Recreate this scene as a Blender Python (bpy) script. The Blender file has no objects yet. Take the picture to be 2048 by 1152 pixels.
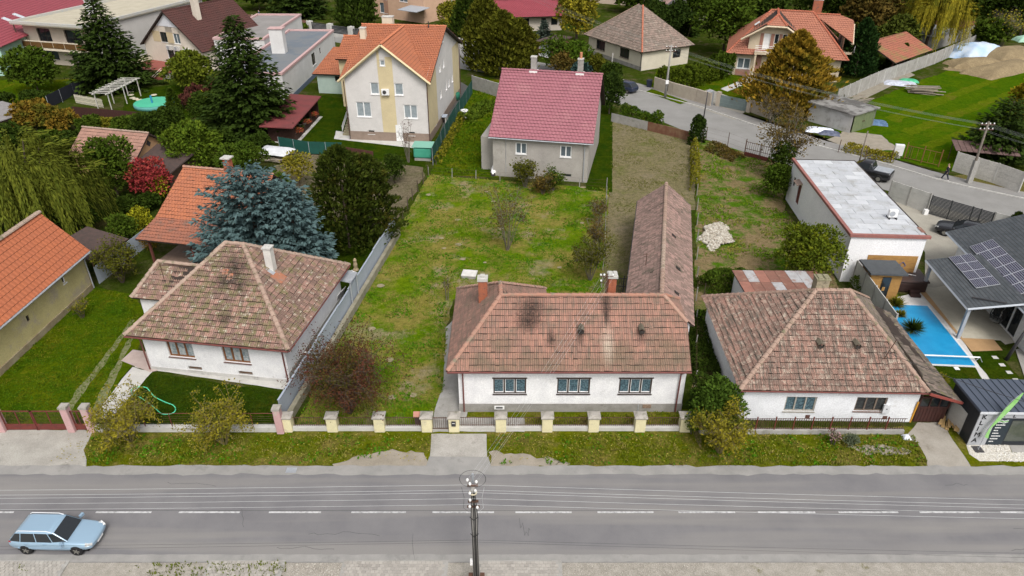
import bpy, bmesh, math, random
import numpy as np
from mathutils import Vector, Matrix, noise as mnoise

scene = bpy.context.scene
# ------------------------------------------------------------------ camera, sky, sun, exposure
CAM_H, PITCH, FOC = 28.0, math.radians(31.0), 1420.0 / 2048.0
cd = bpy.data.cameras.new('camera'); cam = bpy.data.objects.new('camera', cd)
scene.collection.objects.link(cam)
cam.location = (0, 0, CAM_H); cam.rotation_euler = (math.radians(90) - PITCH, 0, 0)
cd.sensor_width = 36.0; cd.lens = 36.0 * FOC; cd.clip_end = 2000
scene.camera = cam

SUN_EL, SUN_AZ = math.radians(52), math.radians(160)      # azimuth clockwise from +Y
world = bpy.data.worlds.new('World'); scene.world = world; world.use_nodes = True
wn = world.node_tree; bg = wn.nodes['Background']
sky = wn.nodes.new('ShaderNodeTexSky'); sky.sky_type = 'NISHITA'; sky.sun_disc = False
sky.sun_elevation = SUN_EL; sky.sun_rotation = SUN_AZ; sky.dust_density = 6.0; sky.air_density = 1.0; sky.ozone_density = 1.0
hs = wn.nodes.new('ShaderNodeHueSaturation'); hs.inputs['Saturation'].default_value = 0.22     # cloud veil: greyed sky
wn.links.new(sky.outputs[0], hs.inputs['Color']); wn.links.new(hs.outputs[0], bg.inputs['Color'])
bg.inputs['Strength'].default_value = 0.145
sd = bpy.data.lights.new('sun', 'SUN'); sun = bpy.data.objects.new('sun', sd); scene.collection.objects.link(sun)
sd.energy = 1.15; sd.angle = math.radians(16); sd.color = (1.0, 0.95, 0.88)
sdir = Vector((math.sin(SUN_AZ) * math.cos(SUN_EL), math.cos(SUN_AZ) * math.cos(SUN_EL), math.sin(SUN_EL)))
sun.rotation_euler = sdir.to_track_quat('Z', 'Y').to_euler(); sun.location = (0, 0, 60)
scene.view_settings.view_transform = 'Standard'; scene.view_settings.look = 'None'
scene.view_settings.exposure = 0.36; scene.view_settings.gamma = 1.0

R = math.radians
rnd = random.Random(7)
rng = np.random.default_rng(11)
C = scene.collection
_c, _s = math.cos(PITCH), math.sin(PITCH)

def at(px, py, z=0.0):
    """surveyed place: where the sight line through a photo point meets the level z"""
    u, v = (px - 1024) / 1420.0, (py - 576) / 1420.0
    dz = -_s - v * _c
    t = (z - CAM_H) / dz
    return Vector((u * t, (_c - v * _s) * t, z))
def hz(py, y):
    """height at distance y on the sight line of row py"""
    v = (py - 576) / 1420.0
    return CAM_H + (-_s - v * _c) * y / (_c - v * _s)

# ------------------------------------------------------------------ object helpers
def link(o, parent=None):
    C.objects.link(o)
    if parent is not None: o.parent = parent
    return o
def tag(o, label=None, cat=None, group=None, kind=None):
    if label: o['label'] = label
    if cat: o['category'] = cat
    if group: o['group'] = group
    if kind: o['kind'] = kind
    return o
def thing(name, label, cat, loc=(0, 0, 0), rz=0.0, group=None):
    o = bpy.data.objects.new(name, None); C.objects.link(o); o.empty_display_size = .3
    o.location = (loc[0], loc[1], loc[2] if len(loc) > 2 else 0.0); o.rotation_euler = (0, 0, rz)
    return tag(o, label, cat, group)
def root_of(o):
    while o.parent is not None: o = o.parent
    return o
def inv_of(o):
    r = root_of(o)
    return Matrix.Rotation(-r.rotation_euler[2], 4, 'Z') @ Matrix.Translation(-Vector(r.location))
def dup(root, loc, rz=None, label=None, group=None, scale=None):
    def cp(o, p):
        c = o.copy(); C.objects.link(c); c.parent = p
        for ch in [x for x in o.children]: cp(ch, c)
        return c
    r = cp(root, None); r.location = (loc[0], loc[1], loc[2] if len(loc) > 2 else 0)
    if rz is not None: r.rotation_euler = (0, 0, rz)
    if label: r['label'] = label
    if group: r['group'] = group
    if scale: r.scale = (scale,) * 3 if not isinstance(scale, tuple) else scale
    return r

class MB:
    def __init__(s): s.v = []; s.f = []; s.uv = None
    def add(s, vs, fs):
        n = len(s.v); s.v += [tuple(p) for p in vs]; s.f += [tuple(i + n for i in f) for f in fs]; return s
    def box(s, x0, x1, y0, y1, z0, z1):
        return s.add([(x0,y0,z0),(x1,y0,z0),(x1,y1,z0),(x0,y1,z0),(x0,y0,z1),(x1,y0,z1),(x1,y1,z1),(x0,y1,z1)],
                     [(0,3,2,1),(4,5,6,7),(0,1,5,4),(1,2,6,5),(2,3,7,6),(3,0,4,7)])
    def obox(s, c, size, rz=0.0, tilt=0.0, axis='X'):
        m = Matrix.Translation(Vector(c)) @ Matrix.Rotation(rz, 4, 'Z') @ Matrix.Rotation(tilt, 4, axis)
        a, b, d = size[0]/2, size[1]/2, size[2]/2
        vs = [m @ Vector(p) for p in [(-a,-b,-d),(a,-b,-d),(a,b,-d),(-a,b,-d),(-a,-b,d),(a,-b,d),(a,b,d),(-a,b,d)]]
        return s.add(vs, [(0,3,2,1),(4,5,6,7),(0,1,5,4),(1,2,6,5),(2,3,7,6),(3,0,4,7)])
    def poly(s, pts): return s.add(pts, [tuple(range(len(pts)))])
    def prism(s, pts, z0, z1):
        n = len(pts); a = [(p[0], p[1], z0) for p in pts]; b = [(p[0], p[1], z1) for p in pts]
        return s.add(a + b, [tuple(range(n - 1, -1, -1)), tuple(range(n, 2*n))] + [(i, (i+1) % n, n + (i+1) % n, n + i) for i in range(n)])
    def slab(s, pts, t):
        """polygon with thickness t below it, along its own normal"""
        P = [Vector(p) for p in pts]; nn = (P[1]-P[0]).cross(P[-1]-P[0]).normalized()
        if nn.z < 0: nn = -nn
        n = len(P); Q = [p - nn * t for p in P]
        return s.add(P + Q, [tuple(range(n)), tuple(range(2*n-1, n-1, -1))] + [(i, n+i, n+(i+1) % n, (i+1) % n) for i in range(n)])
    def tube(s, pts, r, n=6, r2=None, cap=True):
        P = [Vector(p) for p in pts]; r2 = r if r2 is None else r2; k = len(P); vs = []
        for i, p in enumerate(P):
            d = (P[min(i+1, k-1)] - P[max(i-1, 0)]).normalized()
            a = d.cross(Vector((0, 0, 1)) if abs(d.z) < .9 else Vector((1, 0, 0))).normalized(); b = d.cross(a)
            rr = r + (r2 - r) * i / max(k-1, 1)
            vs += [p + a * rr * math.cos(6.28319*j/n) + b * rr * math.sin(6.28319*j/n) for j in range(n)]
        fs = [(i*n+j, i*n+(j+1) % n, (i+1)*n+(j+1) % n, (i+1)*n+j) for i in range(k-1) for j in range(n)]
        if cap: fs += [tuple(range(n-1, -1, -1)), tuple(range((k-1)*n, k*n))]
        return s.add(vs, fs)
    def lathe(s, prof, c=(0, 0, 0), n=12):
        vs = [(c[0]+r*math.cos(6.28319*j/n), c[1]+r*math.sin(6.28319*j/n), c[2]+z) for r, z in prof for j in range(n)]
        k = len(prof)
        fs = [(i*n+j, i*n+(j+1) % n, (i+1)*n+(j+1) % n, (i+1)*n+j) for i in range(k-1) for j in range(n)]
        fs += [tuple(range(n-1, -1, -1)), tuple(range((k-1)*n, k*n))]
        return s.add(vs, fs)
    def build(s, name, mat, parent=None, world=False, smooth=False, loc=None):
        me = bpy.data.meshes.new(name)
        vs = s.v
        if world and parent is not None:
            m = inv_of(parent); vs = [m @ Vector(p) for p in vs]
        me.from_pydata([tuple(p) for p in vs], [], s.f)
        if mat: me.materials.append(mat)
        if smooth:
            for p in me.polygons: p.use_smooth = True
        o = bpy.data.objects.new(name, me); link(o, parent)
        if loc is not None: o.location = loc
        return o
def beveled(o, w=.02, seg=1):
    m = o.modifiers.new('bevel', 'BEVEL'); m.width = w; m.segments = seg; m.limit_method = 'ANGLE'; return o
def single(name, mb, mat, label, cat, group=None, base=None, smooth=False):
    """a thing that is one mesh, its origin at the base"""
    if base is None:
        xs = [p[0] for p in mb.v]; ys = [p[1] for p in mb.v]; zs = [p[2] for p in mb.v]
        base = ((min(xs)+max(xs))/2, (min(ys)+max(ys))/2, min(zs))
    mb.v = [(p[0]-base[0], p[1]-base[1], p[2]-base[2]) for p in mb.v]
    o = mb.build(name, mat, smooth=smooth); o.location = base
    return tag(o, label, cat, group)
def struct(name, mb, mat):
    o = mb.build(name, mat); o['kind'] = 'structure'; return o

# ------------------------------------------------------------------ materials
def _n(nt, t, **kw):
    n = nt.nodes.new(t)
    for k, v in kw.items():
        if k.startswith('i_'): n.inputs[k[2:].replace('_', ' ')].default_value = v
        else: setattr(n, k, v)
    return n
def c4(c): return (c[0], c[1], c[2], 1.0)
def _noise(nt, pos, scale, detail=4.0, rough=.6, sx=None):
    n = _n(nt, 'ShaderNodeTexNoise'); n.inputs['Scale'].default_value = scale
    n.inputs['Detail'].default_value = detail; n.inputs['Roughness'].default_value = rough
    if sx:
        mp = _n(nt, 'ShaderNodeMapping'); mp.inputs['Scale'].default_value = sx
        nt.links.new(pos, mp.inputs['Vector']); pos = mp.outputs[0]
    nt.links.new(pos, n.inputs['Vector']); return n.outputs['Fac']
def _ramp(nt, fac, a, b):
    r = _n(nt, 'ShaderNodeMapRange'); r.inputs['From Min'].default_value = a; r.inputs['From Max'].default_value = b
    r.clamp = True; nt.links.new(fac, r.inputs['Value']); return r.outputs[0]
def _mix(nt, fac, c1, c2, mode='MIX'):
    m = _n(nt, 'ShaderNodeMix', data_type='RGBA', blend_type=mode)
    if isinstance(fac, float): m.inputs['Factor'].default_value = fac
    else: nt.links.new(fac, m.inputs['Factor'])
    for k, c in (('A', c1), ('B', c2)):
        sk = [i for i in m.inputs if i.name == k and i.type == 'RGBA'][0]
        if isinstance(c, tuple): sk.default_value = c4(c)
        else: nt.links.new(c, sk)
    return [o for o in m.outputs if o.type == 'RGBA'][0]
_M = {}
def mat(name, col, col2=None, sc=3.0, lo=.35, hi=.65, blot=None, bsc=.8, blo=.55, bhi=.65, rough=.85, bump=0.0, bs=30.0,
        metal=0.0, spec=.3, tint=None, streak=None, stsc=(8, 8, .6), stlo=.55, sthi=.75, fine=.15, coat=0.0, spots=None, spotc=(.016,.013,.011)):
    """procedural material: two colours mixed by noise, optional blotches, streaks, per-piece tint and fine grain"""
    if name in _M: return _M[name]
    m = bpy.data.materials.new(name); m.use_nodes = True; nt = m.node_tree; b = nt.nodes['Principled BSDF']
    pos = _n(nt, 'ShaderNodeNewGeometry').outputs['Position']
    c = col
    if col2: c = _mix(nt, _ramp(nt, _noise(nt, pos, sc), lo, hi), col, col2)
    if tint:
        a = _n(nt, 'ShaderNodeAttribute', attribute_name='tint'); c = _mix(nt, _ramp(nt, a.outputs['Fac'], 0, 1), c, tint)
    if blot: c = _mix(nt, _ramp(nt, _noise(nt, pos, bsc, 6.0, .7), blo, bhi), c, blot)
    if streak: c = _mix(nt, _ramp(nt, _noise(nt, pos, 1.0, 3.0, .6, stsc), stlo, sthi), c, streak)
    for (sx, sy, sz, r1, r2, *sc_) in (spots or ()):        # stains with a shape of their own: place, half width across and down the slope
        mp = _n(nt, 'ShaderNodeMapping', vector_type='POINT'); mp.inputs['Location'].default_value = (-sx/r1, -sy/r2, -sz/r2); mp.inputs['Scale'].default_value = (1/r1, 1/r2, 1/r2)
        nt.links.new(pos, mp.inputs['Vector']); ln = _n(nt, 'ShaderNodeVectorMath', operation='LENGTH'); nt.links.new(mp.outputs[0], ln.inputs[0])
        ad = _n(nt, 'ShaderNodeMath', operation='MULTIPLY_ADD'); nt.links.new(_noise(nt, pos, 9.0, 5.0, .8), ad.inputs[0]); ad.inputs[1].default_value = -2.6; nt.links.new(ln.outputs['Value'], ad.inputs[2])
        c = _mix(nt, _ramp(nt, ad.outputs[0], .1, -1.5), c, sc_[0] if sc_ else spotc)
    if fine:
        f = _ramp(nt, _noise(nt, pos, bs, 3.0, .7), .3, .7)
        g = _n(nt, 'ShaderNodeMapRange'); g.inputs['To Min'].default_value = 1 - fine; g.inputs['To Max'].default_value = 1 + fine
        nt.links.new(f, g.inputs['Value'])
        v = _n(nt, 'ShaderNodeVectorMath', operation='SCALE')
        if isinstance(c, tuple): v.inputs[0].default_value = c
        else: nt.links.new(c, v.inputs[0])
        nt.links.new(g.outputs[0], v.inputs['Scale']); c = v.outputs[0]
    if isinstance(c, tuple): b.inputs['Base Color'].default_value = c4(c)
    else: nt.links.new(c, b.inputs['Base Color'])
    b.inputs['Roughness'].default_value = rough; b.inputs['Metallic'].default_value = metal
    b.inputs['Specular IOR Level'].default_value = spec; b.inputs['Coat Weight'].default_value = coat
    if bump:
        bp = _n(nt, 'ShaderNodeBump'); bp.inputs['Strength'].default_value = bump; bp.inputs['Distance'].default_value = .03
        nt.links.new(_noise(nt, pos, bs, 4.0, .7), bp.inputs['Height']); nt.links.new(bp.outputs[0], b.inputs['Normal'])
    _M[name] = m
    return m
def lawn(name, g1, g2, dry, dirt, s1=.9, dry_lo=.5, dry_hi=.62, dirt_lo=.6, dirt_hi=.68, s2=.25, stripes=None):
    if name in _M: return _M[name]
    m = bpy.data.materials.new(name); m.use_nodes = True; nt = m.node_tree; b = nt.nodes['Principled BSDF']
    pos = _n(nt, 'ShaderNodeNewGeometry').outputs['Position']
    c = _mix(nt, _ramp(nt, _noise(nt, pos, s1, 6.0, .7), .35, .65), g1, g2)
    c = _mix(nt, _ramp(nt, _noise(nt, pos, s1 * .45 + .07, 6.0, .75), dry_lo, dry_hi), c, dry)
    c = _mix(nt, _ramp(nt, _noise(nt, pos, s2, 8.0, .72), dirt_lo, dirt_hi), c, dirt)
    if stripes:
        c = _mix(nt, _ramp(nt, _noise(nt, pos, 1.0, 3.0, .6, stripes[0]), .45, .6), c, stripes[1])
    f = _ramp(nt, _noise(nt, pos, 9.0, 4.0, .75), .25, .75); c = _mix(nt, _ramp(nt, _noise(nt, pos, 2.2, 6.0, .8), .42, .62), c, _mix(nt, 1.0, c, (.62, .66, .6), 'MULTIPLY'))
    g = _n(nt, 'ShaderNodeMapRange'); g.inputs['To Min'].default_value = .55; g.inputs['To Max'].default_value = 1.45
    nt.links.new(f, g.inputs['Value'])
    v = _n(nt, 'ShaderNodeVectorMath', operation='SCALE'); nt.links.new(c, v.inputs[0]); nt.links.new(g.outputs[0], v.inputs['Scale'])
    nt.links.new(v.outputs[0], b.inputs['Base Color']); b.inputs['Roughness'].default_value = 1.0; b.inputs['Specular IOR Level'].default_value = .0
    bp = _n(nt, 'ShaderNodeBump'); bp.inputs['Strength'].default_value = .8; bp.inputs['Distance'].default_value = .08
    nt.links.new(_noise(nt, pos, 14.0, 4.0, .7), bp.inputs['Height']); nt.links.new(bp.outputs[0], b.inputs['Normal'])
    _M[name] = m; return m
def leafm(name, c1, c2, c3=None, sc=.6, lo=.5, hi=.65, k=(.80, .92, .45)):
    """foliage: two leaf colours by each leaf's own tint, a third in large clumps"""
    if name in _M: return _M[name]
    m = bpy.data.materials.new(name); m.use_nodes = True; nt = m.node_tree; b = nt.nodes['Principled BSDF']
    c1, c2, c3 = [(q[0]*k[0], q[1]*k[1], q[2]*k[2]) if q and q[1] > q[0]*.6 and q[2] < q[1]*.5 else q for q in (c1, c2, c3)]
    a = _n(nt, 'ShaderNodeAttribute', attribute_name='tint')
    c = _mix(nt, _ramp(nt, a.outputs['Fac'], 0, 1), c1, c2)
    if c3:
        pos = _n(nt, 'ShaderNodeNewGeometry').outputs['Position']
        c = _mix(nt, _ramp(nt, _noise(nt, pos, sc, 5.0, .7), lo, hi), c, c3)
    nt.links.new(c, b.inputs['Base Color']); b.inputs['Roughness'].default_value = .8; b.inputs['Specular IOR Level'].default_value = .05
    _M[name] = m; return m
def glassm(name, col, rough=.08):
    return mat(name, col, rough=rough, spec=.6, fine=0.0)

WHITE = mat('white_plaster', (.74,.74,.74), (.64,.64,.65), sc=1.2, blot=(.50,.50,.50), bsc=.5, blo=.6, bhi=.75, bump=.25, bs=18)
GREY_PL = mat('grey_plinth_render', (.30,.29,.27), (.22,.21,.19), sc=1.5, bump=.3, blot=(.13,.12,.10), bsc=.7, blo=.6, bhi=.72)
CONC = mat('old_concrete', (.34,.33,.31), (.27,.26,.24), sc=1.4, blot=(.20,.19,.17), bsc=.8, blo=.58, bhi=.7, bump=.2)
CONC_L = mat('pale_concrete', (.50,.49,.46), (.42,.41,.385), sc=1.2, blot=(.33,.32,.29), bsc=.6, blo=.6, bhi=.72, bump=.15)
BROWNP = mat('red_brown_paint', (.16,.035,.028), (.11,.03,.025), sc=4, rough=.6, blot=(.09,.045,.03), bsc=2.0, blo=.6, bhi=.7)
RUST = mat('rusty_iron', (.11,.055,.035), (.07,.04,.03), sc=6, rough=.8)
DARKM = mat('dark_metal', (.035,.035,.04), (.055,.05,.05), sc=4, rough=.55)
GALV = mat('galvanised_metal', (.42,.44,.47), (.33,.35,.38), sc=3, rough=.5, metal=.3)
WHITEP = mat('white_paint', (.78,.78,.77), (.70,.70,.70), sc=3, rough=.5)
BARK = mat('bark', (.10,.075,.055), (.06,.045,.035), sc=8, bump=.4)
BLACK = mat('black_rubber', (.012,.012,.013), rough=.8, fine=.1)
G_DARK = glassm('dark_glass', (.018,.022,.026))
G_BLUE = glassm('blue_grey_glass', (.10,.125,.145))
G_CURT = mat('curtained_glass', (.42,.44,.44), (.20,.25,.27), sc=5, lo=.4, hi=.6, rough=.12, spec=.5, fine=.1)
G_TEAL = mat('blue_curtained_glass', (.10,.17,.20), (.035,.06,.08), sc=9, lo=.4, hi=.6, rough=.1, spec=.6, fine=.1)

# ------------------------------------------------------------------ meshes from numpy
def npmesh(name, V, F, m, parent=None, tint=None, smooth=False):
    me = bpy.data.meshes.new(name); nv, nf = len(V), len(F); k = F.shape[1]
    me.vertices.add(nv); me.vertices.foreach_set('co', np.ascontiguousarray(V, dtype=np.float32).ravel())
    me.loops.add(nf * k); me.loops.foreach_set('vertex_index', np.ascontiguousarray(F, dtype=np.int32).ravel())
    me.polygons.add(nf); me.polygons.foreach_set('loop_start', np.arange(0, nf * k, k, dtype=np.int32))
    me.update(calc_edges=True)
    if tint is not None:
        a = me.attributes.new('tint', 'FLOAT', 'POINT'); a.data.foreach_set('value', np.ascontiguousarray(tint, dtype=np.float32))
    if m: me.materials.append(m)
    if smooth: me.polygons.foreach_set('use_smooth', np.ones(nf, dtype=bool))
    o = bpy.data.objects.new(name, me); link(o, parent); return o
def unit(a): return a / np.maximum(np.linalg.norm(a, axis=1, keepdims=True), 1e-6)
def leaves(P, D, N, L, W, tint=None):
    """diamond leaves: base P, direction D, blade normal N, length L, width W -> V, F, tint"""
    n = len(P); D = unit(D); S = unit(np.cross(D, N)); L = np.broadcast_to(L, (n,))[:, None]; W = np.broadcast_to(W, (n,))[:, None]
    Nn = np.cross(S, D)
    mid = P + D * L * .45 + Nn * W * .12
    V = np.stack([P, mid + S * W * .5, P + D * L, mid - S * W * .5], 1).reshape(-1, 3)
    F = np.arange(n * 4).reshape(n, 4)
    t = rng.random(n) if tint is None else tint
    return V, F, np.repeat(t, 4)
def rdir(n): return unit(rng.normal(size=(n, 3)))
# ------------------------------------------------------------------ vegetation
def joinleaf(parts):
    V = np.concatenate([p[0] for p in parts]); T = np.concatenate([p[2] for p in parts]); F = []; o = 0
    for p in parts: F.append(p[1] + o); o += len(p[0])
    return V, np.concatenate(F), T
def trunk_mb(h, r, limbs=(), lean=(0, 0)):
    mb = MB(); mb.tube([(0, 0, -.05), (lean[0]*.3, lean[1]*.3, h*.5), (lean[0], lean[1], h)], r, 7, r*.55)
    for c in limbs:
        a = Vector((lean[0], lean[1], h*.85)); b = Vector(c); m = (a+b)/2 + Vector((0, 0, -.1*(b-a).length))
        mb.tube([a, m, b], r*.45, 5, r*.12)
    return mb
def lobe_leaves(cs, rs, n, leaf, up=.25, flat=.85, wr=.6, zmin=.1, clump=.25, shell=.3):
    cs = np.array(cs, float); rs = np.array(rs, float)
    w = rs**2 / np.sum(rs**2); idx = rng.choice(len(cs), n, p=w)
    d = rdir(n); d[:, 2] = np.where(d[:, 2] < -.35, -d[:, 2], d[:, 2])
    rad = rs[idx] * (1 - shell * rng.random(n)**1.6)
    # light and dark clumps: the lobe's surface is uneven
    ph = np.sin(d[:, 0]*5 + idx*1.7) * np.sin(d[:, 1]*6 + idx*2.3) * np.sin(d[:, 2]*5 + idx)
    rad = rad * (1 + clump * ph)
    P = cs[idx] + d * rad[:, None] * np.array([1, 1, flat])
    D = unit(d + rdir(n)*.9 + np.array([0, 0, up])); N = unit(d*1.2 + rdir(n)*.6 + np.array([0, 0, .5]))
    k = P[:, 2] > zmin; P, D, N = P[k], D[k], N[k]; m = len(P)
    L = leaf * (.7 + .6*rng.random(m))
    return leaves(P, D, N, L, L*wr, np.clip(rng.random(m)*.75 + .25*(ph[k] > .1), 0, 1))
def broad(name, label, cat, x, y, h, rx, m, n=5000, leaf=.28, nl=12, th=None, group=None, ry=None, wr=.6, lr=.45, clump=.25, seed=0, bark=None, base=.12):
    """broadleaf tree or bush: trunk with limbs, crown of uneven leaf lobes"""
    r = random.Random(seed + int(x*7) + int(y*3)); ry = ry or rx; th = th if th is not None else h*.35
    root = thing(name, label, cat, (x, y, 0), r.random()*6.28 if ry == rx else 0, group)
    zc, rz = (h + h*base)/2, (h - h*base)/2; cs, rs = [], []
    R0 = min(rx, ry, rz) * lr * 1.25
    for i in range(nl):
        a = 6.28*i*.618 + r.random()*.5; q = -1 + 2*(i+.5)/nl; k = math.sqrt(max(0, 1-q*q)); g = .55 + .25*r.random()
        rr = R0*(.75 + .5*r.random())
        cs.append((math.cos(a)*k*(rx-rr*.6)*g*1.2, math.sin(a)*k*(ry-rr*.6)*g*1.2, max(rr*.6, zc + q*(rz-rr*.55)))); rs.append(rr)
    cs.append((0, 0, zc)); rs.append(min(rx, ry, rz)*.72)
    trunk_mb(max(th, .15), max(.04, h*.022), [cs[i] for i in range(0, nl, 2)]).build('trunk', bark or BARK, root)
    V, F, T = lobe_leaves(cs, rs, n, leaf, wr=wr, clump=clump)
    npmesh('crown', V, F, m, root, T)
    return root
def spruce(name, label, x, y, h, r, m, group=None, droop=.28, up=.2, spray=.42, dens=1.0, seed=0, pw=.85, base=.03, cat='conifer', wr=.55):
    g = np.random.default_rng(seed + int(abs(x)*10)); root = thing(name, label, cat, (x, y, 0), 0, group)
    trunk_mb(h*.96, h*.02).build('trunk', BARK, root)
    nw = int(h * 3.4); PP, DD, LL, TT = [], [], [], []
    for i in range(nw):
        t = i / nw; z = h*(base + (1-base)*t); rad0 = r*(1-t)**pw + .12
        nb = int(9 + 9*(1-t))
        for b in range(nb):
            az = 6.283*(b + g.random()*.8)/nb + i*1.3; rad = rad0*(.6 + .55*g.random()); k = max(4, int((4 + rad*6)*dens))
            s = (.2 + .8*np.linspace(0, 1, k)**.8) + g.normal(size=k)*.02
            ca, sa = math.cos(az), math.sin(az)
            px = ca*rad*s; py = sa*rad*s; pz = z - droop*rad*s + up*rad*s*s + g.normal(size=k)*.06
            side = np.where(np.arange(k) % 2 == 0, 1, -1)*(.4 + .4*g.random(k)); side[-1] = 0
            dx = ca*np.cos(side) - sa*np.sin(side); dy = sa*np.cos(side) + ca*np.sin(side)
            PP.append(np.stack([px, py, pz], 1)); DD.append(np.stack([dx, dy, -.15 + g.normal(size=k)*.25], 1))
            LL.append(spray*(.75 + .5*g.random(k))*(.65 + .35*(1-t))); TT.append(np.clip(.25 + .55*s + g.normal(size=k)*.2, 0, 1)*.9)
    P, D, L, T = np.concatenate(PP), np.concatenate(DD), np.concatenate(LL), np.concatenate(TT); n = len(P)
    k = P[:, 2] > .08; P, D, L, T = P[k], D[k], L[k], T[k]; n = len(P)
    N = unit(np.array([0, 0, 1.0]) + g.normal(size=(n, 3))*.35)
    V, F, T = leaves(P, D, N, L, L*wr, T)
    npmesh('crown', V, F, m, root, T); return root
def column(name, label, x, y, h, r, m, n=2500, leaf=.3, group=None, cat='conifer', prof=None, lump=.18, seed=0, wr=.5, tuft=.5):
    """thuja, cypress and yew: upright sprays on an uneven body"""
    g = np.random.default_rng(seed + int(abs(x)*10)); root = thing(name, label, cat, (x, y, 0), 0, group)
    trunk_mb(h*.8, max(.04, h*.015)).build('trunk', BARK, root)
    t = g.random(n)**.85; az = g.random(n)*6.283
    pf = prof or (lambda t: np.minimum(1, (t*6 + .35))*(1 - t**2.2)**.8)
    lum = 1 + lump*np.sin(az*3 + t*h*2.1 + seed)*np.sin(t*h*3.3 + az*2) + lump*.7*np.sin(az*7 + t*h*5)
    rr = r*pf(t)*lum*(1 - .28*g.random(n)**2)*(1 + .3*g.random(n)**9)
    P = np.stack([np.cos(az)*rr, np.sin(az)*rr, t*h*.97 + .03], 1)
    D = np.stack([np.cos(az)*.6, np.sin(az)*.6, np.full(n, tuft*1.6)], 1) + g.normal(size=(n, 3))*.35
    N = np.stack([np.cos(az), np.sin(az), np.full(n, .4)], 1) + g.normal(size=(n, 3))*.4
    L = leaf*(.7 + .6*g.random(n))
    V, F, T = leaves(P, D, unit(N), L, L*wr, np.clip(g.random(n)*.7 + (lum > 1.05)*.3, 0, 1))
    npmesh('crown', V, F, m, root, T); return root
def willow(name, label, x, y, h, r, m, group=None, nt=70, seed=0, hang=.6):
    g = np.random.default_rng(seed); root = thing(name, label, 'tree', (x, y, 0), 0, group)
    tops = []; PP, DD, LL = [], [], []
    for i in range(nt):
        az = 6.283*((i*.618) % 1) + g.normal()*.15; R1 = r*(.3 + .7*((i + .5)/nt)**.55)*(.88 + .24*g.random())
        z0 = h*(.55 + .25*g.random()); z1 = h*(1.03 - .45*(R1/r)**2)*(.9 + .16*g.random())
        s = np.linspace(.15, 1, 12); ax = np.cos(az)*R1*s; ay = np.sin(az)*R1*s
        azz = z0 + (z1 - z0)*np.sin(s*1.75)
        if i % 6 == 0: tops.append((ax[5], ay[5], azz[5]))
        ns = int(26 + 16*R1/r)
        for j in range(ns):
            q = .15 + .85*g.random()**.7; a = np.interp(q, s, ax) + g.normal()*.16; b = np.interp(q, s, ay) + g.normal()*.16; c = np.interp(q, s, azz) + g.normal()*.06
            ln = h*hang*(.35 + .5*g.random())*(.35 + .65*q); ln = min(ln, c - .3)
            k = max(3, int(ln/.3)); tt = np.linspace(0, 1, k)
            PP.append(np.stack([a + np.cos(az)*.35*np.sqrt(tt)*q + g.normal(size=k)*.03, b + np.sin(az)*.35*np.sqrt(tt)*q + g.normal(size=k)*.03, c - ln*tt], 1))
            d = np.stack([np.full(k, np.cos(az)*.25), np.full(k, np.sin(az)*.25), np.full(k, -1.0)], 1) + g.normal(size=(k, 3))*.2
            d[0] = (math.cos(az), math.sin(az), .05); DD.append(d); LL.append(np.full(k, .46)*(.8 + .5*g.random(k)))
    P, D, L = np.concatenate(PP), np.concatenate(DD), np.concatenate(LL); n = len(P)
    trunk_mb(h*.5, h*.035, tops).build('trunk', BARK, root)
    V, F, T = leaves(P, D, unit(np.stack([P[:, 0], P[:, 1], np.full(n, 1.0)], 1) + g.normal(size=(n, 3))*.5), L, L*.24)
    npmesh('crown', V, F, m, root, T); return root
def twiggy(name, label, cat, x, y, h, r, m, nleaf=500, leaf=.14, stems=9, group=None, seed=0, bark=None, bushy=.8, drop=0.0, lw=.6, rr0=.028):
    """open bush or bare tree: forking stems, fine twigs, few leaves"""
    g = random.Random(seed + int(abs(x)*10)); root = thing(name, label, cat, (x, y, 0), 0, group); mb = MB(); tips = []
    for i in range(stems):
        az = 6.283*(i + g.random()*.7)/stems; rr = r*(.35 + .5*g.random()); hh = h*(.55 + .4*g.random())
        p0 = Vector((math.cos(az)*.1, math.sin(az)*.1, 0)); p2 = Vector((math.cos(az)*rr, math.sin(az)*rr, hh)); p1 = p0.lerp(p2, .5) + Vector((0, 0, h*.12))
        mb.tube([p0, p1, p2], rr0, 4, rr0*.4, cap=False)
        for j in range(9):
            q = .35 + .65*g.random(); b = p0.lerp(p1, q*2) if q < .5 else p1.lerp(p2, q*2-1)
            d = Vector((g.gauss(0, 1), g.gauss(0, 1), g.gauss(.5, .6))).normalized()*r*(.25 + .35*g.random())
            e = b + d; e.z = max(.1, e.z - drop); mb.tube([b, b + d*.5 + Vector((0, 0, .05)), e], .012, 3, .006, cap=False); tips.append((b, e))
            for k in range(3):
                f = b.lerp(e, .4 + .6*g.random()); d2 = Vector((g.gauss(0, 1), g.gauss(0, 1), g.gauss(.2, .7))).normalized()*r*.22
                e2 = f + d2; e2.z = max(.06, e2.z - drop); mb.tube([f, e2], .008, 3, .005, cap=False); tips.append((f, e2))
    mb.build('stem', bark or BARK, root)
    if nleaf:
        idx = rng.integers(0, len(tips), nleaf); A = np.array([tuple(a) for a, b in tips]); B = np.array([tuple(b) for a, b in tips])
        q = rng.random(nleaf)[:, None]; P = A[idx] + (B[idx]-A[idx])*(.3 + .8*q) + rng.normal(size=(nleaf, 3))*leaf*bushy
        P[:, 2] = np.maximum(P[:, 2], .05); L = leaf*(.7 + .7*rng.random(nleaf))
        V, F, T = leaves(P, rdir(nleaf) + np.array([0, 0, .2]), rdir(nleaf) + np.array([0, 0, .8]), L, L*lw)
        npmesh('crown', V, F, m, root, T)
    return root
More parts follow.
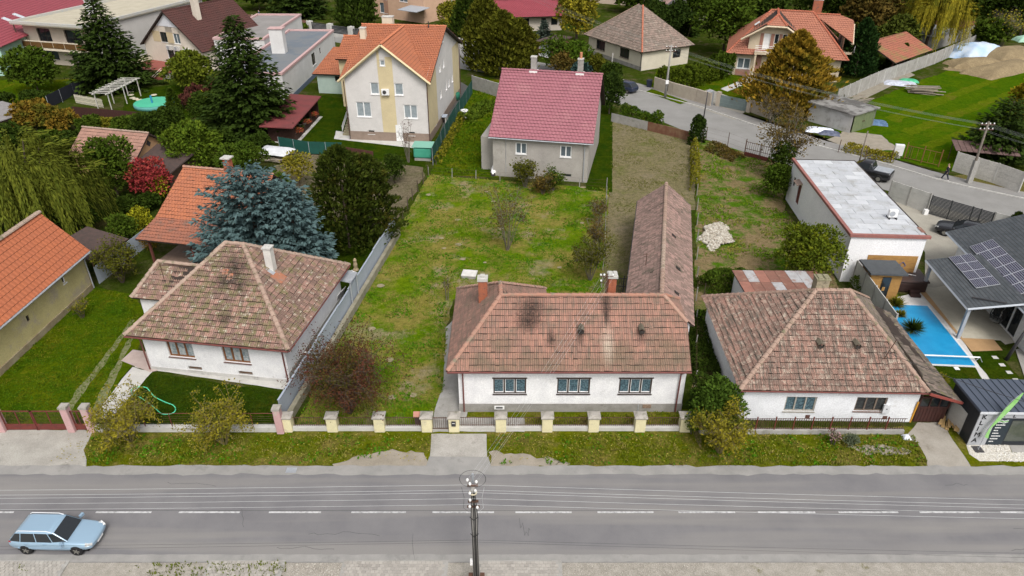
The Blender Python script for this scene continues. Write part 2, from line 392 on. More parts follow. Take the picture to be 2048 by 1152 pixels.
def mass(name, label, cat, pts, h, w, m, n, leaf=.2, group=None, flat=False, seed=0, wr=.6, zb=0.0):
    """hedge, ivy or creeper following a line on the ground: a body of leaves of height h and width w"""
    g = np.random.default_rng(seed + n); P0 = [Vector((p[0], p[1], 0)) for p in pts]; ln = [(P0[i+1]-P0[i]).length for i in range(len(P0)-1)]
    c = P0[0]; root = thing(name, label, cat, (c.x, c.y, zb), 0, group); tot = sum(ln); seg = g.choice(len(ln), n, p=np.array(ln)/tot); u = g.random(n)
    A = np.array([tuple(p - c) for p in P0]); pos = A[seg] + (A[seg+1]-A[seg])*u[:, None]
    T_ = unit(A[1:] - A[:-1])[seg]; S = np.stack([-T_[:, 1], T_[:, 0], np.zeros(n)], 1); al = (np.cumsum([0] + ln)[seg] + u*np.array(ln)[seg])
    hh = h*(1 + (0 if flat else .18)*np.sin(al*1.3 + seed) + (.03 if flat else .1)*np.sin(al*4.1)); th = g.random(n)*math.pi
    pw = .45 if flat else 1.0
    cx = np.sign(np.cos(th))*np.abs(np.cos(th))**pw; cz = np.abs(np.sin(th))**pw
    q = 1 - .25*g.random(n)**2 + .08*np.sin(al*3 + th*4)
    P = pos + S*(cx*w/2*q)[:, None]; P[:, 2] = cz*hh*q + .02
    O = S*cx[:, None]; O[:, 2] = cz
    L = leaf*(.7 + .6*g.random(n))
    V, F, T = leaves(P, O*.8 + g.normal(size=(n, 3))*.7 + np.array([0, 0, .25]), unit(O + g.normal(size=(n, 3))*.5), L, L*wr)
    body = MB()
    for i in range(len(P0)-1):
        a, b = P0[i]-c, P0[i+1]-c; d = (b-a).normalized(); s = Vector((-d.y, d.x, 0))*w*.3
        body.tube([a + Vector((0, 0, .02)), a + Vector((0, 0, h*.75))], .03, 4); k = max(1, int((b-a).length/1.2))
        for j in range(k+1):
            e = a.lerp(b, j/k); body.tube([e, e + s*(.6 if j % 2 else -.6) + Vector((0, 0, h*.8))], .025, 4, .01)
    body.build('stem', BARK, root); npmesh('foliage', V, F, m, root, T); return root
def inside(poly, X, Y):
    k = np.zeros(len(X), bool); n = len(poly); j = n - 1
    for i in range(n):
        xi, yi, xj, yj = poly[i][0], poly[i][1], poly[j][0], poly[j][1]
        k ^= ((yi > Y) != (yj > Y)) & (X < (xj-xi)*(Y-yi)/((yj-yi) or 1e-9) + xi); j = i
    return k
def turf(name, label, poly, dens, m, h=.09, w=.05, nscale=.35, thr=-.1, seed=0, holes=(), zoff=.012, cat='grass'):
    """grass: separate blades, three to a tuft, left out where the ground is bare"""
    xs = [p[0] for p in poly]; ys = [p[1] for p in poly]; a = (max(xs)-min(xs))*(max(ys)-min(ys)); n = int(a*dens); g = np.random.default_rng(seed + n)
    X = min(xs) + (max(xs)-min(xs))*g.random(n); Y = min(ys) + (max(ys)-min(ys))*g.random(n); k = inside(poly, X, Y)
    for hp in holes: k &= ~inside(hp, X, Y)
    X, Y = X[k], Y[k]
    nz = np.array([mnoise.fractal(Vector((x*nscale + seed, y*nscale, 0)), 1.0, 2.0, 4) for x, y in zip(X, Y)]); k = nz + g.normal(size=len(X))*.12 > thr
    X, Y, nz = X[k], Y[k], nz[k]; n = len(X)
    hh = h*(.5 + .8*g.random(n))*(1 + .8*np.clip(nz, 0, 1)); parts = []
    for b in range(3):
        az = g.random(n)*6.283; P = np.stack([X + g.normal(size=n)*.03, Y + g.normal(size=n)*.03, np.full(n, zoff)], 1)
        D = np.stack([np.cos(az)*.75, np.sin(az)*.75, np.full(n, 1.0)], 1); N = np.stack([np.cos(az), np.sin(az), np.full(n, .2)], 1)
        parts.append(leaves(P, D, N, hh*1.2, w, np.clip(g.random(n)*.8 + .2*nz, 0, 1)))
    V, F, T = joinleaf(parts); o = npmesh(name, V, F, m, None, T)
    return tag(o, label, cat, kind='stuff')
# ------------------------------------------------------------------ building helpers
def roof_tiles(parent, poly, m, cw=.24, ch=.37, n_ind=0, wave=.02, lip=.035, jit=.006, seed=0, roll=2, dark=.12, world=False, piece='roof_tile', over=-.02, udir=None):
    """courses of separate tiles laid on a roof slope; the first edge of poly is the eave. n_ind of the lowest whole tiles become objects"""
    g = random.Random(seed*13 + len(poly)); P = [Vector(p) for p in poly]
    if world: iv = inv_of(parent); P = [iv @ p for p in P]
    u = Vector(udir).normalized() if udir else (P[1]-P[0]).normalized(); nn = Vector((0, 0, 0))
    for i in range(len(P)): nn += P[i].cross(P[(i+1) % len(P)])
    nn.normalize()
    if nn.z < 0: nn = -nn
    v = nn.cross(u)
    if v.z < 0: v = -v
    Q = [((p-P[0]).dot(u), (p-P[0]).dot(v)) for p in P]; vm = max(q[1] for q in Q); vlow = min(q[1] for q in Q)
    def iv_(t):
        xs = []
        for i in range(len(Q)):
            a, b = Q[i], Q[(i+1) % len(Q)]
            if (a[1] <= t) != (b[1] <= t): xs.append(a[0] + (b[0]-a[0])*(t-a[1])/(b[1]-a[1]))
        return (min(xs), max(xs)) if len(xs) > 1 else None
    hs = [0, 1, .12, 1, 0] if roll == 2 else [0, .75, 1, .4, 0]; nf = len(hs); V, F, T = [], [], []; ind = []
    def quad(b0, b1, t0, t1, v0, v1, dz, tn):
        k = len(V)
        for j in range(nf):
            f = j/(nf-1); V.append((b0+(b1-b0)*f, v0, dz+lip+wave*hs[j]))
        for j in range(nf):
            f = j/(nf-1); V.append((t0+(t1-t0)*f, v1+over, dz+lip*.25+wave*hs[j]))
        V.append((b0, v0+.01, 0)); V.append((b1, v0+.01, 0))
        for j in range(nf-1): F.append((k+j, k+j+1, k+nf+j+1, k+nf+j))
        F.append(tuple([k+2*nf, k+2*nf+1] + [k+j for j in range(nf-1, -1, -1)]))
        T.extend([tn]*(2*nf+2))
    r = 0; v0 = vlow
    while v0 < vm - .05:
        v1 = min(v0+ch, vm); A, B = iv_(v0+.002), iv_(v1-.002)
        if A and B:
            lo, hi = min(A[0], B[0]), max(A[1], B[1]); off = (cw*.5 if (r % 2 and roll == 1) else 0)
            for k in range(int(math.floor((lo-off)/cw)), int(math.ceil((hi-off)/cw))):
                a, b = k*cw+off+.003, (k+1)*cw+off-.003
                b0, b1, t0, t1 = max(a, A[0]), min(b, A[1]), max(a, B[0]), min(b, B[1])
                if b1-b0 < .01 and t1-t0 < .01: continue
                if b1 < b0: b0 = b1 = min(max((t0+t1)/2, A[0]), A[1])
                if t1 < t0: t0 = t1 = min(max((b0+b1)/2, B[0]), B[1])
                tn = g.random()**1.4 if g.random() > dark else 1.0 + 0*g.random()
                dz = abs(g.gauss(0, jit)); whole = b0 == a and b1 == b and t0 == a and t1 == b and v1-v0 > ch*.98
                if whole and len(ind) < n_ind: ind.append((a, v0, dz, tn)); continue
                sl_ = g.gauss(0, .010) - (.06 if g.random() < .012 else 0)
                quad(b0, b1, t0, t1, v0 + (sl_ if jit > .004 else 0), v1, dz, tn)
        v0 += ch; r += 1
    M = Matrix((u, v, nn)).transposed()
    if V:
        VV = np.array(V) @ np.array(M).T + np.array(P[0]); me = bpy.data.meshes.new('roof_tiles')
        me.from_pydata([tuple(x) for x in VV], [], F); me.materials.append(m)
        a = me.attributes.new('tint', 'FLOAT', 'POINT'); a.data.foreach_set('value', np.array(T, dtype=np.float32))
        o = bpy.data.objects.new('roof_tiles', me); link(o, parent); o['kind'] = 'stuff'
    if ind:
        var = []
        for q in range(6):
            V, F, T = [], [], []; quad(0, cw-.006, 0, cw-.006, 0, ch, 0, q/5.0); me = bpy.data.meshes.new(piece); me.from_pydata(V, [], F); me.materials.append(m)
            at_ = me.attributes.new('tint', 'FLOAT', 'POINT'); at_.data.foreach_set('value', np.array(T, dtype=np.float32)); var.append(me)
        for a, v0, dz, tn in ind:
            o = bpy.data.objects.new(piece, var[min(5, int(tn*5.99))]); link(o, parent)
            o.matrix_local = Matrix.Translation(P[0] + u*(a + g.gauss(0, .003)) + v*(v0 + g.gauss(0, .010)) + nn*dz) @ M.to_4x4() @ Matrix.Rotation(g.gauss(0, .012), 4, 'Z')
def ridge_caps(parent, a, b, m, r=.13, ln=.4, world=False, pieces=True, name='ridge_tile'):
    a, b = Vector(a), Vector(b)
    if world: iv = inv_of(parent); a, b = iv @ a, iv @ b
    d = b-a; L = d.length; k = max(1, int(L/ln)); d.normalize(); s = d.cross(Vector((0, 0, 1))).normalized(); n = s.cross(d)
    def cap(V, F, o):
        i = len(V)
        for q, rr in ((0, r*1.12), (L/k+.05, r*.9)):
            for j in range(6):
                t = math.pi*j/5; V.append(o + d*q + s*rr*math.cos(t) + n*(rr*.8*math.sin(t) - .03 + (.02 if q == 0 else 0)))
        for j in range(5): F.append((i+j, i+j+1, i+7+j, i+6+j))
        F.append(tuple(i+j for j in range(5, -1, -1)))
    def mk(V, F):
        me = bpy.data.meshes.new(name); me.from_pydata([tuple(x) for x in V], [], F); me.materials.append(m)
        t = me.attributes.new('tint', 'FLOAT', 'POINT'); t.data.foreach_set('value', np.full(len(V), rnd.random()*.6, dtype=np.float32)); return me
    if pieces:
        V, F = [], []; cap(V, F, Vector((0, 0, 0))); me = mk(V, F)
        for i in range(k):
            o = bpy.data.objects.new(name, me); link(o, parent); o.location = a + d*(L*i/k) + Vector((0, 0, rnd.uniform(-.008, .008)))
    else:
        V, F = [], []
        for i in range(k): cap(V, F, a + d*(L*i/k))
        link(bpy.data.objects.new('ridge_capping', mk(V, F)), parent)

class House:
    def __init__(s, name, label, loc, rz, x0, x1, y0, y1, cat='house', group=None):
        s.root = thing(name, label, cat, loc, rz, group); s.x0, s.x1, s.y0, s.y1 = x0, x1, y0, y1; s.holes = []; s.wins = []; s.wm = MB()
    def pt(s, side, u, d, z):
        return {'f': (u, s.y0+d, z), 'b': (u, s.y1-d, z), 'l': (s.x0+d, u, z), 'r': (s.x1-d, u, z)}[side]
    def sbox(s, mb, side, u0, u1, d0, d1, z0, z1):
        a, b = s.pt(side, u0, d0, z0), s.pt(side, u1, d1, z1)
        return mb.box(min(a[0], b[0]), max(a[0], b[0]), min(a[1], b[1]), max(a[1], b[1]), z0, z1)
    def side(s, side, z0, z1, rev=.16, u0=None, u1=None):
        a, b = (s.x0, s.x1) if side in 'fb' else (s.y0, s.y1)
        if u0 is not None: a, b = u0, u1
        H = [h for h in s.holes if h[0] == side]
        us = sorted(set([a, b] + [x for h in H for x in (h[1], h[1]+h[3])])); zs = sorted(set([z0, z1] + [x for h in H for x in (h[2], h[2]+h[4])]))
        us = [u for u in us if a <= u <= b]; zs = [z for z in zs if z0 <= z <= z1]
        for i in range(len(us)-1):
            for j in range(len(zs)-1):
                cu, cz = (us[i]+us[i+1])/2, (zs[j]+zs[j+1])/2
                if any(h[1] < cu < h[1]+h[3] and h[2] < cz < h[2]+h[4] for h in H): continue
                s.wm.poly([s.pt(side, us[i], 0, zs[j]), s.pt(side, us[i+1], 0, zs[j]), s.pt(side, us[i+1], 0, zs[j+1]), s.pt(side, us[i], 0, zs[j+1])])
        for h in H:
            u, z, w, hh = h[1:5]; c = [(u, z), (u+w, z), (u+w, z+hh), (u, z+hh)]
            for i in range(4):
                p, q = c[i], c[(i+1) % 4]
                s.wm.poly([s.pt(side, p[0], 0, p[1]), s.pt(side, q[0], 0, q[1]), s.pt(side, q[0], rev, q[1]), s.pt(side, p[0], rev, p[1])])
    def win(s, side, u, z, w, h, fm=None, gm=None, n=2, sill=None, name='window', rev=.12, fw=.06, bar=None, inner=None):
        """a window in its own opening: frame, one pane per light, sill"""
        s.holes.append((side, u, z, w, h)); s.wins.append((side, u, z, w, h, fm or WHITEP, gm or G_DARK, n, sill, name, rev, fw, bar, inner))
    def finish(s, m, name='wall'):
        wall = s.wm.build(name, m, s.root)
        for side, u, z, w, h, fm, gm, n, sill, nm, rev, fw, bar, inner in s.wins:
            f = MB(); d0, d1 = rev-.05, rev+.03
            s.sbox(f, side, u, u+w, d0, d1, z, z+fw); s.sbox(f, side, u, u+w, d0, d1, z+h-fw, z+h)
            s.sbox(f, side, u, u+fw, d0, d1, z+fw, z+h-fw); s.sbox(f, side, u+w-fw, u+w, d0, d1, z+fw, z+h-fw)
            for i in range(1, n):
                c = u+w*i/n; s.sbox(f, side, c-fw*.6, c+fw*.6, d0, d1, z+fw, z+h-fw)
            if bar: s.sbox(f, side, u+fw, u+w-fw, d0+.005, d1, z+h*bar-fw*.4, z+h*bar+fw*.4)
            wo = f.build(nm, fm, s.root)
            for i in range(n):
                g_ = MB(); s.sbox(g_, side, u+w*i/n+fw*.5, u+w*(i+1)/n-fw*.5, rev+.005, rev+.02, z+fw*.5, z+h-fw*.5); g_.build('pane', gm, wo)
                if inner:
                    k_ = MB(); a_, b_, c_, e_ = u+w*i/n+fw*.62, u+w*(i+1)/n-fw*.62, z+fw, z+h-fw; t_ = .03
                    for q in ((a_, b_, c_, c_+t_*1.6), (a_, b_, e_-t_, e_), (a_, a_+t_, c_+t_*1.6, e_-t_), (b_-t_, b_, c_+t_*1.6, e_-t_)): s.sbox(k_, side, q[0], q[1], rev-.03, rev+.004, q[2], q[3])
                    k_.build('casement', inner, wo)
            if sill:
                b = MB(); s.sbox(b, side, u-.05, u+w+.05, -.07, rev-.052, z-.05, z-.002); b.build('sill', sill, wo)
        return wall
def gutter(root, a, b, m, r=.06, name='gutter'):
    return MB().tube([a, b], r, 6).build(name, m, root)
def pipe(root, pts, m, r=.045, name='downpipe'): return MB().tube(pts, r, 6).build(name, m, root)
def chimney(parent, c, sx, sy, z0, z1, m, capm=None, name='chimney', flash=None, cap=.06):
    ch = MB().box(c[0]-sx/2, c[0]+sx/2, c[1]-sy/2, c[1]+sy/2, z0, z1).build(name, m, parent)
    k = MB().box(c[0]-sx/2-cap, c[0]+sx/2+cap, c[1]-sy/2-cap, c[1]+sy/2+cap, z1, z1+.09)
    k.box(c[0]-sx*.2, c[0]+sx*.2, c[1]-sy*.2, c[1]+sy*.2, z1+.09, z1+.12)
    if root_of(parent) is not parent.parent: k.build(name+'_cap', capm or m, parent)
    else: k.build('cap', capm or m, parent)
    return ch
def brick_stack(parent, c, sx, sy, z0, z1, m, bh=.075, bl=.26):
    """courses of bricks, each course a little uneven"""
    mb = MB(); z = z0; r = 0
    while z < z1-.01:
        x = -sx/2
        mb.box(c[0]-sx/2+.012, c[0]+sx/2-.012, c[1]-sy/2+.012, c[1]+sy/2-.012, z, z+bh)
        k = max(1, round(sx/bl)); w = sx/k
        for i in range(k):
            j = rnd.uniform(-.004, .006); mb.box(c[0]-sx/2+i*w+.006, c[0]-sx/2+(i+1)*w-.006, c[1]-sy/2-j, c[1]-sy/2+.1, z+.006, z+bh-.006)
        k = max(1, round(sy/bl)); w = sy/k
        for i in range(k):
            j = rnd.uniform(-.004, .006)
            for sg in (-1, 1):
                xx = c[0]+sg*sx/2; mb.box(min(xx, xx-sg*.1)-(j if sg < 0 else 0), max(xx, xx-sg*.1)+(j if sg > 0 else 0), c[1]-sy/2+i*w+.007, c[1]-sy/2+(i+1)*w-.007, z+.006, z+bh-.006)
        z += bh; r += 1
    return mb.build('chimney', m, parent)

def pickets(root, a, b, z0, z1, step, m, r=.012, name='picket', rails=(.12, .88), railr=.018, cap=0):
    """two rails and separate upright bars between a and b (root-local)"""
    a, b = Vector(a), Vector(b); L = (b-a).length; k = max(1, int(L/step)); d = (b-a).normalized(); rz = math.atan2(d.y, d.x)
    for q in rails:
        z = z0 + (z1-z0)*q; MB().obox(((a+b)/2 + Vector((0, 0, z))), (L, railr*1.6, railr*2), rz).build('rail', m, root)
    me = MB().box(-r, r, -r, r, z0, z1); o0 = me.build(name, m, root); o0.location = a + d*(L/(k+1)); o0.rotation_euler = (0, 0, rz)
    for i in range(2, k+1):
        o = bpy.data.objects.new(name, o0.data); link(o, root); o.location = a + d*(L*i/(k+1)); o.rotation_euler = (0, 0, rz)
def panel_wall(name, label, pts, h, m, pm=None, step=2.0, rows=4, t=.06, group=None, posts=True, cat='wall', cap=None, hs=None):
    """concrete fence: posts with slabs slotted in, each slab a piece of its own"""
    P = [Vector((p[0], p[1], 0)) for p in pts]; root = thing(name, label, cat, P[0], 0, group); o0 = P[0]
    for i in range(len(P)-1):
        a, b = P[i]-o0, P[i+1]-o0; L = (b-a).length; k = max(1, round(L/step)); d = (b-a)/k; rz = math.atan2(d.y, d.x)
        h0 = hs[i] if hs else h; h1 = hs[i+1] if hs else h
        for j in range(k):
            for r in range(rows):
                hh = (h0 + (h1-h0)*(j+.5)/k)/rows
                MB().obox((0, 0, 0), (d.length-.08, t, hh-.012), rz).build('slab', m, root).location = a + d*(j+.5) + Vector((0, rnd.uniform(-.006, .006), hh*(r+.5)))
        if posts:
            for j in range(k+1):
                hj = h0 + (h1-h0)*j/k; MB().obox((0, 0, hj/2+.02), (.12, .13, hj+.04), rz).build('post', pm or m, root).location = a + d*j
    return root

# ------------------------------------------------------------------ vehicles and people
def loft(mb, rings):
    n = len(rings[0]); k = len(mb.v)
    for r in rings: mb.v += [tuple(p) for p in r]
    for i in range(len(rings)-1):
        for j in range(n): mb.f.append((k+i*n+j, k+i*n+(j+1) % n, k+(i+1)*n+(j+1) % n, k+(i+1)*n+j))
    mb.f.append(tuple(k+j for j in range(n-1, -1, -1))); mb.f.append(tuple(k+(len(rings)-1)*n+j for j in range(n)))
def car(name, label, loc, rz, paint, L=4.55, W=1.78, Hc=1.43, kind='wagon', group=None, rails=None, trim=None):
    """body loft, cabin with separate panes, wheels with rims, lamps, mirrors; x is forward"""
    root = thing(name, label, 'car', loc, rz, group); w = W/2; h2 = L/2; belt = Hc*.63
    # stations: x, half width, bottom, shoulder height
    st = [(-h2, w*.80, .38, belt*.82), (-h2+.06, w*.90, .30, belt*.97), (-h2+.35, w*.97, .24, belt*1.0), (-h2+.9, w, .20, belt), (0, w, .19, belt*.985), (h2-1.45, w, .20, belt*.97),
          (h2-.75, w*.985, .21, belt*.91), (h2-.32, w*.95, .24, belt*.84), (h2-.10, w*.88, .28, belt*.77), (h2, w*.76, .34, belt*.64)]
    def ring(x, hw, b, s):
        q = [(hw*.86, b), (hw*.97, b+.10), (hw, b+.30), (hw*.985, s-.14), (hw*.93, s-.03), (hw*.80, s)]
        return [(x, -a, z) for a, z in q] + [(x, 0, s+.015)] + [(x, a, z) for a, z in reversed(q)]
    b = MB(); loft(b, [ring(*s) for s in st])
    rear = {'wagon': (-h2+.14, -h2+.46), 'hatch': (-h2+.10, -h2+.62), 'sedan': (-h2+.75, -h2+1.45), 'pickup': (-h2+1.75, -h2+1.95)}[kind]
    ft = (h2-.275*L, h2-.43*L); bw, tw = w*.93, w*.74; zt = Hc
    def cab(x, hw, z): return x, hw, z
    dl, dh = ft[0]-rear[0], ft[1]-rear[1]; lo = [(rear[0], bw*.93), (rear[0]+.2*dl, bw), (rear[0]+.76*dl, bw), (ft[0], bw*.9)]; hi = [(rear[1], tw*.93), (rear[1]+.16*dh, tw), (rear[1]+.86*dh, tw), (ft[1], tw*.95)]
    cb = MB(); n = 4; V = []
    for (x, y) in lo: V += [(x, -y, belt*.965), (x, y, belt*.965)]
    for i, (x, y) in enumerate(hi): V += [(x, -y, zt-.07-(.03 if i == 0 else 0)), (x, y, zt-.07-(.03 if i == 0 else 0))]
    for i, (x, y) in enumerate(hi): xx = x + (.12 if i == 0 else (-.10 if i == 3 else 0)); V += [(xx, -y*.82, zt - (.02 if i in (0, 3) else 0)), (xx, y*.82, zt - (.02 if i in (0, 3) else 0))]
    F = []
    for a in (0, 8):
        for i in range(3): F += [(a+2*i, a+2*i+2, a+8+2*i+2, a+8+2*i), (a+2*i+1, a+8+2*i+1, a+8+2*i+3, a+2*i+3)]
        F += [(a, a+8, a+9, a+1), (a+6, a+7, a+15, a+14)]
    F += [(16, 18, 19, 17), (18, 20, 21, 19), (20, 22, 23, 21)]
    bo = b.build('body', paint, root, smooth=True); e = bo.modifiers.new('round', 'SUBSURF'); e.levels = e.render_levels = 2
    co = MB().add(V, F).build('cabin', paint, root, smooth=True); beveled(co, .05, 3)
    for sg in (-1, 1): MB().box(-h2+.5, h2-.6, sg*w*.985-.012, sg*w*.985+.012, .42, .47).build('side_trim', DARKM if kind != 'wagon' else paint, root)
    MB().box(-h2+.3, h2-.3, -w*.8, w*.8, .14, .3).build('underbody', BLACK, root)
    if kind == 'pickup':
        d = MB().box(-h2+.12, -h2+1.7, -w*.8, w*.8, belt*.99, belt*1.03).build('cargo_cover', trim or GALV, root)
    def pane(nm, q, ins=.05):
        Q = [Vector(p) for p in q]; c = sum(Q, Vector())/4; nrm = (Q[1]-Q[0]).cross(Q[3]-Q[0]).normalized()
        if nrm.dot(c - Vector((0, 0, belt))) < 0: nrm = -nrm
        Q = [p + (c-p).normalized()*ins + nrm*.008 for p in Q]; MB().slab(Q, .008).build(nm, G_DARK, root)
    vv = [Vector(p) for p in V]
    pane('windscreen', (vv[6], vv[7], vv[15], vv[14]), .05); pane('rear_window', (vv[0], vv[1], vv[9], vv[8]), .07)
    for s in (0, 1):
        for i, j in ((0, 1), (1, 2), (2, 3)):
            a, c = vv[2*i+s], vv[2*j+s]; e_, f_ = vv[8+2*j+s], vv[8+2*i+s]
            if i == 1:
                m1, m2 = a.lerp(c, .5), f_.lerp(e_, .5); pane('side_window', (a, m1, m2, f_), .028); pane('side_window', (m1, c, e_, m2), .028)
            else: pane('side_window', (a, c, e_, f_), .032)
    ty = MB(); ri = MB()
    for q, rr in ((-.1, .25), (-.105, .29), (-.07, .315), (.07, .315), (.105, .29), (.1, .25)): pass
    def wheel(x, sg):
        T = MB(); n_ = 20; prof = [(.19, -.10), (.29, -.105), (.318, -.07), (.318, .07), (.29, .105), (.19, .10)]
        for r_, yy in prof: T.v += [(r_*math.cos(6.2832*j/n_), yy, r_*math.sin(6.2832*j/n_)) for j in range(n_)]
        for i in range(6):
            for j in range(n_): T.f.append((i*n_+j, i*n_+(j+1) % n_, ((i+1) % 6)*n_+(j+1) % n_, ((i+1) % 6)*n_+j))
        o = T.build('wheel', BLACK, root); o.location = (x, sg*(w-.07), .318*L/4.6); o.scale = (L/4.6,)*3
        D = MB()
        for k in range(5): D.obox((math.cos(k*1.2566)*.10, sg*.085, math.sin(k*1.2566)*.10), (.19, .03, .055), 0, -k*1.2566, 'Y')
        D.v += [(.215*math.cos(6.2832*j/n_), sg*.06, .215*math.sin(6.2832*j/n_)) for j in range(n_)]; D.f.append(tuple(range(len(D.v)-n_, len(D.v))))
        D.build('rim', mat('alloy_rim', (.30, .29, .26), rough=.4, metal=.6), o)
        A = MB(); q_ = .35*L/4.6; A.v += [(x+q_*math.cos(6.2832*j/24), sg*(w-y_), q_*.93+q_*math.sin(6.2832*j/24)) for y_ in (.012, .2) for j in range(24)]
        A.f = [tuple(range(24))] + [(j, (j+1) % 24, 24+(j+1) % 24, 24+j) for j in range(24)]
        A.build('wheel_arch', BLACK, root)
    for x in (-h2+.205*L, h2-.19*L):
        for sg in (-1, 1): wheel(x, sg)
    HL = mat('headlight_glass', (.75, .76, .74), (.35, .36, .36), sc=14, rough=.1, spec=.8); TL = mat('tail_lamp', (.35, .012, .012), rough=.2, spec=.6)
    for sg in (-1, 1):
        MB().obox((h2-.22, sg*w*.70, belt*.70), (.30, .28, .12), -sg*.5, .3, 'Y').build('headlight', HL, root)
        MB().obox((-h2+.16, sg*w*.78, belt*.80), (.14, .14, .2), sg*.3).build('tail_light', TL, root)
        mo = MB().obox((ft[0]-.18, sg*(w+.09), belt*1.0), (.12, .22, .13), -sg*.2).build('mirror', paint, root)
        for x in (-.15, -1.05): MB().obox((x, sg*(w+.004), belt*.86), (.17, .025, .03)).build('door_handle', paint, root)
        if kind == 'wagon': MB().tube([(rear[1]+.1, sg*tw*.92, zt-.05), (rear[1]+.2, sg*tw*.92, zt+.03), (ft[1]-.3, sg*tw*.92, zt+.03), (ft[1]-.1, sg*tw*.92, zt-.05)], .018, 5).build('roof_rail', rails or GALV, root)
    MB().obox((h2-.10, 0, belt*.56), (.12, w*.8, .12), 0, .3, 'Y').build('grille', DARKM, root)
    MB().obox((h2-.03, 0, belt*.42), (.03, .46, .10)).build('number_plate', WHITEP, root); MB().obox((-h2+.03, 0, belt*.62), (.03, .46, .10)).build('number_plate', WHITEP, root)
    return root
def skin(name, joints, edges, m, parent, sub=1):
    me = bpy.data.meshes.new(name); me.from_pydata([j[0] for j in joints], edges, []); me.materials.append(m)
    o = bpy.data.objects.new(name, me); link(o, parent); o.modifiers.new('skin', 'SKIN')
    for i, j in enumerate(joints):
        r = j[1]; me.skin_vertices[0].data[i].radius = (r, r) if not isinstance(r, tuple) else r
    me.skin_vertices[0].data[0].use_root = True
    s = o.modifiers.new('smooth', 'SUBSURF'); s.levels = s.render_levels = sub; return o
def person(label, loc, rz, top, legs, shoe, hair, stride=.28, pack=True):
    """walking figure, x forward: continuous body, clothes and hair on it"""
    root = thing('person', label, 'person', loc, rz); sk = mat('skin', (.45, .28, .21), rough=.6)
    hip = (0, 0, .93); sh = 1.42
    def leg(s, f): return [((0.0, s*.09, .90), .095), ((f*.45+.04, s*.09, .50), .062), ((f, s*.09, .09), .045), ((f+.14, s*.10, .035), .036)]
    def arm(s, f): return [((0, s*.19, sh), .058), ((f*.45-.03, s*.24, sh-.29), .045), ((f, s*.22, sh-.52), .032), ((f+.04, s*.22, sh-.60), .036)]
    J = [(hip, .13), ((0, 0, 1.15), (.15, .115)), ((0, 0, 1.36), (.155, .11)), ((.01, 0, 1.50), .055), ((.03, 0, 1.58), .075), ((.035, 0, 1.68), (.085, .095)), ((.03, 0, 1.75), .06)]
    E = [(0, 1), (1, 2), (2, 3), (3, 4), (4, 5), (5, 6)]
    def chain(ch, a):
        k = len(J); J.extend(ch); E.append((a, k)); E.extend((k+i, k+i+1) for i in range(len(ch)-1)); return k+len(ch)-1
    chain(leg(1, stride), 0); chain(leg(-1, -stride), 0)
    for s, f in ((1, -.16), (-1, .2)):
        k = chain(arm(s, f), 2); hx, hy, hz_ = J[k][0]
        for i in range(4): chain([((hx+.012, hy+(i-1.5)*.018, hz_-.045), .009), ((hx+.02, hy+(i-1.5)*.018, hz_-.085+.006*abs(i-1.5)), .008)], k)
        chain([((hx+.04, hy-s*.01, hz_-.02), .010), ((hx+.055, hy-s*.012, hz_-.05), .009)], k)
    skin('body', J, E, sk, root)
    cl = [((0, 0, .88), .155), ((0, 0, 1.15), (.17, .135)), ((0, 0, 1.36), (.175, .13)), ((.005, 0, 1.47), .075)]
    ce = [(0, 1), (1, 2), (2, 3)]
    for s, f in ((1, -.16), (-1, .2)):
        k = len(cl); A = arm(s, f)[:3]; cl += [(a, r+.02) for a, r in A]; ce += [(2, k), (k, k+1), (k+1, k+2)]
    skin('jacket', cl, ce, top, root)
    tl = [((0, 0, .95), .145)]; te = []
    for s, f in ((1, stride), (-1, -stride)):
        k = len(tl); A = leg(s, f)[:3]; tl += [(a, r+.018) for a, r in A]; te += [(0, k), (k, k+1), (k+1, k+2)]
    skin('trousers', tl, te, legs, root)
    for s, f in ((1, stride), (-1, -stride)): skin('shoe', [((f-.05, s*.09, .045), .05), ((f+.06, s*.095, .04), .045), ((f+.17, s*.10, .032), .036)], [(0, 1), (1, 2)], shoe, root)
    skin('hair', [((.0, 0, 1.73), (.10, .10)), ((-.02, 0, 1.66), (.085, .09))], [(0, 1)], hair, root)
    fc = MB()
    for s in (-1, 1): fc.obox((.118, s*.032, 1.675), (.012, .022, .012))
    fc.build('eye', DARKM, root); MB().obox((.135, 0, 1.645), (.03, .022, .04)).build('nose', sk, root); MB().obox((.117, 0, 1.605), (.012, .045, .012)).build('mouth', mat('lips', (.35, .14, .12)), root)
    if pack:
        p = MB().obox((-.24, 0, 1.22), (.18, .30, .46)).build('backpack', DARKM, root); beveled(p, .05, 2)
    return root
# ------------------------------------------------------------------ ground, roads, pavements
def jag(pts, amp=.12, step=.6, seed=1):
    out = []; n = len(pts)
    for i in range(n):
        a, b = pts[i], pts[(i+1) % n]; L = (b-a).length; k = max(1, int(L/step))
        for j in range(k):
            p = a.lerp(b, j/k); q = mnoise.noise_vector(Vector((p.x*1.7+seed, p.y*1.7, seed)))*amp*2
            out.append(Vector((p.x+q.x, p.y+q.y, 0)))
    return out
def px(*pts): return [at(*p) for p in pts]
_pk = [0]
def patch(name, pts, z, m, amp=.0, step=.6, seed=1):
    _pk[0] += 1; z += .00013*_pk[0]
    P = jag(pts, amp, step, seed) if amp else pts
    mb = MB().poly([(p[0], p[1], z) for p in P]); bm = bmesh.new(); me_o = mb.build(name, m)
    bm.from_mesh(me_o.data); bmesh.ops.triangulate(bm, faces=bm.faces[:]); bm.normal_update()
    for f in bm.faces:
        if f.normal.z < 0: f.normal_flip()
    bm.to_mesh(me_o.data); bm.free(); me_o['kind'] = 'structure'; return me_o

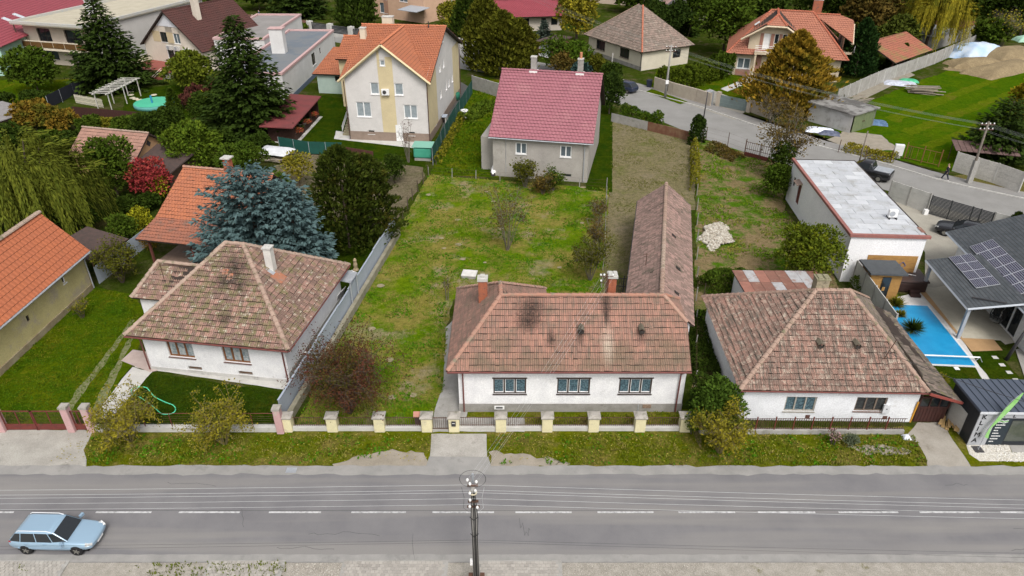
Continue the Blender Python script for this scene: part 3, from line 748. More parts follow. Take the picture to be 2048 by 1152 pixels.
ROUGH = lawn('rough_ground', (.032,.055,.006), (.048,.062,.008), (.09,.08,.035), (.12,.095,.06), s1=.5)
VERGE = lawn('verge_grass', (.075,.105,.004), (.125,.130,.006), (.185,.15,.04), (.20,.165,.11), s1=1.0, dry_lo=.47, dry_hi=.62, dirt_lo=.62, dirt_hi=.72)
PLOT = lawn('plot_grass', (.062,.140,.004), (.125,.180,.006), (.215,.185,.045), (.27,.22,.135), s1=.35, dry_lo=.44, dry_hi=.56, dirt_lo=.53, dirt_hi=.65, s2=.28)
LUSH = lawn('lush_grass', (.034,.080,.003), (.082,.108,.003), (.125,.122,.008), (.13,.11,.05), s1=.5, dry_lo=.52, dry_hi=.66, dirt_lo=.70, dirt_hi=.78)
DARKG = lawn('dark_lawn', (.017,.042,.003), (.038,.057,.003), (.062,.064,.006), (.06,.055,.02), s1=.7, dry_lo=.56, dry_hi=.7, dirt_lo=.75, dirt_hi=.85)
FIELD = lawn('field_grass', (.038,.092,.003), (.070,.118,.003), (.10,.12,.006), (.13,.12,.04), s1=.3, dry_lo=.55, dry_hi=.7, dirt_lo=.72, dirt_hi=.8)
SOIL = lawn('garden_soil', (.18,.15,.10), (.14,.115,.075), (.10,.10,.045), (.17,.14,.10), s1=1.2, dry_lo=.52, dry_hi=.64)
DRYY = lawn('dry_yard', (.20,.165,.10), (.165,.145,.07), (.12,.13,.035), (.215,.175,.12), s1=.5, dry_lo=.52, dry_hi=.66, dirt_lo=.54, dirt_hi=.66)
BARE = lawn('bare_lot', (.235,.17,.095), (.195,.15,.075), (.065,.135,.008), (.235,.165,.105), s1=.6, dry_lo=.47, dry_hi=.57, dirt_lo=.62, dirt_hi=.7)
DIRT = mat('trodden_earth', (.30,.265,.215), (.24,.21,.165), sc=1.5, blot=(.15,.15,.07), bsc=1.0, blo=.62, bhi=.7, bump=.3, bs=20)
GRAVEL = mat('grey_gravel', (.34,.315,.275), (.26,.24,.205), sc=2.5, blot=(.15,.14,.07), bsc=.9, blo=.62, bhi=.7, bump=.6, bs=28, fine=.35)
ASPH = mat('main_road_asphalt', (.180,.175,.178), (.150,.146,.152), sc=.5, streak=(.212,.203,.195), stsc=(.04, .7, 1), stlo=.46, sthi=.64, blot=(.145,.14,.14), bsc=.3, blo=.62, bhi=.8, bump=.2, bs=60, fine=.14)
ASPH2 = mat('back_street_asphalt', (.24,.235,.225), (.205,.20,.19), sc=.4, blot=(.17,.165,.155), bsc=.5, blo=.6, bhi=.75, bump=.15, bs=30, fine=.12)
EDGE = mat('dusty_road_edge', (.29,.28,.265), (.235,.23,.22), sc=1.0, blot=(.20,.195,.185), bsc=.8, blo=.55, bhi=.7, bump=.2, bs=40)
LINE = mat('worn_road_paint', (.50,.50,.50), (.27,.27,.27), sc=5, lo=.42, hi=.66, rough=.7)
PAVER = mat('paver_grey', (.33,.31,.28), (.28,.26,.235), sc=.8, tint=(.38,.355,.32), bump=.2, bs=40)

ground = struct('ground', MB().poly([(-420, -60, 0), (420, -60, 0), (420, 900, 0), (-420, 900, 0)]), ROUGH)
road = struct('main_road', MB().poly([(-110, 21.75, .02), (110, 21.75, .02), (110, 27.72, .02), (-110, 27.72, .02)]), ASPH)
patch('road_shoulder', [Vector((-90, 27.30, 0)), Vector((90, 27.26, 0)), Vector((90, 27.9, 0)), Vector((-90, 27.95, 0))], .026, EDGE, .07, .5)
patch('road_gutter', [Vector((-90, 21.78, 0)), Vector((90, 21.78, 0)), Vector((90, 22.2, 0)), Vector((-90, 22.2, 0))], .026, EDGE, .03, .5, 4)
lanes = [(192, 303), (358, 480), (538, 642), (703, 812), (865, 988), (1031, 1143), (1195, 1307), (1357, 1470), (1516, 1630), (1677, 1796), (1839, 1958), (2001, 2115)]
for a, b in lanes:
    A, B = at(a, 1025), at(b, 1025); mb = MB().box(A.x, B.x, 24.68, 24.78, .022, .026); o = mb.build('lane_dash', LINE, road)
x = at(192, 1025).x - 4.12
for i in range(4): MB().box(x-2.9, x, 24.68, 24.78, .022, .026).build('lane_dash', LINE, road); x -= 4.12
g = random.Random(3); TAR = mat('tar', (.07,.07,.07))
for i in range(9):
    x_, y_ = g.uniform(-26, 26), g.uniform(22.3, 27.1); P = [Vector((x_, y_, .023))]
    for k in range(g.randrange(5, 12)): P.append(P[-1] + Vector((g.gauss(.28, .12)*(1 if i % 3 else .25), g.gauss(0, .09)*(1 if i % 3 else 3), 0)))
    MB().tube(P, .008, 3).build('tar_crack', TAR, road)
dr = MB().box(-12.1, -11.55, 27.42, 27.78, .02, .036).build('drain_grate', GALV, road)
seam = MB().box(-60, 60, 24.83, 24.85, .021, .024).build('joint_seam', TAR, road)
for X, Y in ((-11.5, 27.45), (-2.0, 24.0)):
    pass
patch('gravel_footway', [Vector((-90, 10, 0)), Vector((90, 10, 0)), Vector((90, 21.85, 0)), Vector((-90, 21.85, 0))], .008, GRAVEL)
# block paving laid stone by stone along the kerb
def paving(x0, x1, y0, y1, seed, n_ind):
    base = struct('block_paving', MB().box(x0-.08, x1+.08, y0-.1, y1+.06, .008, .05), CONC); g = random.Random(seed)
    V, F, T = [], [], []; pl = .2; pw = .165; ind = 0; r = 0; y = y1-pw; var = []
    def blk(mb, j): return mb.add([(0, 0, 0), (pl-.014, 0, 0), (pl-.014, pw-.014, 0), (0, pw-.014, 0), (.006, .006, .045+j), (pl-.02, .006, .045+j), (pl-.02, pw-.02, .045+j), (.006, pw-.02, .045+j)], [(4,5,6,7),(0,1,5,4),(1,2,6,5),(2,3,7,6),(3,0,4,7)])
    for q in range(4):
        me = bpy.data.meshes.new('paving_block'); m_ = blk(MB(), 0); me.from_pydata(m_.v, [], m_.f); me.materials.append(PAVER)
        a = me.attributes.new('tint', 'FLOAT', 'POINT'); a.data.foreach_set('value', np.full(8, q/3, dtype=np.float32)); var.append(me)
    rest = MB(); TT = []
    while y > y0:
        X = x0 + (pl*.5 if r % 2 else 0)
        while X < x1-pl:
            if ind < n_ind and g.random() > .02:
                o = bpy.data.objects.new('paving_block', var[g.randrange(4)]); link(o, base); o.location = (X, y, .03+g.uniform(-.004, .004)); ind += 1
            else:
                k = blk(MB(), g.uniform(-.004, .004)); rest.add([(a+X, b+y, c+.03) for a, b, c in k.v], k.f); TT += [g.random()]*8
            X += pl
        y -= pw; r += 1
    if rest.v:
        o = rest.build('paving_blocks', PAVER, base); o['kind'] = 'stuff'
        a = o.data.attributes.new('tint', 'FLOAT', 'POINT'); a.data.foreach_set('value', np.array(TT, dtype=np.float32))
    return base
for i, (a, b) in enumerate(((-60, 132), (420, 566), (688, 893), (958, 1120))):
    paving(at(a, 1130).x, at(b, 1130).x, 20.6, 21.80, i, 120 if i else 60)
WEEDM = leafm('weed', (.09,.11,.02), (.15,.14,.05))
turf('footway_weeds', 'sparse weeds growing through the gravel beside the road', [Vector((-24, 20.7, 0)), Vector((-10.4, 20.7, 0)), Vector((-10.4, 21.7, 0)), Vector((-24, 21.7, 0))], 40, WEEDM, .10, .06, thr=.06, seed=5)
PEB = mat('pale_pebble', (.48,.45,.40), (.34,.31,.27), sc=9, lo=.4, hi=.6)
def pebbles(name, label, pts, n, r0, r1, m, seed=0, z=.02, mound=0.0):
    g = np.random.default_rng(seed); P = [(p[0], p[1]) for p in pts]; xs = [p[0] for p in P]; ys = [p[1] for p in P]
    X = min(xs)+(max(xs)-min(xs))*g.random(n*3); Y = min(ys)+(max(ys)-min(ys))*g.random(n*3); k = inside(P, X, Y); X, Y = X[k][:n], Y[k][:n]; n = len(X)
    cx, cy = np.mean(xs), np.mean(ys); rx, ry = (max(xs)-min(xs))/2, (max(ys)-min(ys))/2
    zz = z + mound*np.clip(1-((X-cx)/rx)**2-((Y-cy)/ry)**2, 0, 1)**.7
    oct_ = np.array([(1,0,0),(0,1,0),(-1,0,0),(0,-1,0),(0,0,1),(0,0,-1)], float); fc = np.array([(0,1,4),(1,2,4),(2,3,4),(3,0,4),(1,0,5),(2,1,5),(3,2,5),(0,3,5)])
    s = (r0+(r1-r0)*g.random(n)**2)[:, None, None]; ax = rdir(n); V = oct_[None]*s*(.6+.6*g.random((n, 6, 1)))
    a = g.random(n)*6.28; ca, sa = np.cos(a)[:, None], np.sin(a)[:, None]; V = np.stack([V[..., 0]*ca-V[..., 1]*sa, V[..., 0]*sa+V[..., 1]*ca, V[..., 2]*.7], -1)
    V += np.stack([X, Y, zz], 1)[:, None]; F = (fc[None]+np.arange(n)[:, None, None]*6).reshape(-1, 3)
    o = npmesh(name, V.reshape(-1, 3), F, m, None, np.repeat(g.random(n), 6)); return tag(o, label, 'stones', kind='stuff')
pebbles('footway_stones', 'loose pale stones scattered over the footway gravel', [Vector((-10.2, 20.7, 0)), Vector((-5.5, 20.7, 0)), Vector((-5.5, 21.7, 0)), Vector((-10.2, 21.7, 0))], 1600, .015, .05, PEB, 1)
pebbles('footway_stones', 'loose pale stones lying right of the paved strip', [Vector((1.6, 20.7, 0)), Vector((9, 20.7, 0)), Vector((9, 21.7, 0)), Vector((1.6, 21.7, 0))], 1800, .012, .04, PEB, 2)

# verge and its driveways
patch('verge', [Vector((-90, 27.86, 0)), Vector((90, 27.86, 0)), Vector((90, 31.0, 0)), Vector((-90, 31.0, 0))], .006, VERGE, .12, .4)
patch('left_driveway', px((-60, 858), (168, 858), (182, 868), (166, 900), (176, 936), (-60, 942)), .014, mat('driveway_gravel', (.36,.345,.31), (.29,.275,.245), sc=1.0, blot=(.22,.205,.175), bsc=.8, blo=.6, bhi=.7, bump=.3, bs=25, fine=.2), .10)
patch('concrete_driveway', px((863, 868), (973, 868), (974, 914), (860, 914)), .018, mat('driveway_concrete', (.37,.35,.32), (.31,.295,.265), sc=1.5, blot=(.24,.225,.20), bsc=1.2, blo=.55, bhi=.7, bump=.2, bs=25, fine=.2), .02, .5)
patch('asphalt_apron', px((859, 914), (976, 914), (985, 940), (850, 940)), .022, EDGE, .03)
patch('trodden_patch', px((858, 928), (850, 905), (790, 900), (700, 917), (660, 930), (672, 936), (850, 936)), .012, DIRT, .16, .3)
patch('trodden_patch', px((976, 904), (1060, 910), (1145, 928), (1130, 934), (980, 934)), .012, DIRT, .14, .3, 3)
patch('trodden_patch', px((1690, 893), (1780, 889), (1830, 905), (1800, 912), (1720, 906)), .012, DIRT, .14, .3, 5)
patch('gate_drive', px((1838, 846), (1885, 843), (1905, 880), (1925, 910), (1948, 940), (1858, 940), (1850, 915), (1836, 885), (1805, 875), (1825, 858)), .016, mat('old_drive', (.33,.305,.265), (.27,.245,.21), sc=1.0, blot=(.20,.18,.14), bsc=1.0, blo=.6, bhi=.7, bump=.3, bs=25), .08, .4)
wg = px((1932, 884), (2015, 888), (2022, 905), (2060, 905), (2060, 924), (1960, 922), (1940, 908))
patch('white_gravel_bed', wg, .014, mat('white_gravel', (.56,.53,.47), (.44,.41,.35), sc=6, bump=.5, bs=20), .05)
pebbles('white_pebbles', 'cream crushed stone bed in front of the shop window', wg, 2600, .02, .055, mat('cream_stone', (.60,.57,.50), (.42,.37,.30), sc=12, lo=.45, hi=.65, tint=(.70,.69,.66)), 3)
patch('shop_doorstep', px((2016, 884), (2100, 884), (2100, 905), (2024, 905)), .02, CONC)

# plots
main_poly = px((585, 862), (857, 350), (1218, 378), (1205, 600), (905, 600), (895, 650), (888, 780), (862, 832), (856, 862))
patch('plot_lawn', main_poly, .008, PLOT, .1)
patch('house_path', px((907, 640), (892, 655), (887, 775), (866, 828), (866, 864), (1050, 864), (1050, 835), (935, 835), (935, 640)), .016, CONC, .04, .4)
patch('front_strip', px((935, 858), (935, 822), (1375, 818), (1385, 858)), .01, VERGE, .05)
patch('side_yard', px((1218, 372), (1218, 225), (1390, 265), (1390, 420), (1290, 420), (1262, 600), (1205, 600)), .008, DRYY, .1)
patch('bare_lot', px((1396, 280), (1440, 285), (1560, 320), (1570, 420), (1672, 560), (1690, 600), (1440, 600), (1410, 620), (1400, 900), (1385, 860)), .008, BARE, .1)
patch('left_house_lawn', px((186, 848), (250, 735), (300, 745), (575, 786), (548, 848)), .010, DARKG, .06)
patch('left_side_lawn', px((-120, 852), (130, 852), (205, 812), (262, 733), (300, 640), (270, 590), (180, 572), (-120, 800)), .010, LUSH, .06)
for k in range(2):
    patch('mesh_paver_track', px((118+k*62, 830), (140+k*62, 826), (270+k*12, 640), (262+k*12, 640)), .014, mat('grass_paver', (.17,.17,.09), (.10,.12,.03), sc=5, lo=.4, hi=.6, bump=.4, bs=12), .08, .4, k)
patch('garden_path', px((186, 836), (222, 838), (304, 744), (264, 735)), .024, CONC_L, .04)
patch('porch_slab', px((242, 722), (266, 700), (306, 706), (316, 742), (300, 745)), .03, mat('pink_slab', (.42,.34,.31), (.36,.29,.265), sc=2, bump=.1))
patch('left_house_apron', px((268, 735), (585, 782), (690, 610), (675, 600), (300, 700)), .014, CONC_L, .03)
patch('left_back_lawn', px((600, 600), (660, 480), (780, 460), (800, 440), (690, 620)), .010, DARKG, .06)
patch('vegetable_soil', px((545, 300), (845, 330), (850, 352), (770, 480), (560, 400)), .006, SOIL, .2)
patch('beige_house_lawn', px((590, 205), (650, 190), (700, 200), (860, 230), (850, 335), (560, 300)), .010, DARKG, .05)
patch('beige_house_apron', px((672, 262), (865, 288), (858, 300), (668, 278)), .018, CONC_L, .03)
patch('green_yard', px((860, 350), (995, 355), (1000, 160), (950, 150)), .010, LUSH, .05)
patch('side_passage', px((868, 300), (880, 305), (940, 175), (915, 160)), .010, mat('dark_gravel', (.06,.06,.06), (.09,.085,.08), sc=5, bump=.4))
patch('side_grass', px((1170, 380), (1225, 385), (1225, 190), (1196, 180)), .010, DARKG, .05)
# back street, its footway and kerb
far = [(300, 18), (480, 38), (600, 50), (760, 68), (905, 98), (1060, 128), (1180, 148), (1265, 178), (1400, 214), (1530, 258), (1640, 293), (1763, 326), (1859, 355), (1935, 374), (2038, 396), (2200, 425)]
near = [(300, 42), (480, 64), (640, 80), (760, 98), (905, 135), (1060, 160), (1150, 180), (1240, 208), (1400, 275), (1530, 318), (1640, 348), (1763, 378), (1859, 408), (1935, 432), (2060, 462), (2200, 492)]
patch('back_street', px(*far, *near[::-1]), .012, ASPH2)
far2 = [(p[0]+4, p[1]-13 if p[0] > 1250 else p[1]-6) for p in far]
patch('back_footway', px(*far, *far2[::-1]), .016, mat('footway_asphalt', (.20,.195,.19), (.25,.24,.225), sc=.8, bump=.2, bs=25), .05)
for i in range(6, len(far)-1):
    A, B = at(*far[i]), at(*far[i+1]); L = (B-A).length; k = max(1, int(L/1.0)); rz = math.atan2((B-A).y, (B-A).x); me = MB().obox((0, 0, .05), (1.0*L/k/1.0-.03, .14, .12), rz)
    o0 = struct('kerb', me, CONC_L); o0.location = A.lerp(B, .5/k)
    for j in range(1, k):
        o = bpy.data.objects.new('kerb_stone', o0.data); link(o, o0); o.location = A.lerp(B, (j+.5)/k) - A.lerp(B, .5/k)
patch('street_verge', px(*far2[8:], (2200, 400), (1970, 345), (1905, 352), (1800, 330), (1700, 290), (1600, 262), (1540, 245), (1450, 218)), .008, lawn('dry_verge', (.11,.115,.03), (.16,.125,.045), (.19,.145,.06), (.16,.13,.09), s1=.6), .1)
patch('kerb_verge', px((1292, 184), (1304, 178), (1376, 204), (1360, 209)), .03, LUSH, .08)
patch('villa_drive', px((1352, 200), (1420, 178), (1505, 212), (1470, 240)), .014, mat('villa_paving', (.31,.29,.25), (.25,.235,.20), sc=1, bump=.1), .0)
patch('villa_lawn', px((1300, 182), (1360, 196), (1440, 190), (1520, 205), (1560, 190), (1450, 140), (1320, 120)), .010, LUSH)
patch('villa_path', px((1440, 178), (1455, 183), (1500, 165), (1530, 150), (1500, 150), (1470, 166)), .016, CONC_L)
patch('meadow', px((1640, 245), (1830, 165), (1900, 140), (2048, 120), (2200, 120), (2200, 330), (1990, 320), (1900, 345), (1790, 318), (1700, 275)), .012, FIELD, .2)
for k, (a, b) in enumerate((((1770, 235), (2000, 150)), ((1800, 262), (2048, 172)), ((1840, 290), (2060, 205)))):
    patch('mown_stripe', px(a, b, (b[0]+12, b[1]+6), (a[0]+22, a[1]+10)), .018, lawn('mown', (.075,.118,.004), (.095,.13,.005), (.11,.12,.01), (.12,.11,.03), s1=.4), .25, .8, k)
patch('garage_apron', px((1690, 262), (1760, 270), (1800, 300), (1720, 305), (1655, 280)), .014, DIRT, .2)
patch('earth_ground', px((1880, 138), (1960, 125), (2200, 100), (2200, 125), (2048, 145), (1960, 150)), .016, mat('pale_earth', (.235,.18,.10), (.18,.135,.075), sc=.8, bump=.5, bs=6, fine=.3), .3)
patch('villa_yard', px((1700, 200), (1790, 128), (1830, 150), (1735, 195)), .012, mat('sandy_gravel', (.26,.235,.19), (.20,.18,.14), sc=1.5, bump=.3, bs=15))
patch('yard_paving', px((1850, 505), (1772, 372), (1900, 412), (2060, 470), (2060, 560), (1850, 600)), .010, mat('yard_pavers', (.34,.32,.27), (.29,.27,.23), sc=.8, bump=.2, bs=22), 0)
patch('pool_surround', px((1778, 598), (1860, 580), (1960, 735), (2030, 800), (1990, 800), (1905, 760), (1870, 800), (1800, 700)), .02, mat('pool_slab', (.52,.51,.50), (.46,.45,.44), sc=2, bump=.05), 0)
patch('shop_lawn', px((1862, 728), (1945, 728), (1985, 790), (1905, 800)), .028, DARKG, .03)
patch('shop_lawn', px((1940, 704), (1990, 702), (2060, 780), (1998, 785)), .028, DARKG, .03)
patch('left_gardens', px((-150, 330), (150, 265), (330, 245), (520, 250), (580, 330), (430, 330), (420, 430), (250, 480), (-150, 560)), .006, lawn('dark_garden', (.022,.042,.006), (.038,.05,.008), (.07,.062,.022), (.10,.08,.045), s1=.6), .2)  # ground in dark green and brown tones
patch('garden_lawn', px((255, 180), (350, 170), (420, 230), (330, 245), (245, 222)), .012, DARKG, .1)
patch('garden_lawn', px((380, 285), (430, 250), (410, 320), (320, 300)), .012, LUSH, .1)
patch('garden_lawn', px((-80, 160), (110, 160), (195, 155), (100, 205), (0, 210), (-80, 210)), .012, LUSH, .1)
patch('bean_bed', px((350, 300), (440, 245), (420, 270), (330, 320)), .014, SOIL, .1)

# grass blades on the near lawns
GV = leafm('verge_blade', (.070,.110,.006), (.145,.150,.010), (.22,.18,.05), .8, .5, .64, (1, 1, 1))
GP = leafm('plot_blade', (.055,.145,.004), (.130,.200,.006), (.23,.205,.04), .4, .48, .62, (1, 1, 1))
GL = leafm('lush_blade', (.036,.090,.003), (.088,.125,.004), (.135,.135,.01), .4, .5, .64, (1, 1, 1))
GD = leafm('dark_blade', (.019,.043,.003), (.042,.064,.004), None, 1, 0, 1, (1, 1, 1))
turf('verge_grass', 'uneven yellowish grass strip left of the concrete driveway', px((186, 871), (858, 871), (858, 900), (790, 899), (700, 915), (650, 931), (178, 931), (168, 902)), 75, GV, .10, .05, thr=-.35, seed=1)
turf('verge_grass', 'uneven yellowish grass strip right of the concrete driveway', px((977, 871), (1830, 871), (1850, 915), (1856, 932), (1150, 932), (1060, 908), (980, 902)), 75, GV, .10, .05, thr=-.35, seed=2)
turf('plot_grass', 'patchy green lawn behind the long white tiled house', main_poly, 40, GP, .10, .055, thr=.0, seed=3)
turf('lawn_grass', 'dark clipped lawn in front of the pyramid roofed house', px((226, 846), (306, 748), (570, 788), (548, 846)), 60, GD, .07, .05, thr=-.5, seed=4)
turf('lawn_grass', 'bright green lawn beside the yellow barn wall', px((-60, 846), (130, 846), (185, 812), (240, 733), (280, 640), (264, 592), (182, 574), (-60, 760)), 45, GL, .08, .05, thr=-.4, seed=6)
turf('lot_grass', 'green tufts growing over the bare lot', px((1398, 290), (1560, 325), (1570, 420), (1665, 560), (1440, 590), (1405, 600)), 30, GP, .13, .07, thr=.03, seed=8)
turf('yard_weeds', 'thin dry grass of the yard beside the long annex', px((1222, 235), (1385, 270), (1385, 400), (1290, 410), (1255, 590), (1215, 590)), 16, leafm('dry_blade', (.13,.12,.04), (.18,.155,.07)), .09, .05, thr=.05, seed=9)
turf('strip_weeds', 'weeds between the house plinth and the picket fence', px((1050, 856), (1050, 838), (1375, 822), (1380, 856)), 60, GV, .12, .06, thr=-.1, seed=10)
turf('yard_grass', 'lush grass of the narrow yard beside the pink roofed house', px((862, 348), (985, 352), (998, 175), (950, 170)), 14, GL, .16, .10, thr=-.4, seed=11)
CLOV = leafm('clover', (.038,.125,.004), (.075,.165,.006), None, 1, 0, 1, (1, 1, 1))
turf('clover_patches', 'deep green clover patches scattered over the patchy lawn', main_poly, 26, CLOV, .08, .10, nscale=.5, thr=.22, seed=41)
turf('weed_patches', 'green weed patches in the verge', px((186, 871), (1830, 871), (1850, 930), (178, 930)), 30, CLOV, .09, .10, nscale=.6, thr=.18, seed=42, holes=[px((855, 868), (985, 868), (1000, 940), (700, 940))])
g = random.Random(5); spot = mat('pale_bare_soil', (.29,.245,.155), (.22,.185,.11), sc=4, bump=.4)
for i in range(34):
    q = at(g.uniform(620, 1180), g.uniform(365, 820)); r_ = g.uniform(.1, .3)
    if inside([(p.x, p.y) for p in main_poly], np.array([q.x]), np.array([q.y]))[0]: patch('bare_spot', [Vector((q.x+math.cos(t)*r_*g.uniform(.8, 1.3), q.y+math.sin(t)*r_*g.uniform(.7, 1.1), 0)) for t in [k*.628 for k in range(10)]], .05, spot)
n = 900; X = rng.uniform(-25, 21, n); Y = rng.uniform(28.2, 30.4, n); k = (X < -4.6) | (X > -1.0); X, Y = X[k], Y[k]; n = len(X); P = np.stack([X, Y, np.full(n, .09)], 1); V, F, T_ = leaves(P, rdir(n)*np.array([1, 1, .2]), rdir(n)*.3+np.array([0, 0, 1.0]), .09, .07); tag(npmesh('fallen_leaves', V, F, leafm('fallen_leaf', (.42,.34,.16), (.30,.20,.06)), None, T_), 'pale fallen leaves littered along the grass verge', 'leaves', kind='stuff')
# ------------------------------------------------------------------ the three old tiled houses
TILE_A = mat('clay_tile_pinkish', (.315,.175,.135), (.255,.145,.112), sc=.9, tint=(.21,.125,.10), blot=(.15,.115,.085), bsc=1.0, blo=.50, bhi=.68, rough=.9, bump=.2, bs=25, streak=(.15,.11,.085), stsc=(14, .9, .9), stlo=.46, sthi=.68)
TILE_B = mat('clay_tile_lichen', (.29,.175,.14), (.225,.135,.108), sc=1.1, tint=(.16,.105,.085), blot=(.15,.135,.065), bsc=1.6, blo=.50, bhi=.64, rough=.95, bump=.3, bs=25, streak=(.40,.35,.28), stsc=(3.5, 3.5, 3.5), stlo=.58, sthi=.70)
TILE_C = mat('clay_tile_weathered', (.32,.185,.145), (.255,.155,.122), sc=.7, tint=(.21,.135,.108), blot=(.42,.36,.29), bsc=3.0, blo=.50, bhi=.68, rough=.95, bump=.3, bs=25, streak=(.11,.092,.075), stsc=(9, .8, .8), stlo=.46, sthi=.66)
TILE_D = mat('clay_tile_mossy', (.155,.125,.105), (.20,.155,.13), sc=1.2, tint=(.10,.085,.068), blot=(.14,.13,.055), bsc=2.2, blo=.55, bhi=.65, rough=.95, bump=.3, bs=25)
TILE_E = mat('clay_tile_grey_red', (.35,.225,.19), (.28,.185,.158), sc=.6, tint=(.20,.14,.118), blot=(.12,.10,.075), bsc=.9, blo=.56, bhi=.66, rough=.95, bump=.3, bs=25, streak=(.36,.27,.22), stsc=(3, 3, 3), stlo=.62, sthi=.76)
CAPM = mat('ridge_clay', (.36,.175,.12), (.28,.16,.12), sc=2, tint=(.40,.30,.24), blot=(.20,.17,.12), bsc=2, rough=.95)
CAPM2 = mat('ridge_clay_pale', (.34,.235,.185), (.28,.19,.15), sc=2, tint=(.38,.31,.25), blot=(.18,.16,.10), bsc=2, rough=.95)
DECK = mat('roof_deck', (.045,.032,.026), (.03,.022,.018), sc=3)
HOLE_SHADE = mat('hole_shade', (.02,.018,.016), (.045,.038,.034), sc=6)  # near-black colour standing in for the shade inside openings
BRICK = mat('orange_brick', (.38,.125,.065), (.29,.10,.06), sc=5, blot=(.16,.09,.07), bsc=2)
OLDMETAL = mat('brown_gutter', (.17,.055,.045), (.12,.045,.04), sc=4, rough=.6)
WOODF = mat('brown_window_wood', (.20,.085,.028), (.15,.06,.022), sc=6, rough=.6)
DARKF = mat('dark_window_frame', (.055,.040,.032), (.04,.03,.026), sc=5, rough=.6)
GREYF = mat('grey_window_frame', (.36,.34,.30), (.28,.26,.225), sc=6, rough=.7)

def deck(root, polys, name='roof', t=.14):
    mb = MB()
    for p in polys: mb.slab(p, t)
    return mb.build(name, DECK, root)
def vent_hood(parent, p, nrm, m):
    """small tile ventilation hood on a slope facing the road"""
    x, y, z = p; mb = MB()
    mb.add([(x-.16, y-.30, z-.02), (x+.16, y-.30, z-.02), (x+.16, y-.30, z+.20), (x, y-.30, z+.30), (x-.16, y-.30, z+.20), (x-.17, y+.25, z+.22), (x+.17, y+.25, z+.22), (x, y+.28, z+.34)],
           [(4, 3, 7, 5), (3, 2, 6, 7), (0, 4, 5), (1, 6, 2)])
    o = mb.build('roof_vent', m, parent)
    return o
# ---- long white house in the middle of the plot
hm = House('tiled_house', 'long white cottage with pinkish clay roof, three dark framed windows and a rear wing', (-3.1, 32.35), 0, 0, 13.1, 0, 6.1)
EZ, RZ, RY = 3.42, 6.3, 2.95
for u in (2.02, 5.72, 9.30): hm.win('f', u, 1.36, 1.9, 1.13, DARKF, G_TEAL, 3, DARKF, fw=.075, rev=.08, inner=WHITEP)
hm.side('f', .0, EZ+.1); hm.side('b', 0, EZ+.1); hm.side('r', 0, EZ+.1); hm.side('l', 0, EZ+.1, u0=0, u1=8.0)
hm.wm.poly([(13.1, 0, EZ+.1), (13.1, 6.1, EZ+.1), (13.1, 6.1-1.55, 5.2), (13.1, 1.75, 5.2)])
hm.wm.poly([(0, 8.0, 0), (4.6, 8.0, 0), (4.6, 8.0, EZ), (0, 8.0, EZ)]); hm.wm.poly([(4.6, 6.1, 0), (4.6, 8.0, 0), (4.6, 8.0, EZ), (4.6, 6.1, EZ)])
hm.finish(WHITE); r = hm.root
MB().box(-.03, 13.13, -.035, .3, 0, .62).build('plinth', GREY_PL, r)
MB().box(-.035, .3, .3, 8.0, 0, .5).build('plinth', GREY_PL, r)
J, K = (2.45, RY, RZ), (2.4, 4.35, RZ); Q = (11.95, RY, RZ)
W = -.55; E_ = 13.2
front = [(W, -.55, EZ), (E_, -.55, EZ), (E_, 1.65, EZ+(2.2)*(RZ-EZ)/3.5), Q, J]
left = [(W, 8.5, EZ), (W, -.55, EZ), J, K]
back = [(E_, 6.45, EZ), (5.3, 6.45, EZ), (2.45, RY, RZ), Q, (E_, 4.25, EZ+2.2*(RZ-EZ)/3.5)]
hipr = [(E_, 1.65, EZ+2.2*(RZ-EZ)/3.5), (E_, 4.25, EZ+2.2*(RZ-EZ)/3.5), Q]
wend = [(5.35, 8.5, EZ), (W, 8.5, EZ), K]; wr_ = [(5.35, 5.9, EZ), (5.35, 8.5, EZ), K, J]
def on_front(px_, py_):
    """place on the front slope (house-local) seen at a photo point"""
    lo, hi = 3.0, 7.0
    for _ in range(40):
        z = (lo+hi)/2; p = at(px_, py_, z); zz = EZ + (p.y-32.35+.55)*(RZ-EZ)/3.5
        if zz > z: lo = z
        else: hi = z
    return Vector((p.x+3.1, p.y-32.35, z))
TA = dict(col2=(.29,.155,.115), sc=.9, tint=(.26,.145,.112), blot=(.15,.115,.085), bsc=1.0, blo=.50, bhi=.68, rough=.9, bump=.2, bs=25, streak=(.15,.11,.085), stsc=(14, .9, .9), stlo=.46, sthi=.68)
def wsp(px_, py_, *a): p = on_front(px_, py_); return (p.x-3.1, p.y+32.35, p.z) + a
TILE_AF = mat('clay_tile_front', (.36,.190,.142), spots=[wsp(1062, 618, .75, .8), wsp(1056, 645, .7, .55), wsp(1212, 606, .3, .9), wsp(1212, 632, .12, .7), wsp(1282, 668, .3, .55), wsp(1160, 668, .25, .55), wsp(1102, 678, .22, .5)] + [wsp(x_, y_, .9, .55, (.15,.11,.075)) for x_, y_ in ((960, 725), (1010, 738), (1060, 722), (1105, 735), (1180, 732), (1225, 722), (1270, 735), (1320, 728), (1360, 715), (1000, 690), (1240, 700), (1330, 690))] + [wsp(1215, 690, .35, 1.0, (.40,.33,.26))], **TA)
roof = deck(r, [front, left, back, hipr, wend, wr_])
roof_tiles(roof, front, TILE_AF, .245, .365, 300, seed=1, lip=.06, wave=.022); roof_tiles(roof, left, TILE_A, .245, .365, seed=2, dark=.3, lip=.06, wave=.022)
roof_tiles(roof, back, TILE_A, .245, .365, seed=3); roof_tiles(roof, hipr, TILE_A, .245, .365, seed=4); roof_tiles(roof, wend, TILE_A, .245, .365, seed=5); roof_tiles(roof, wr_, TILE_A, .245, .365, seed=6)
up = Vector((0, 0, .05))
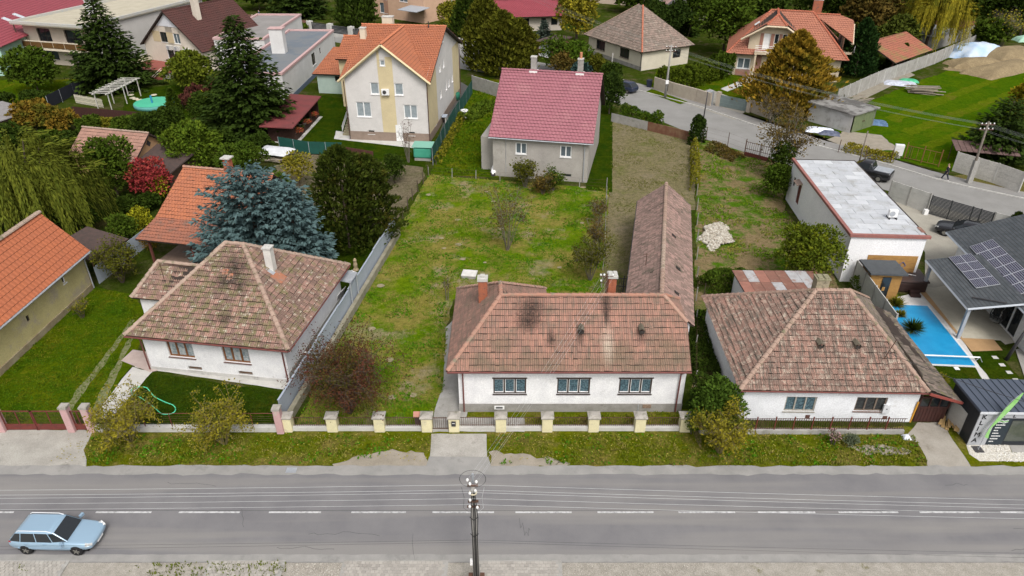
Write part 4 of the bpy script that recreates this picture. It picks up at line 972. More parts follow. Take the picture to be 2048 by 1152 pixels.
for a, b in ((front[0], J), (J, Q), (J, K), (K, wend[0]), (K, wend[1]), (front[2], Q), (back[4], Q)): ridge_caps(roof, Vector(a)+up, Vector(b)+up, CAPM)
for i, (vx, vy) in enumerate(((1162, 655), (1282, 655))):
    p = on_front(vx, vy+6); vent_hood(roof, p, None, mat('mossy_hood', (.13,.11,.08), (.09,.08,.06), sc=6))
    MB().obox((p.x, p.y-.30, p.z+.08), (.27, .02, .20)).build('vent_shade', HOLE_SHADE, roof)  # solid plate, the shade inside the hood painted on it
c1 = brick_stack(roof, (1.35, 4.2), .52, .45, 5.0, 6.62, BRICK); MB().box(1.04, 1.66, 3.92, 4.48, 6.62, 6.80).box(1.22, 1.48, 4.07, 4.33, 6.80, 6.95).build('chimney_cap', CONC_L, roof)
c2 = brick_stack(roof, (9.05, 4.05), .46, .5, 4.6, 6.95, BRICK); MB().box(8.75, 9.35, 3.72, 4.38, 6.95, 7.10).box(8.8, 9.0, 3.8, 4.3, 7.1, 7.17).box(9.1, 9.3, 3.8, 4.3, 7.1, 7.17).build('chimney_cap', CONC_L, roof)
# service bracket with insulators beside the brick chimney
bk = MB().tube([(8.62, 3.3, 5.9), (8.62, 3.3, 7.55)], .04, 6).tube([(8.2, 3.3, 7.35), (9.0, 3.3, 7.35)], .025, 5).tube([(8.3, 3.4, 6.9), (8.62, 3.3, 6.9)], .025, 5)
bk.tube([(8.62, 3.3, 7.4), (7.6, 4.1, 5.6)], .012, 4).tube([(8.62, 3.3, 7.4), (7.9, 4.3, 5.5)], .012, 4); brk = bk.build('service_bracket', RUST, roof)
for a, b, c in ((8.25, 3.3, 7.42), (8.95, 3.3, 7.42), (8.45, 3.3, 7.42), (8.3, 3.4, 6.97)): MB().lathe([(.03, 0), (.06, .03), (.05, .09), (.025, .12)], (a, b, c), 8).build('insulator', WHITEP, roof, smooth=True)
gutter(r, (W, -.60, EZ-.05), (E_, -.60, EZ-.05), OLDMETAL); gutter(r, (W-.03, -.5, EZ-.04), (W-.03, 8.5, EZ-.04), OLDMETAL, .05)
pipe(r, [(.15, -.58, EZ-.06), (.28, -.15, EZ-.45), (.28, -.1, .1)], OLDMETAL); pipe(r, [(12.9, -.58, EZ-.06), (12.75, -.15, EZ-.5), (12.75, -.1, .1)], OLDMETAL)
for u in (2.02, 5.72, 9.30): MB().box(u-.06, u+1.96, -.04, -.003, 2.49, 2.56).build('lintel_trim', DARKF, r)
v = MB().box(2.05, 2.65, -.06, -.036, .22, .48).build('cellar_vent', WHITEP, r); MB().box(2.15, 2.55, -.066, -.061, .29, .41).build('grating', DARKM, v)
hp = MB().box(.62, .86, -.02, .0, 2.52, 2.66).box(.62, .86, -.02, 0, 2.36, 2.49).build('house_number_plate', mat('enamel_plate', (.66,.66,.68), rough=.4), r)
MB().obox((11.05, -.05, .45), (.5, .05, .26), 0, .1).build('broken_render', mat('exposed_brick', (.30,.22,.16), (.16,.11,.08), sc=14, bump=.5), r)
MB().tube([(10.55, -.05, .05), (10.55, -.05, .55)], .03, 5).build('meter_pipe', GALV, r)
# ---- the long annex behind it
AN = House('tiled_annex', 'long narrow outbuilding with sagging grey pink clay roof, behind the white cottage', (7.45, 38.3), R(-11.45), 0, 3.95, 0, 18.6, cat='outbuilding')
AZ, AR = 2.75, 4.55
AN.side('l', 0, AZ+.1); AN.side('r', 0, AZ+.1); AN.wm.poly([(0, 0, 0), (3.95, 0, 0), (3.95, 0, AZ), (1.98, 0, AR-.05), (0, 0, AZ)]); AN.wm.poly([(0, 18.6, 0), (3.95, 18.6, 0), (3.95, 18.6, AZ), (1.98, 18.6, AR-.05), (0, 18.6, AZ)])
AN.finish(WHITE); r = AN.root
def sag(y): return -.10*math.sin(math.pi*y/18.6) + .03*math.sin(y*1.7)
ar = []; ys = [-.15, 3.6, 7.4, 11.2, 15, 18.75]
al, arr = [], []
for i in range(5):
    a, b = ys[i], ys[i+1]
    al.append([(-.25, b, AZ), (-.25, a, AZ), (1.98, a, AR+sag(a)), (1.98, b, AR+sag(b))]); arr.append([(4.2, a, AZ), (4.2, b, AZ), (1.98, b, AR+sag(b)), (1.98, a, AR+sag(a))])
roof = deck(r, al+arr, t=.10)
for i, p in enumerate(al): roof_tiles(roof, p, TILE_E, .22, .30, seed=20+i, jit=.012, wave=.012, dark=.25)
for i, p in enumerate(arr): roof_tiles(roof, p, TILE_E, .22, .30, seed=30+i, jit=.014, wave=.012, dark=.35)
for i in range(5): ridge_caps(roof, (1.98, ys[i], AR+sag(ys[i])+.05), (1.98, ys[i+1], AR+sag(ys[i+1])+.05), CAPM2, r=.15)
gutter(r, (-.3, -.1, AZ-.05), (-.3, 18.7, AZ-.05), DARKM, .045)
MB().tube([(.85, 5.6, 3.6), (.85, 5.6, 4.6)], .02, 5).tube([(.6, 5.6, 4.5), (1.1, 5.6, 4.5)], .012, 4).tube([(.65, 5.6, 4.35), (1.05, 5.6, 4.35)], .012, 4).build('roof_aerial', RUST, roof)
for y_, x_ in ((2.0, 3.0), (5.5, 3.1), (10.0, 2.75)): MB().obox((x_, y_, AZ+(4.2-x_)*.81+.07), (.4, .3, .02), 0, .68, 'Y').build('tile_gap_shade', HOLE_SHADE, roof)  # dark plates painted as the shade in gaps between tiles

# ---- white house with the pyramid roof, left
LA = R(-8.5)
hl = House('pyramid_roof_house', 'white house with mossy pyramid clay roof, brown framed windows and pale chimney', (-23.15, 36.45), LA, 0, 9.4, 0, 9.4)
for u in (1.55, 5.25): hl.win('f', u, 1.2, 1.75, 1.3, WOODF, G_CURT, 3, mat('brown_sill', (.15,.09,.075), rough=.6), fw=.09, rev=.16)
for u in (2.6, 6.0): hl.win('f', u, .28, .95, .28, GREY_PL, mat('cellar_wood', (.17,.09,.05), (.10,.06,.04), sc=8), 1, CONC_L, name='cellar_window', fw=.04)
hl.side('f', 0, 3.05); hl.side('b', 0, 3.05); hl.side('l', 0, 3.05); hl.side('r', 0, 3.05); hl.finish(WHITE); r = hl.root
MB().box(-.03, 9.43, -.04, -.004, .0, .26).build('plinth', mat('pale_plinth', (.52,.51,.49), (.42,.41,.39), sc=1.5, blot=(.28,.27,.26), bsc=1.0), r); MB().box(9.404, 9.44, -.04, 9.4, 0, .75).build('plinth', GREY_PL, r)
e = .62; ez = 3.0; rz_ = 6.95; c0, c1 = (4.05, 4.85, rz_), (5.25, 4.85, rz_)
co = [(-e, -e, ez), (9.4+e, -e, ez), (9.4+e, 9.4+e, ez), (-e, 9.4+e, ez)]
front = [co[0], co[1], c1, c0]; right = [co[1], co[2], c1]; back = [co[2], co[3], c0, c1]; left = [co[3], co[0], c0]
wz, wr0 = 2.65, 4.35      # low rear wing on the left
wing_f = [(-3.3, 4.0, wz), (-.3, 4.0, wz), (1.2, 6.0, wr0), (-2.2, 6.2, wr0)]; wing_l = [(-3.3, 8.3, wz), (-3.3, 4.0, wz), (-2.2, 6.2, wr0)]; wing_b = [(1.0, 8.3, wz), (-3.3, 8.3, wz), (-2.2, 6.2, wr0), (1.2, 6.0, wr0)]
TB = dict(col2=(.235,.145,.118), sc=1.1, tint=(.165,.108,.088), blot=(.155,.135,.07), bsc=2.2, blo=.46, bhi=.60, rough=.95, bump=.3, bs=25, streak=(.40,.35,.28), stsc=(3.5, 3.5, 3.5), stlo=.58, sthi=.70)
def lsp(x_, y_, r1, r2): p = Matrix.Rotation(LA, 4, 'Z') @ Vector((x_, y_, 3.0+(y_+.62)*.722)); return (p.x-23.15, p.y+36.45, p.z, r1, r2)
TILE_BF = mat('clay_tile_lichen_front', (.32,.19,.15), spots=[lsp(5.25, 3.5, .75, .8), lsp(5.0, 2.7, .8, .5), lsp(5.9, 2.5, .4, .4), lsp(5.5, .7, .5, .3)], **TB)
roof = deck(r, [front, right, back, left, wing_f, wing_l, wing_b])
roof_tiles(roof, front, TILE_BF, .27, .36, 300, seed=41, jit=.012, lip=.075, wave=.04, dark=.18); roof_tiles(roof, right, TILE_B, .27, .36, 0, seed=42, jit=.012, lip=.075, wave=.04, dark=.3)
roof_tiles(roof, left, TILE_B, .27, .36, 0, seed=43, jit=.012, lip=.05); roof_tiles(roof, back, TILE_B, .27, .36, 0, seed=44)
roof_tiles(roof, wing_f, TILE_B, .27, .36, 0, seed=45, jit=.012, lip=.05); roof_tiles(roof, wing_l, TILE_B, .27, .36, 0, seed=46); roof_tiles(roof, wing_b, TILE_B, .27, .36, 0, seed=47)
for a, b in ((co[0], c0), (co[1], c1), (c0, c1), (c1, co[2]), (c0, co[3]), (wing_f[3], wing_f[2]), (wing_f[0], wing_f[3])): ridge_caps(roof, Vector(a)+up, Vector(b)+up, CAPM2, r=.15)
mo = MB(); sl = (rz_-ez)/(4.85+e)
def onf(x_, y_): return (x_, y_, ez+(y_+e)*sl+.085)
for x_, y_ in ((4.75, 3.15), (5.0, 2.85), (5.1, 2.95), (4.6, 3.15)): mo.obox(onf(x_, y_+.01), (.26, .36, .02), 0, math.atan(sl)+.05)
mo.build('new_orange_tile', mat('new_tile', (.37,.15,.085), (.30,.135,.085), sc=5, blot=(.26,.17,.13), bsc=2.5, blo=.48, bhi=.6), roof)
cpos = (7.05, 4.55); chimney(roof, cpos, .48, .48, 5.0, 7.0, mat('pale_render', (.62,.60,.56), (.52,.50,.47), sc=2), CONC_L)
MB().obox((7.35, 4.2, 5.32), (1.5, .9, .02), R(0), R(35.5), 'Y').build('orange_tile_patch', mat('new_tile', (.37,.15,.085)), roof); MB().obox((7.12, 4.2, 5.5), (.6, .35, .04), 0, R(35.5), 'Y').build('lead_flashing', GALV, roof)
gutter(r, (-e, -e-.05, ez-.06), (9.4+e, -e-.05, ez-.06), OLDMETAL); gutter(r, (9.4+e+.05, -e, ez-.06), (9.4+e+.05, 9.4+e, ez-.06), OLDMETAL, .05)
pipe(r, [(-.35, -e, ez-.1), (-.08, -.12, ez-.35), (-.05, -.1, .08)], OLDMETAL); pipe(r, [(9.2, -e, ez-.1), (9.3, -.15, ez-.45), (9.3, -.12, .08)], OLDMETAL)
MB().box(-3.0, 0, 4.4, 7.9, 0, wz+.05).build('wing_wall', WHITE, r)
MB().tube([(.7, 2.6, 5.3), (.7, 2.6, 6.4)], .025, 5).tube([(.7, 2.6, 6.3), (-.6, 3.4, 5.1)], .012, 4).build('roof_mast', RUST, roof)
MB().tube([(9.45, 2.3, .75), (9.8, 2.3, .65)], .05, 6).build('wall_spout', WHITEP, r)
pc = MB().slab([(9.5, 8.6, 2.5), (10.5, 8.7, 2.3), (10.5, 10.2, 2.3), (9.5, 10.1, 2.5)], .04).tube([(10.4, 8.8, 0), (10.4, 8.8, 2.35)], .05).tube([(10.4, 10.1, 0), (10.4, 10.1, 2.35)], .05).build('porch_canopy', GALV, r)

# ---- white house with the lichened roof, right
hr = House('lichen_roof_house', 'white cottage with broad lichen spotted clay roof and two street windows', (13.15, 31.62), R(-1.2), 0, 10.05, 0, 9.3)
hr.win('f', 2.55, .72, 1.75, 1.08, GREYF, G_TEAL, 3, GREYF, fw=.07, rev=.10); hr.win('f', 6.55, .80, 1.75, 1.02, mat('brown_grey_frame', (.20,.155,.12), (.14,.11,.09), sc=6), mat('barred_glass', (.045,.05,.05), (.02,.02,.022), sc=7), 3, mat('brown_sill2', (.16,.10,.08)), fw=.07, rev=.10, name='window')
hr.side('f', 0, 2.6); hr.side('l', 0, 2.6); hr.side('r', 0, 2.6); hr.side('b', 0, 2.6); hr.finish(mat('bluish_white_plaster', (.72,.735,.76), (.63,.645,.67), sc=1.0, blot=(.50,.49,.46), bsc=.6, blo=.6, bhi=.74, bump=.3, bs=15)); r = hr.root
e = .35; ez = 2.5; rz_ = 6.1; c0, c1 = (4.85, 4.65, rz_), (6.85, 4.65, rz_); co = [(-e, -e, ez), (10.2, -e, ez), (10.9, 9.3+e, ez), (-e, 9.3+e, ez)]
front = [co[0], co[1], c1, c0]; right = [co[1], co[2], c1]; back = [co[2], co[3], c0, c1]; left = [co[3], co[0], c0]; cano = [(12.1, -.55, 1.95), (12.1, 8.8, 1.95), (10.75, 8.8, 2.62), (10.15, -.3, 2.56)]
roof = deck(r, [front, right, back, left, cano])
roof_tiles(roof, front, TILE_C, .245, .33, 300, seed=51, jit=.012, dark=.2, lip=.06, wave=.035); roof_tiles(roof, left, TILE_C, .245, .33, seed=52, jit=.010, dark=.05, lip=.06, wave=.03); roof_tiles(roof, right, TILE_D, .245, .33, seed=53, jit=.016); roof_tiles(roof, back, TILE_D, .245, .33, seed=54); roof_tiles(roof, cano, TILE_D, .245, .33, seed=55, jit=.016)
for a, b in ((co[0], c0), (c0, c1), (co[1], c1), (c1, co[2]), (c0, co[3])): ridge_caps(roof, Vector(a)+up, Vector(b)+up, CAPM2, r=.14)
sl = (rz_-ez)/(4.65+e)
for x_, y_ in ((4.5, 1.85), (6.6, 1.85)):
    p = (x_, y_, ez+(y_+e)*sl+.03); vent_hood(roof, p, None, mat('mossy_hood', (.13,.11,.08))); MB().obox((x_, y_-.30, p[2]+.08), (.25, .02, .18)).build('vent_shade', HOLE_SHADE, roof)  # vent mouth is a plate coloured as the shade inside
chm = brick_stack(roof, (5.2, 5.0), .75, .6, 5.3, 6.75, mat('yellow_grey_brick', (.34,.29,.20), (.24,.21,.15), sc=6, blot=(.14,.12,.08), bsc=3), .12, .3)
MB().box(4.78, 5.62, 4.66, 5.34, 6.75, 6.84).box(4.9, 5.12, 4.75, 5.25, 6.84, 6.9).box(5.28, 5.5, 4.75, 5.25, 6.84, 6.9).build('chimney_cap', mat('mossy_cap', (.26,.24,.16), (.18,.17,.10), sc=5), roof)
MB().tube([(8.05, 1.2, 3.6), (8.4, 1.2, 5.0)], .025, 5).build('roof_mast', RUST, roof)
MB().slab([(10.15, -.62, 2.64), (12.15, -.62, 2.03), (12.15, -.54, 2.03), (10.15, -.54, 2.64)], .14).build('verge_board', mat('red_fascia', (.26,.06,.045), (.20,.05,.04), sc=5), roof)
gutter(r, (-e, -e-.04, ez-.05), (10.2, -e-.04, ez-.05), OLDMETAL, .05)
for u in (3.9, 8.35): v = MB().box(u, u+.26, -.02, -.002, .22, .46).build('wall_vent', mat('brown_grate', (.10,.05,.04)), r)
mb = MB().box(8.15, 8.52, -.14, -.002, .75, 1.35).build('meter_box', mat('meter_grey', (.55,.56,.58)), r); MB().box(8.3, 8.38, -.148, -.141, 1.05, 1.12).build('dial', DARKM, mb)
MB().obox((10.02, -.03, .75), (.09, .05, 1.7), 0, .05).build('orange_foam_strip', mat('foam', (.55,.27,.03), (.45,.22,.04), sc=8, bump=.4), r)
gt = MB()
for i in range(9): gt.box(10.2+i*.19, 10.37+i*.19, .05, .10, .02, 1.05)
gate = gt.build('gate_leaf', mat('dark_brown_gate', (.06,.022,.018), (.04,.018,.016), sc=6, rough=.6), r)
gf = MB().box(10.15, 11.95, .03, .12, 1.06, 1.15).box(10.15, 10.25, .03, .12, 1.15, 2.2).box(11.85, 11.95, .03, .12, 1.15, 1.95).box(10.75, 10.82, .03, .12, 1.15, 1.85).box(11.3, 11.37, .03, .12, 1.15, 1.85).box(10.15, 11.95, .03, .12, 1.78, 1.87).build('gate_frame', mat('dark_brown_gate', (.06,.022,.018)), r)
for a, b in ((10.26, 10.74), (10.83, 11.29), (11.38, 11.84)): MB().box(a, b, .07, .08, 1.16, 1.77).build('pane', G_DARK, gf)
MB().box(-.0, 10.0, 0, 9, 0, .05).build('floor_slab', CONC, r)
# rusty sheet roof of the shed behind it
xs = House('sheet_roof_shed', 'low white shed with patchwork rusty sheet roof behind the lichen roofed cottage', (16.2, 41.6), R(-1.2), 0, 5.6, 0, 3.4, cat='shed')
for s_ in 'flrb': xs.side(s_, 0, 2.3)
xs.finish(WHITE); rr = deck(xs.root, [[(-.2, -.2, 2.6), (5.9, -.2, 2.6), (5.9, 3.6, 2.35), (-.2, 3.6, 2.35)]], t=.05)
RS = [mat('rusty_sheet', (.24,.115,.085), (.18,.09,.068), sc=3, rough=.7, blot=(.30,.19,.14), bsc=1.5), mat('bare_zinc_sheet', (.44,.44,.45), (.34,.33,.33), sc=2, rough=.5, blot=(.27,.16,.12), bsc=1.5, blo=.52, bhi=.66), mat('faded_red_sheet', (.33,.15,.11), (.26,.12,.09), sc=2, rough=.7)]
for i in range(8):
    for j in range(2): MB().slab([(-.18+i*.76, -.2+j*1.9, 2.63-j*.125), (.56+i*.76, -.2+j*1.9, 2.63-j*.125), (.56+i*.76, 1.68+j*1.9, 2.505-j*.125), (-.18+i*.76, 1.68+j*1.9, 2.505-j*.125)], .015).build('roof_sheet', RS[(1 if (i, j) in ((1, 1), (3, 0), (5, 1), (6, 1), (6, 0)) else 0 if (i+j) % 3 else 2)], rr)
# ------------------------------------------------------------------ the other buildings
ORANGE = mat('orange_tile', (.39,.135,.065), (.32,.115,.06), sc=.6, tint=(.33,.12,.065), blot=(.24,.11,.07), bsc=.8, blo=.6, bhi=.75, rough=.75, bump=.1, bs=20)
ORANGE2 = mat('bright_orange_tile', (.40,.125,.055), (.35,.112,.055), sc=.6, tint=(.36,.115,.055), blot=(.27,.11,.065), bsc=.7, blo=.6, bhi=.75, rough=.8, bump=.1, bs=20)
PINKM = mat('pink_metal_tile', (.30,.115,.135), (.265,.10,.12), sc=.5, tint=(.285,.105,.128), blot=(.31,.13,.145), bsc=.4, rough=.5, spec=.4)
BRTILE = mat('brown_tile', (.085,.034,.028), (.065,.03,.026), sc=.6, tint=(.075,.03,.026), blot=(.15,.08,.065), bsc=3, blo=.62, bhi=.72, rough=.8)
def frame_pt(root, p):
    m = inv_of(root); return m @ Vector(p)
def on_plane(px_, py_, p0, n):
    """where the sight line of a photo point meets a plane"""
    a, b = at(px_, py_, 20.0), at(px_, py_, 0.0); n = Vector(n); d = b-a
    return a + d*((Vector(p0)-a).dot(n)/d.dot(n))
# ---- beige house with the front gable
bh = House('gabled_house', 'tall cream and grey rendered house with orange tiled cross gable roof', (-18.85, 80.5), R(-6.5), 0, 9.35, 0, 20)
PVC = WHITEP; GW = mat('pale_blind_glass', (.30,.34,.36), (.22,.26,.28), sc=3, rough=.15, spec=.5, fine=.05)
for u, z, w, h, n in ((1.0, 2.75, 1.75, 1.75, 2), (6.55, 2.75, 1.6, 1.6, 2), (2.9, 5.4, 1.0, 1.35, 1), (5.7, 5.4, 1.0, 1.35, 1), (4.25, 8.6, .6, .65, 1)): bh.win('f', u, z, w, h, PVC, GW, n, PVC, fw=.10)
for u in (2.1, 6.9): bh.win('f', u, .75, .8, .45, PVC, G_DARK, 1, PVC, name='cellar_window')
for u, z in ((3.2, .9), (7.0, 3.1), (10.4, 3.1), (12.2, 3.1), (14.5, 3.1), (7.2, 6.2), (9.5, 6.2)): bh.win('r', u, z, .85, .95, PVC, G_BLUE, 1, PVC)
bh.win('r', 9.6, 9.2, .7, .8, PVC, G_BLUE, 1, PVC)
bh.side('f', 0, 7.3); bh.side('r', 0, 7.3); bh.side('l', 0, 7.3); bh.side('b', 0, 7.3)
bh.wm.poly([(0, 0, 7.3), (9.35, 0, 7.3), (7.6, 0, 8.55), (4.9, 0, 8.55), (4.2, 0, 8.55), (1.7, 0, 8.55)])
bh.wm.poly([(9.35, 0, 7.3), (9.35, 20, 7.3), (9.35, 10, 10.8)]); bh.wm.poly([(0, 0, 7.3), (0, 20, 7.3), (0, 10, 10.8)])
bh.holes.append(('f', 4.25, 8.6, .6, .65)); GREYR = mat('pale_grey_render', (.60,.575,.555), (.54,.52,.50), sc=.8, bump=.1, bs=25)
bh.wm.poly([(1.7, 0, 8.55), (4.24, 0, 8.55), (4.24, 0, 10.4), (4.65, 0, 10.7)]); bh.wm.poly([(4.86, 0, 8.55), (7.6, 0, 8.55), (4.65, 0, 10.7), (4.86, 0, 10.5)]); bh.wm.poly([(4.24, 0, 9.26), (4.86, 0, 9.26), (4.86, 0, 10.55), (4.24, 0, 10.45)])
bh.finish(GREYR); r = bh.root
YEL = mat('yellow_render', (.58,.49,.30), (.52,.435,.27), sc=.8, bump=.1, bs=25)
bd = MB().box(3.95, 5.65, -.02, -.004, 1.05, 8.58)
MB().box(3.95, 4.24, -.02, -.004, 8.59, 10.25).build('colour_band', YEL, r); MB().box(4.87, 5.65, -.02, -.004, 8.59, 9.6).build('colour_band', YEL, r); bd.build('colour_band', YEL, r)
MB().box(9.354, 9.37, 0, 5.2, 0, 7.3).build('colour_band', YEL, r); MB().box(9.354, 9.37, 15.6, 20, 0, 7.3).build('colour_band', YEL, r)
MB().box(-.03, 9.39, -.05, -.022, 0, 1.04).build('plinth', mat('brown_plinth', (.27,.205,.165), (.23,.175,.14), sc=2), r); MB().box(9.372, 9.41, 0, 20, 0, .9).build('plinth', mat('brown_plinth', (.27,.205,.165)), r)
d = MB().box(5.45, 6.25, -.07, -.03, .05, 1.95).build('cellar_door', PVC, r); MB().box(6.1, 6.15, -.12, -.07, .95, 1.1).build('handle', GALV, d)
X = (4.67, 10, 11.0); ov = .5; zc = 7.3-ov*.39; ex = 9.35+.55
gl = [(-.55, -ov, 6.95), X, (4.67, -ov, 11.0)]; gr_ = [(ex, -ov, 6.95), X, (4.67, -ov, 11.0)]
mr = [(ex, -ov, 6.95), (ex, 10, 11.0), X]; ml = [(-.55, -ov, 6.95), (-.55, 10, 11.0), X]; bk_ = [(ex, 20.5, 6.95), (-.55, 20.5, 6.95), (-.55, 10, 11.0), (ex, 10, 11.0)]
lw = [(-5.2, 12.0, 6.3), (-.55, 12.0, 6.3), (-.55, 16.3, 8.3), (-5.2, 16.3, 8.3)]; lw2 = [(-.55, 20.5, 6.4), (-5.2, 20.5, 6.4), (-5.2, 16.3, 8.3), (-.55, 16.3, 8.3)]
roof = deck(r, [gl, gr_, mr, ml, bk_, lw, lw2], t=.16)
for i, (p, ud) in enumerate(((gl, (0, 1, 0)), (gr_, (0, 1, 0)), (mr, (1, 0, 0)), (ml, (1, 0, 0)), (bk_, None), (lw, None), (lw2, None))): roof_tiles(roof, p, ORANGE, .30, .36, seed=60+i, dark=.03, wave=.03, lip=.045, jit=.003, udir=ud, roll=1)
ORC = mat('orange_cap', (.46,.16,.08), tint=(.40,.14,.075))
for a, b in ((X, (4.67, -ov, 11.0)), ((-.55, 10, 11), (ex, 10, 11)), (lw[3], lw[2])): ridge_caps(roof, Vector(a)+up, Vector(b)+up, ORC, pieces=False, r=.16)
for a, b in (((-.6, -ov-.02, 6.85), (4.67, -ov-.02, 10.9)), ((4.67, -ov-.02, 10.9), (9.95, -ov-.02, 6.85))): MB().tube([a, b], .15, 4).build('barge_board', YEL, r)
chimney(roof, (.35, 7.4), .65, .65, 7.6, 11.1, mat('cream_render', (.62,.55,.43), (.56,.50,.39), sc=2), CONC_L, cap=.05); chimney(roof, (2.2, 12.0), 1.3, .9, 10, 11.6, mat('cream_render', (.62,.55,.43)), CONC_L, cap=.05)
MB().tube([(7.8, 9.6, 10.7), (7.8, 9.6, 11.6)], .07, 6).build('flue', DARKM, roof)
ac = MB().box(4.25, 5.1, -.38, -.06, 5.45, 6.1).build('air_conditioner', WHITEP, r); MB().tube([(4.6, -.385, 5.78), (4.6, -.40, 5.78)], .22, 14).build('fan_grille', DARKM, ac)
pipe(r, [(9.45, -.12, 6.9), (9.4, -.12, .1)], mat('brown_pipe', (.09,.05,.04)), .05); pipe(r, [(9.5, 19.9, 6.9), (9.45, 19.9, .1)], mat('brown_pipe', (.09,.05,.04)), .05); pipe(r, [(-.1, -.12, 6.9), (-.1, -.12, .1)], mat('brown_pipe', (.09,.05,.04)), .05)
MB().box(-5.0, 0, 12.6, 19.8, 0, 6.35).build('side_wing_wall', YEL, r)
bal = MB().box(-2.2, 0, 6.2, 12.6, 4.0, 4.3).build('balcony_slab', mat('salmon_render', (.56,.36,.28)), r)
for u0, u1 in (((-2.15, 6.25), (-.05, 6.25)), ((-2.15, 6.25), (-2.15, 12.4))):
    for q in range(5): MB().tube([(u0[0], u0[1], 4.45+q*.2), (u1[0], u1[1], 4.45+q*.2)], .025, 4).build('railing_bar', WHITEP, bal)
MB().box(-2.1, -.1, 6.3, 6.33, 4.35, 4.9).build('balcony_screen', mat('green_glass', (.10,.22,.19), rough=.3), bal)
for i in range(9): MB().box(-1.45, -.12, 1.2+i*.42, 1.64+i*.42, 0, .22*(i+1)).build('stair_step', mat('mossy_step', (.26,.23,.15), (.20,.18,.12), sc=3), r)
for q in range(4): MB().tube([(-1.45, 1.2, .55+q*.18), (-1.45, 5.0, 2.5+q*.18)], .02, 4).build('stair_rail', WHITEP, r)
for px_, py_ in ((0.1, 6.3), (-2.05, 6.35)): MB().tube([(px_, py_, 0), (px_, py_, 4)], .06, 6).build('balcony_post', mat('brown_pipe', (.09,.05,.04)), r)
# mint coloured outbuilding left of it
mo_ = House('mint_outbuilding', 'pale mint outbuilding with orange tiled lean to roof beside the flat roofed house', (-27.2, 100.0), R(-8), 0, 4.6, 0, 6, cat='outbuilding')
mo_.win('f', 2.6, 1.75, 1.2, .7, DARKF, G_DARK, 1, CONC_L)
for s_ in 'flrb': mo_.side(s_, 0, 2.9)
mo_.finish(mat('mint_render', (.38,.47,.42), (.33,.42,.38), sc=1)); p = [(-.5, -.4, 2.75), (5, -.4, 2.75), (5, 6.2, 5.0), (.5, 6.2, 5.0)]; rf = deck(mo_.root, [p]); roof_tiles(rf, p, ORANGE, .30, .36, seed=70, dark=.03, roll=1)

# ---- house with the pink metal roof
hp_ = House('pink_roof_house', 'grey rendered house with pink metal tile roof and two white chimneys', (-1.95, 69.3), R(-11.5), 0, 9.75, 0, 12.4)
for u in (2.35, 6.9): hp_.win('f', u, 2.55, 1.15, 1.2, WHITEP, G_BLUE, 2, WHITEP, fw=.09)
hp_.win('f', 7.2, .45, .95, .35, GREY_PL, G_DARK, 1, None, name='cellar_window')
for s_ in 'flrb': hp_.side(s_, 0, 4.5)
hp_.wm.poly([(0, 0, 4.5), (0, 12.4, 4.5), (0, 6.2, 9.2)]); hp_.wm.poly([(9.75, 0, 4.5), (9.75, 12.4, 4.5), (9.75, 6.2, 9.2)])
hp_.finish(mat('grey_roughcast', (.37,.345,.315), (.31,.29,.265), sc=.7, blot=(.25,.235,.21), bsc=.5, blo=.55, bhi=.7, bump=.3, bs=20)); r = hp_.root
pf = [(-.35, -.45, 4.3), (10.2, -.45, 4.3), (10.2, 6.2, 9.35), (-.35, 6.2, 9.35)]; pb = [(10.2, 12.85, 4.3), (-.35, 12.85, 4.3), (-.35, 6.2, 9.35), (10.2, 6.2, 9.35)]
roof = deck(r, [pf, pb], t=.08); roof_tiles(roof, pf, PINKM, .37, .38, seed=71, dark=0, jit=.0, wave=.03, lip=.05, roll=1, ); roof_tiles(roof, pb, PINKM, .37, .38, seed=72, dark=0, jit=.0, roll=1)
ridge_caps(roof, (-.35, 6.2, 9.42), (10.2, 6.2, 9.42), PINKM, pieces=False, r=.14)
for x_, hh, mm in ((3.0, 10.7, CONC), (7.85, 10.7, CONC)):
    chimney(roof, (x_, 6.5), .55, .55, 8.6, hh, mm, CONC_L, cap=.04); MB().box(x_-.42, x_+.42, 5.95, 6.95, 8.95, 9.38).build('white_flashing', WHITEP, roof)
MB().lathe([(.14, 0), (.14, .55), (.11, .6)], (7.85, 6.5, 10.8), 8).build('chimney_pot', mat('terracotta', (.45,.20,.11)), roof)
gutter(r, (-.35, -.5, 4.22), (10.2, -.5, 4.22), GALV); pipe(r, [(9.3, -.45, 4.2), (9.35, -.1, 3.8), (9.35, -.1, .1)], GALV); MB().tube([(1.35, -.03, 4.2), (1.35, -.03, .4)], .02, 4).build('lightning_wire', GALV, r)
MB().box(-1.6, .0, 1.5, 6.0, 0, 3.6).build('side_porch', mat('grey_roughcast', (.37,.345,.315)), r)
by = MB().obox((0, 0, 0), (.55, 2.5, .35)); b_ = thing('upturned_boat', 'small white boat hull leaning against the grey rendered wall', 'boat', at(990, 346), R(-11)); 
hv = MB(); loft(hv, [[(math.cos(t)*w_, y_, 0.55+.25*y_/1.2+math.sin(t)*w_*.8) for t in [i*math.pi/5 for i in range(10)]] for y_, w_ in ((-1.1, .05), (-.8, .28), (0, .36), (.8, .3), (1.1, .12))]); hv.build('hull', WHITEP, b_, smooth=True); MB().obox((0, -.75, .2), (.4, .5, .4)).build('outboard', DARKM, b_)

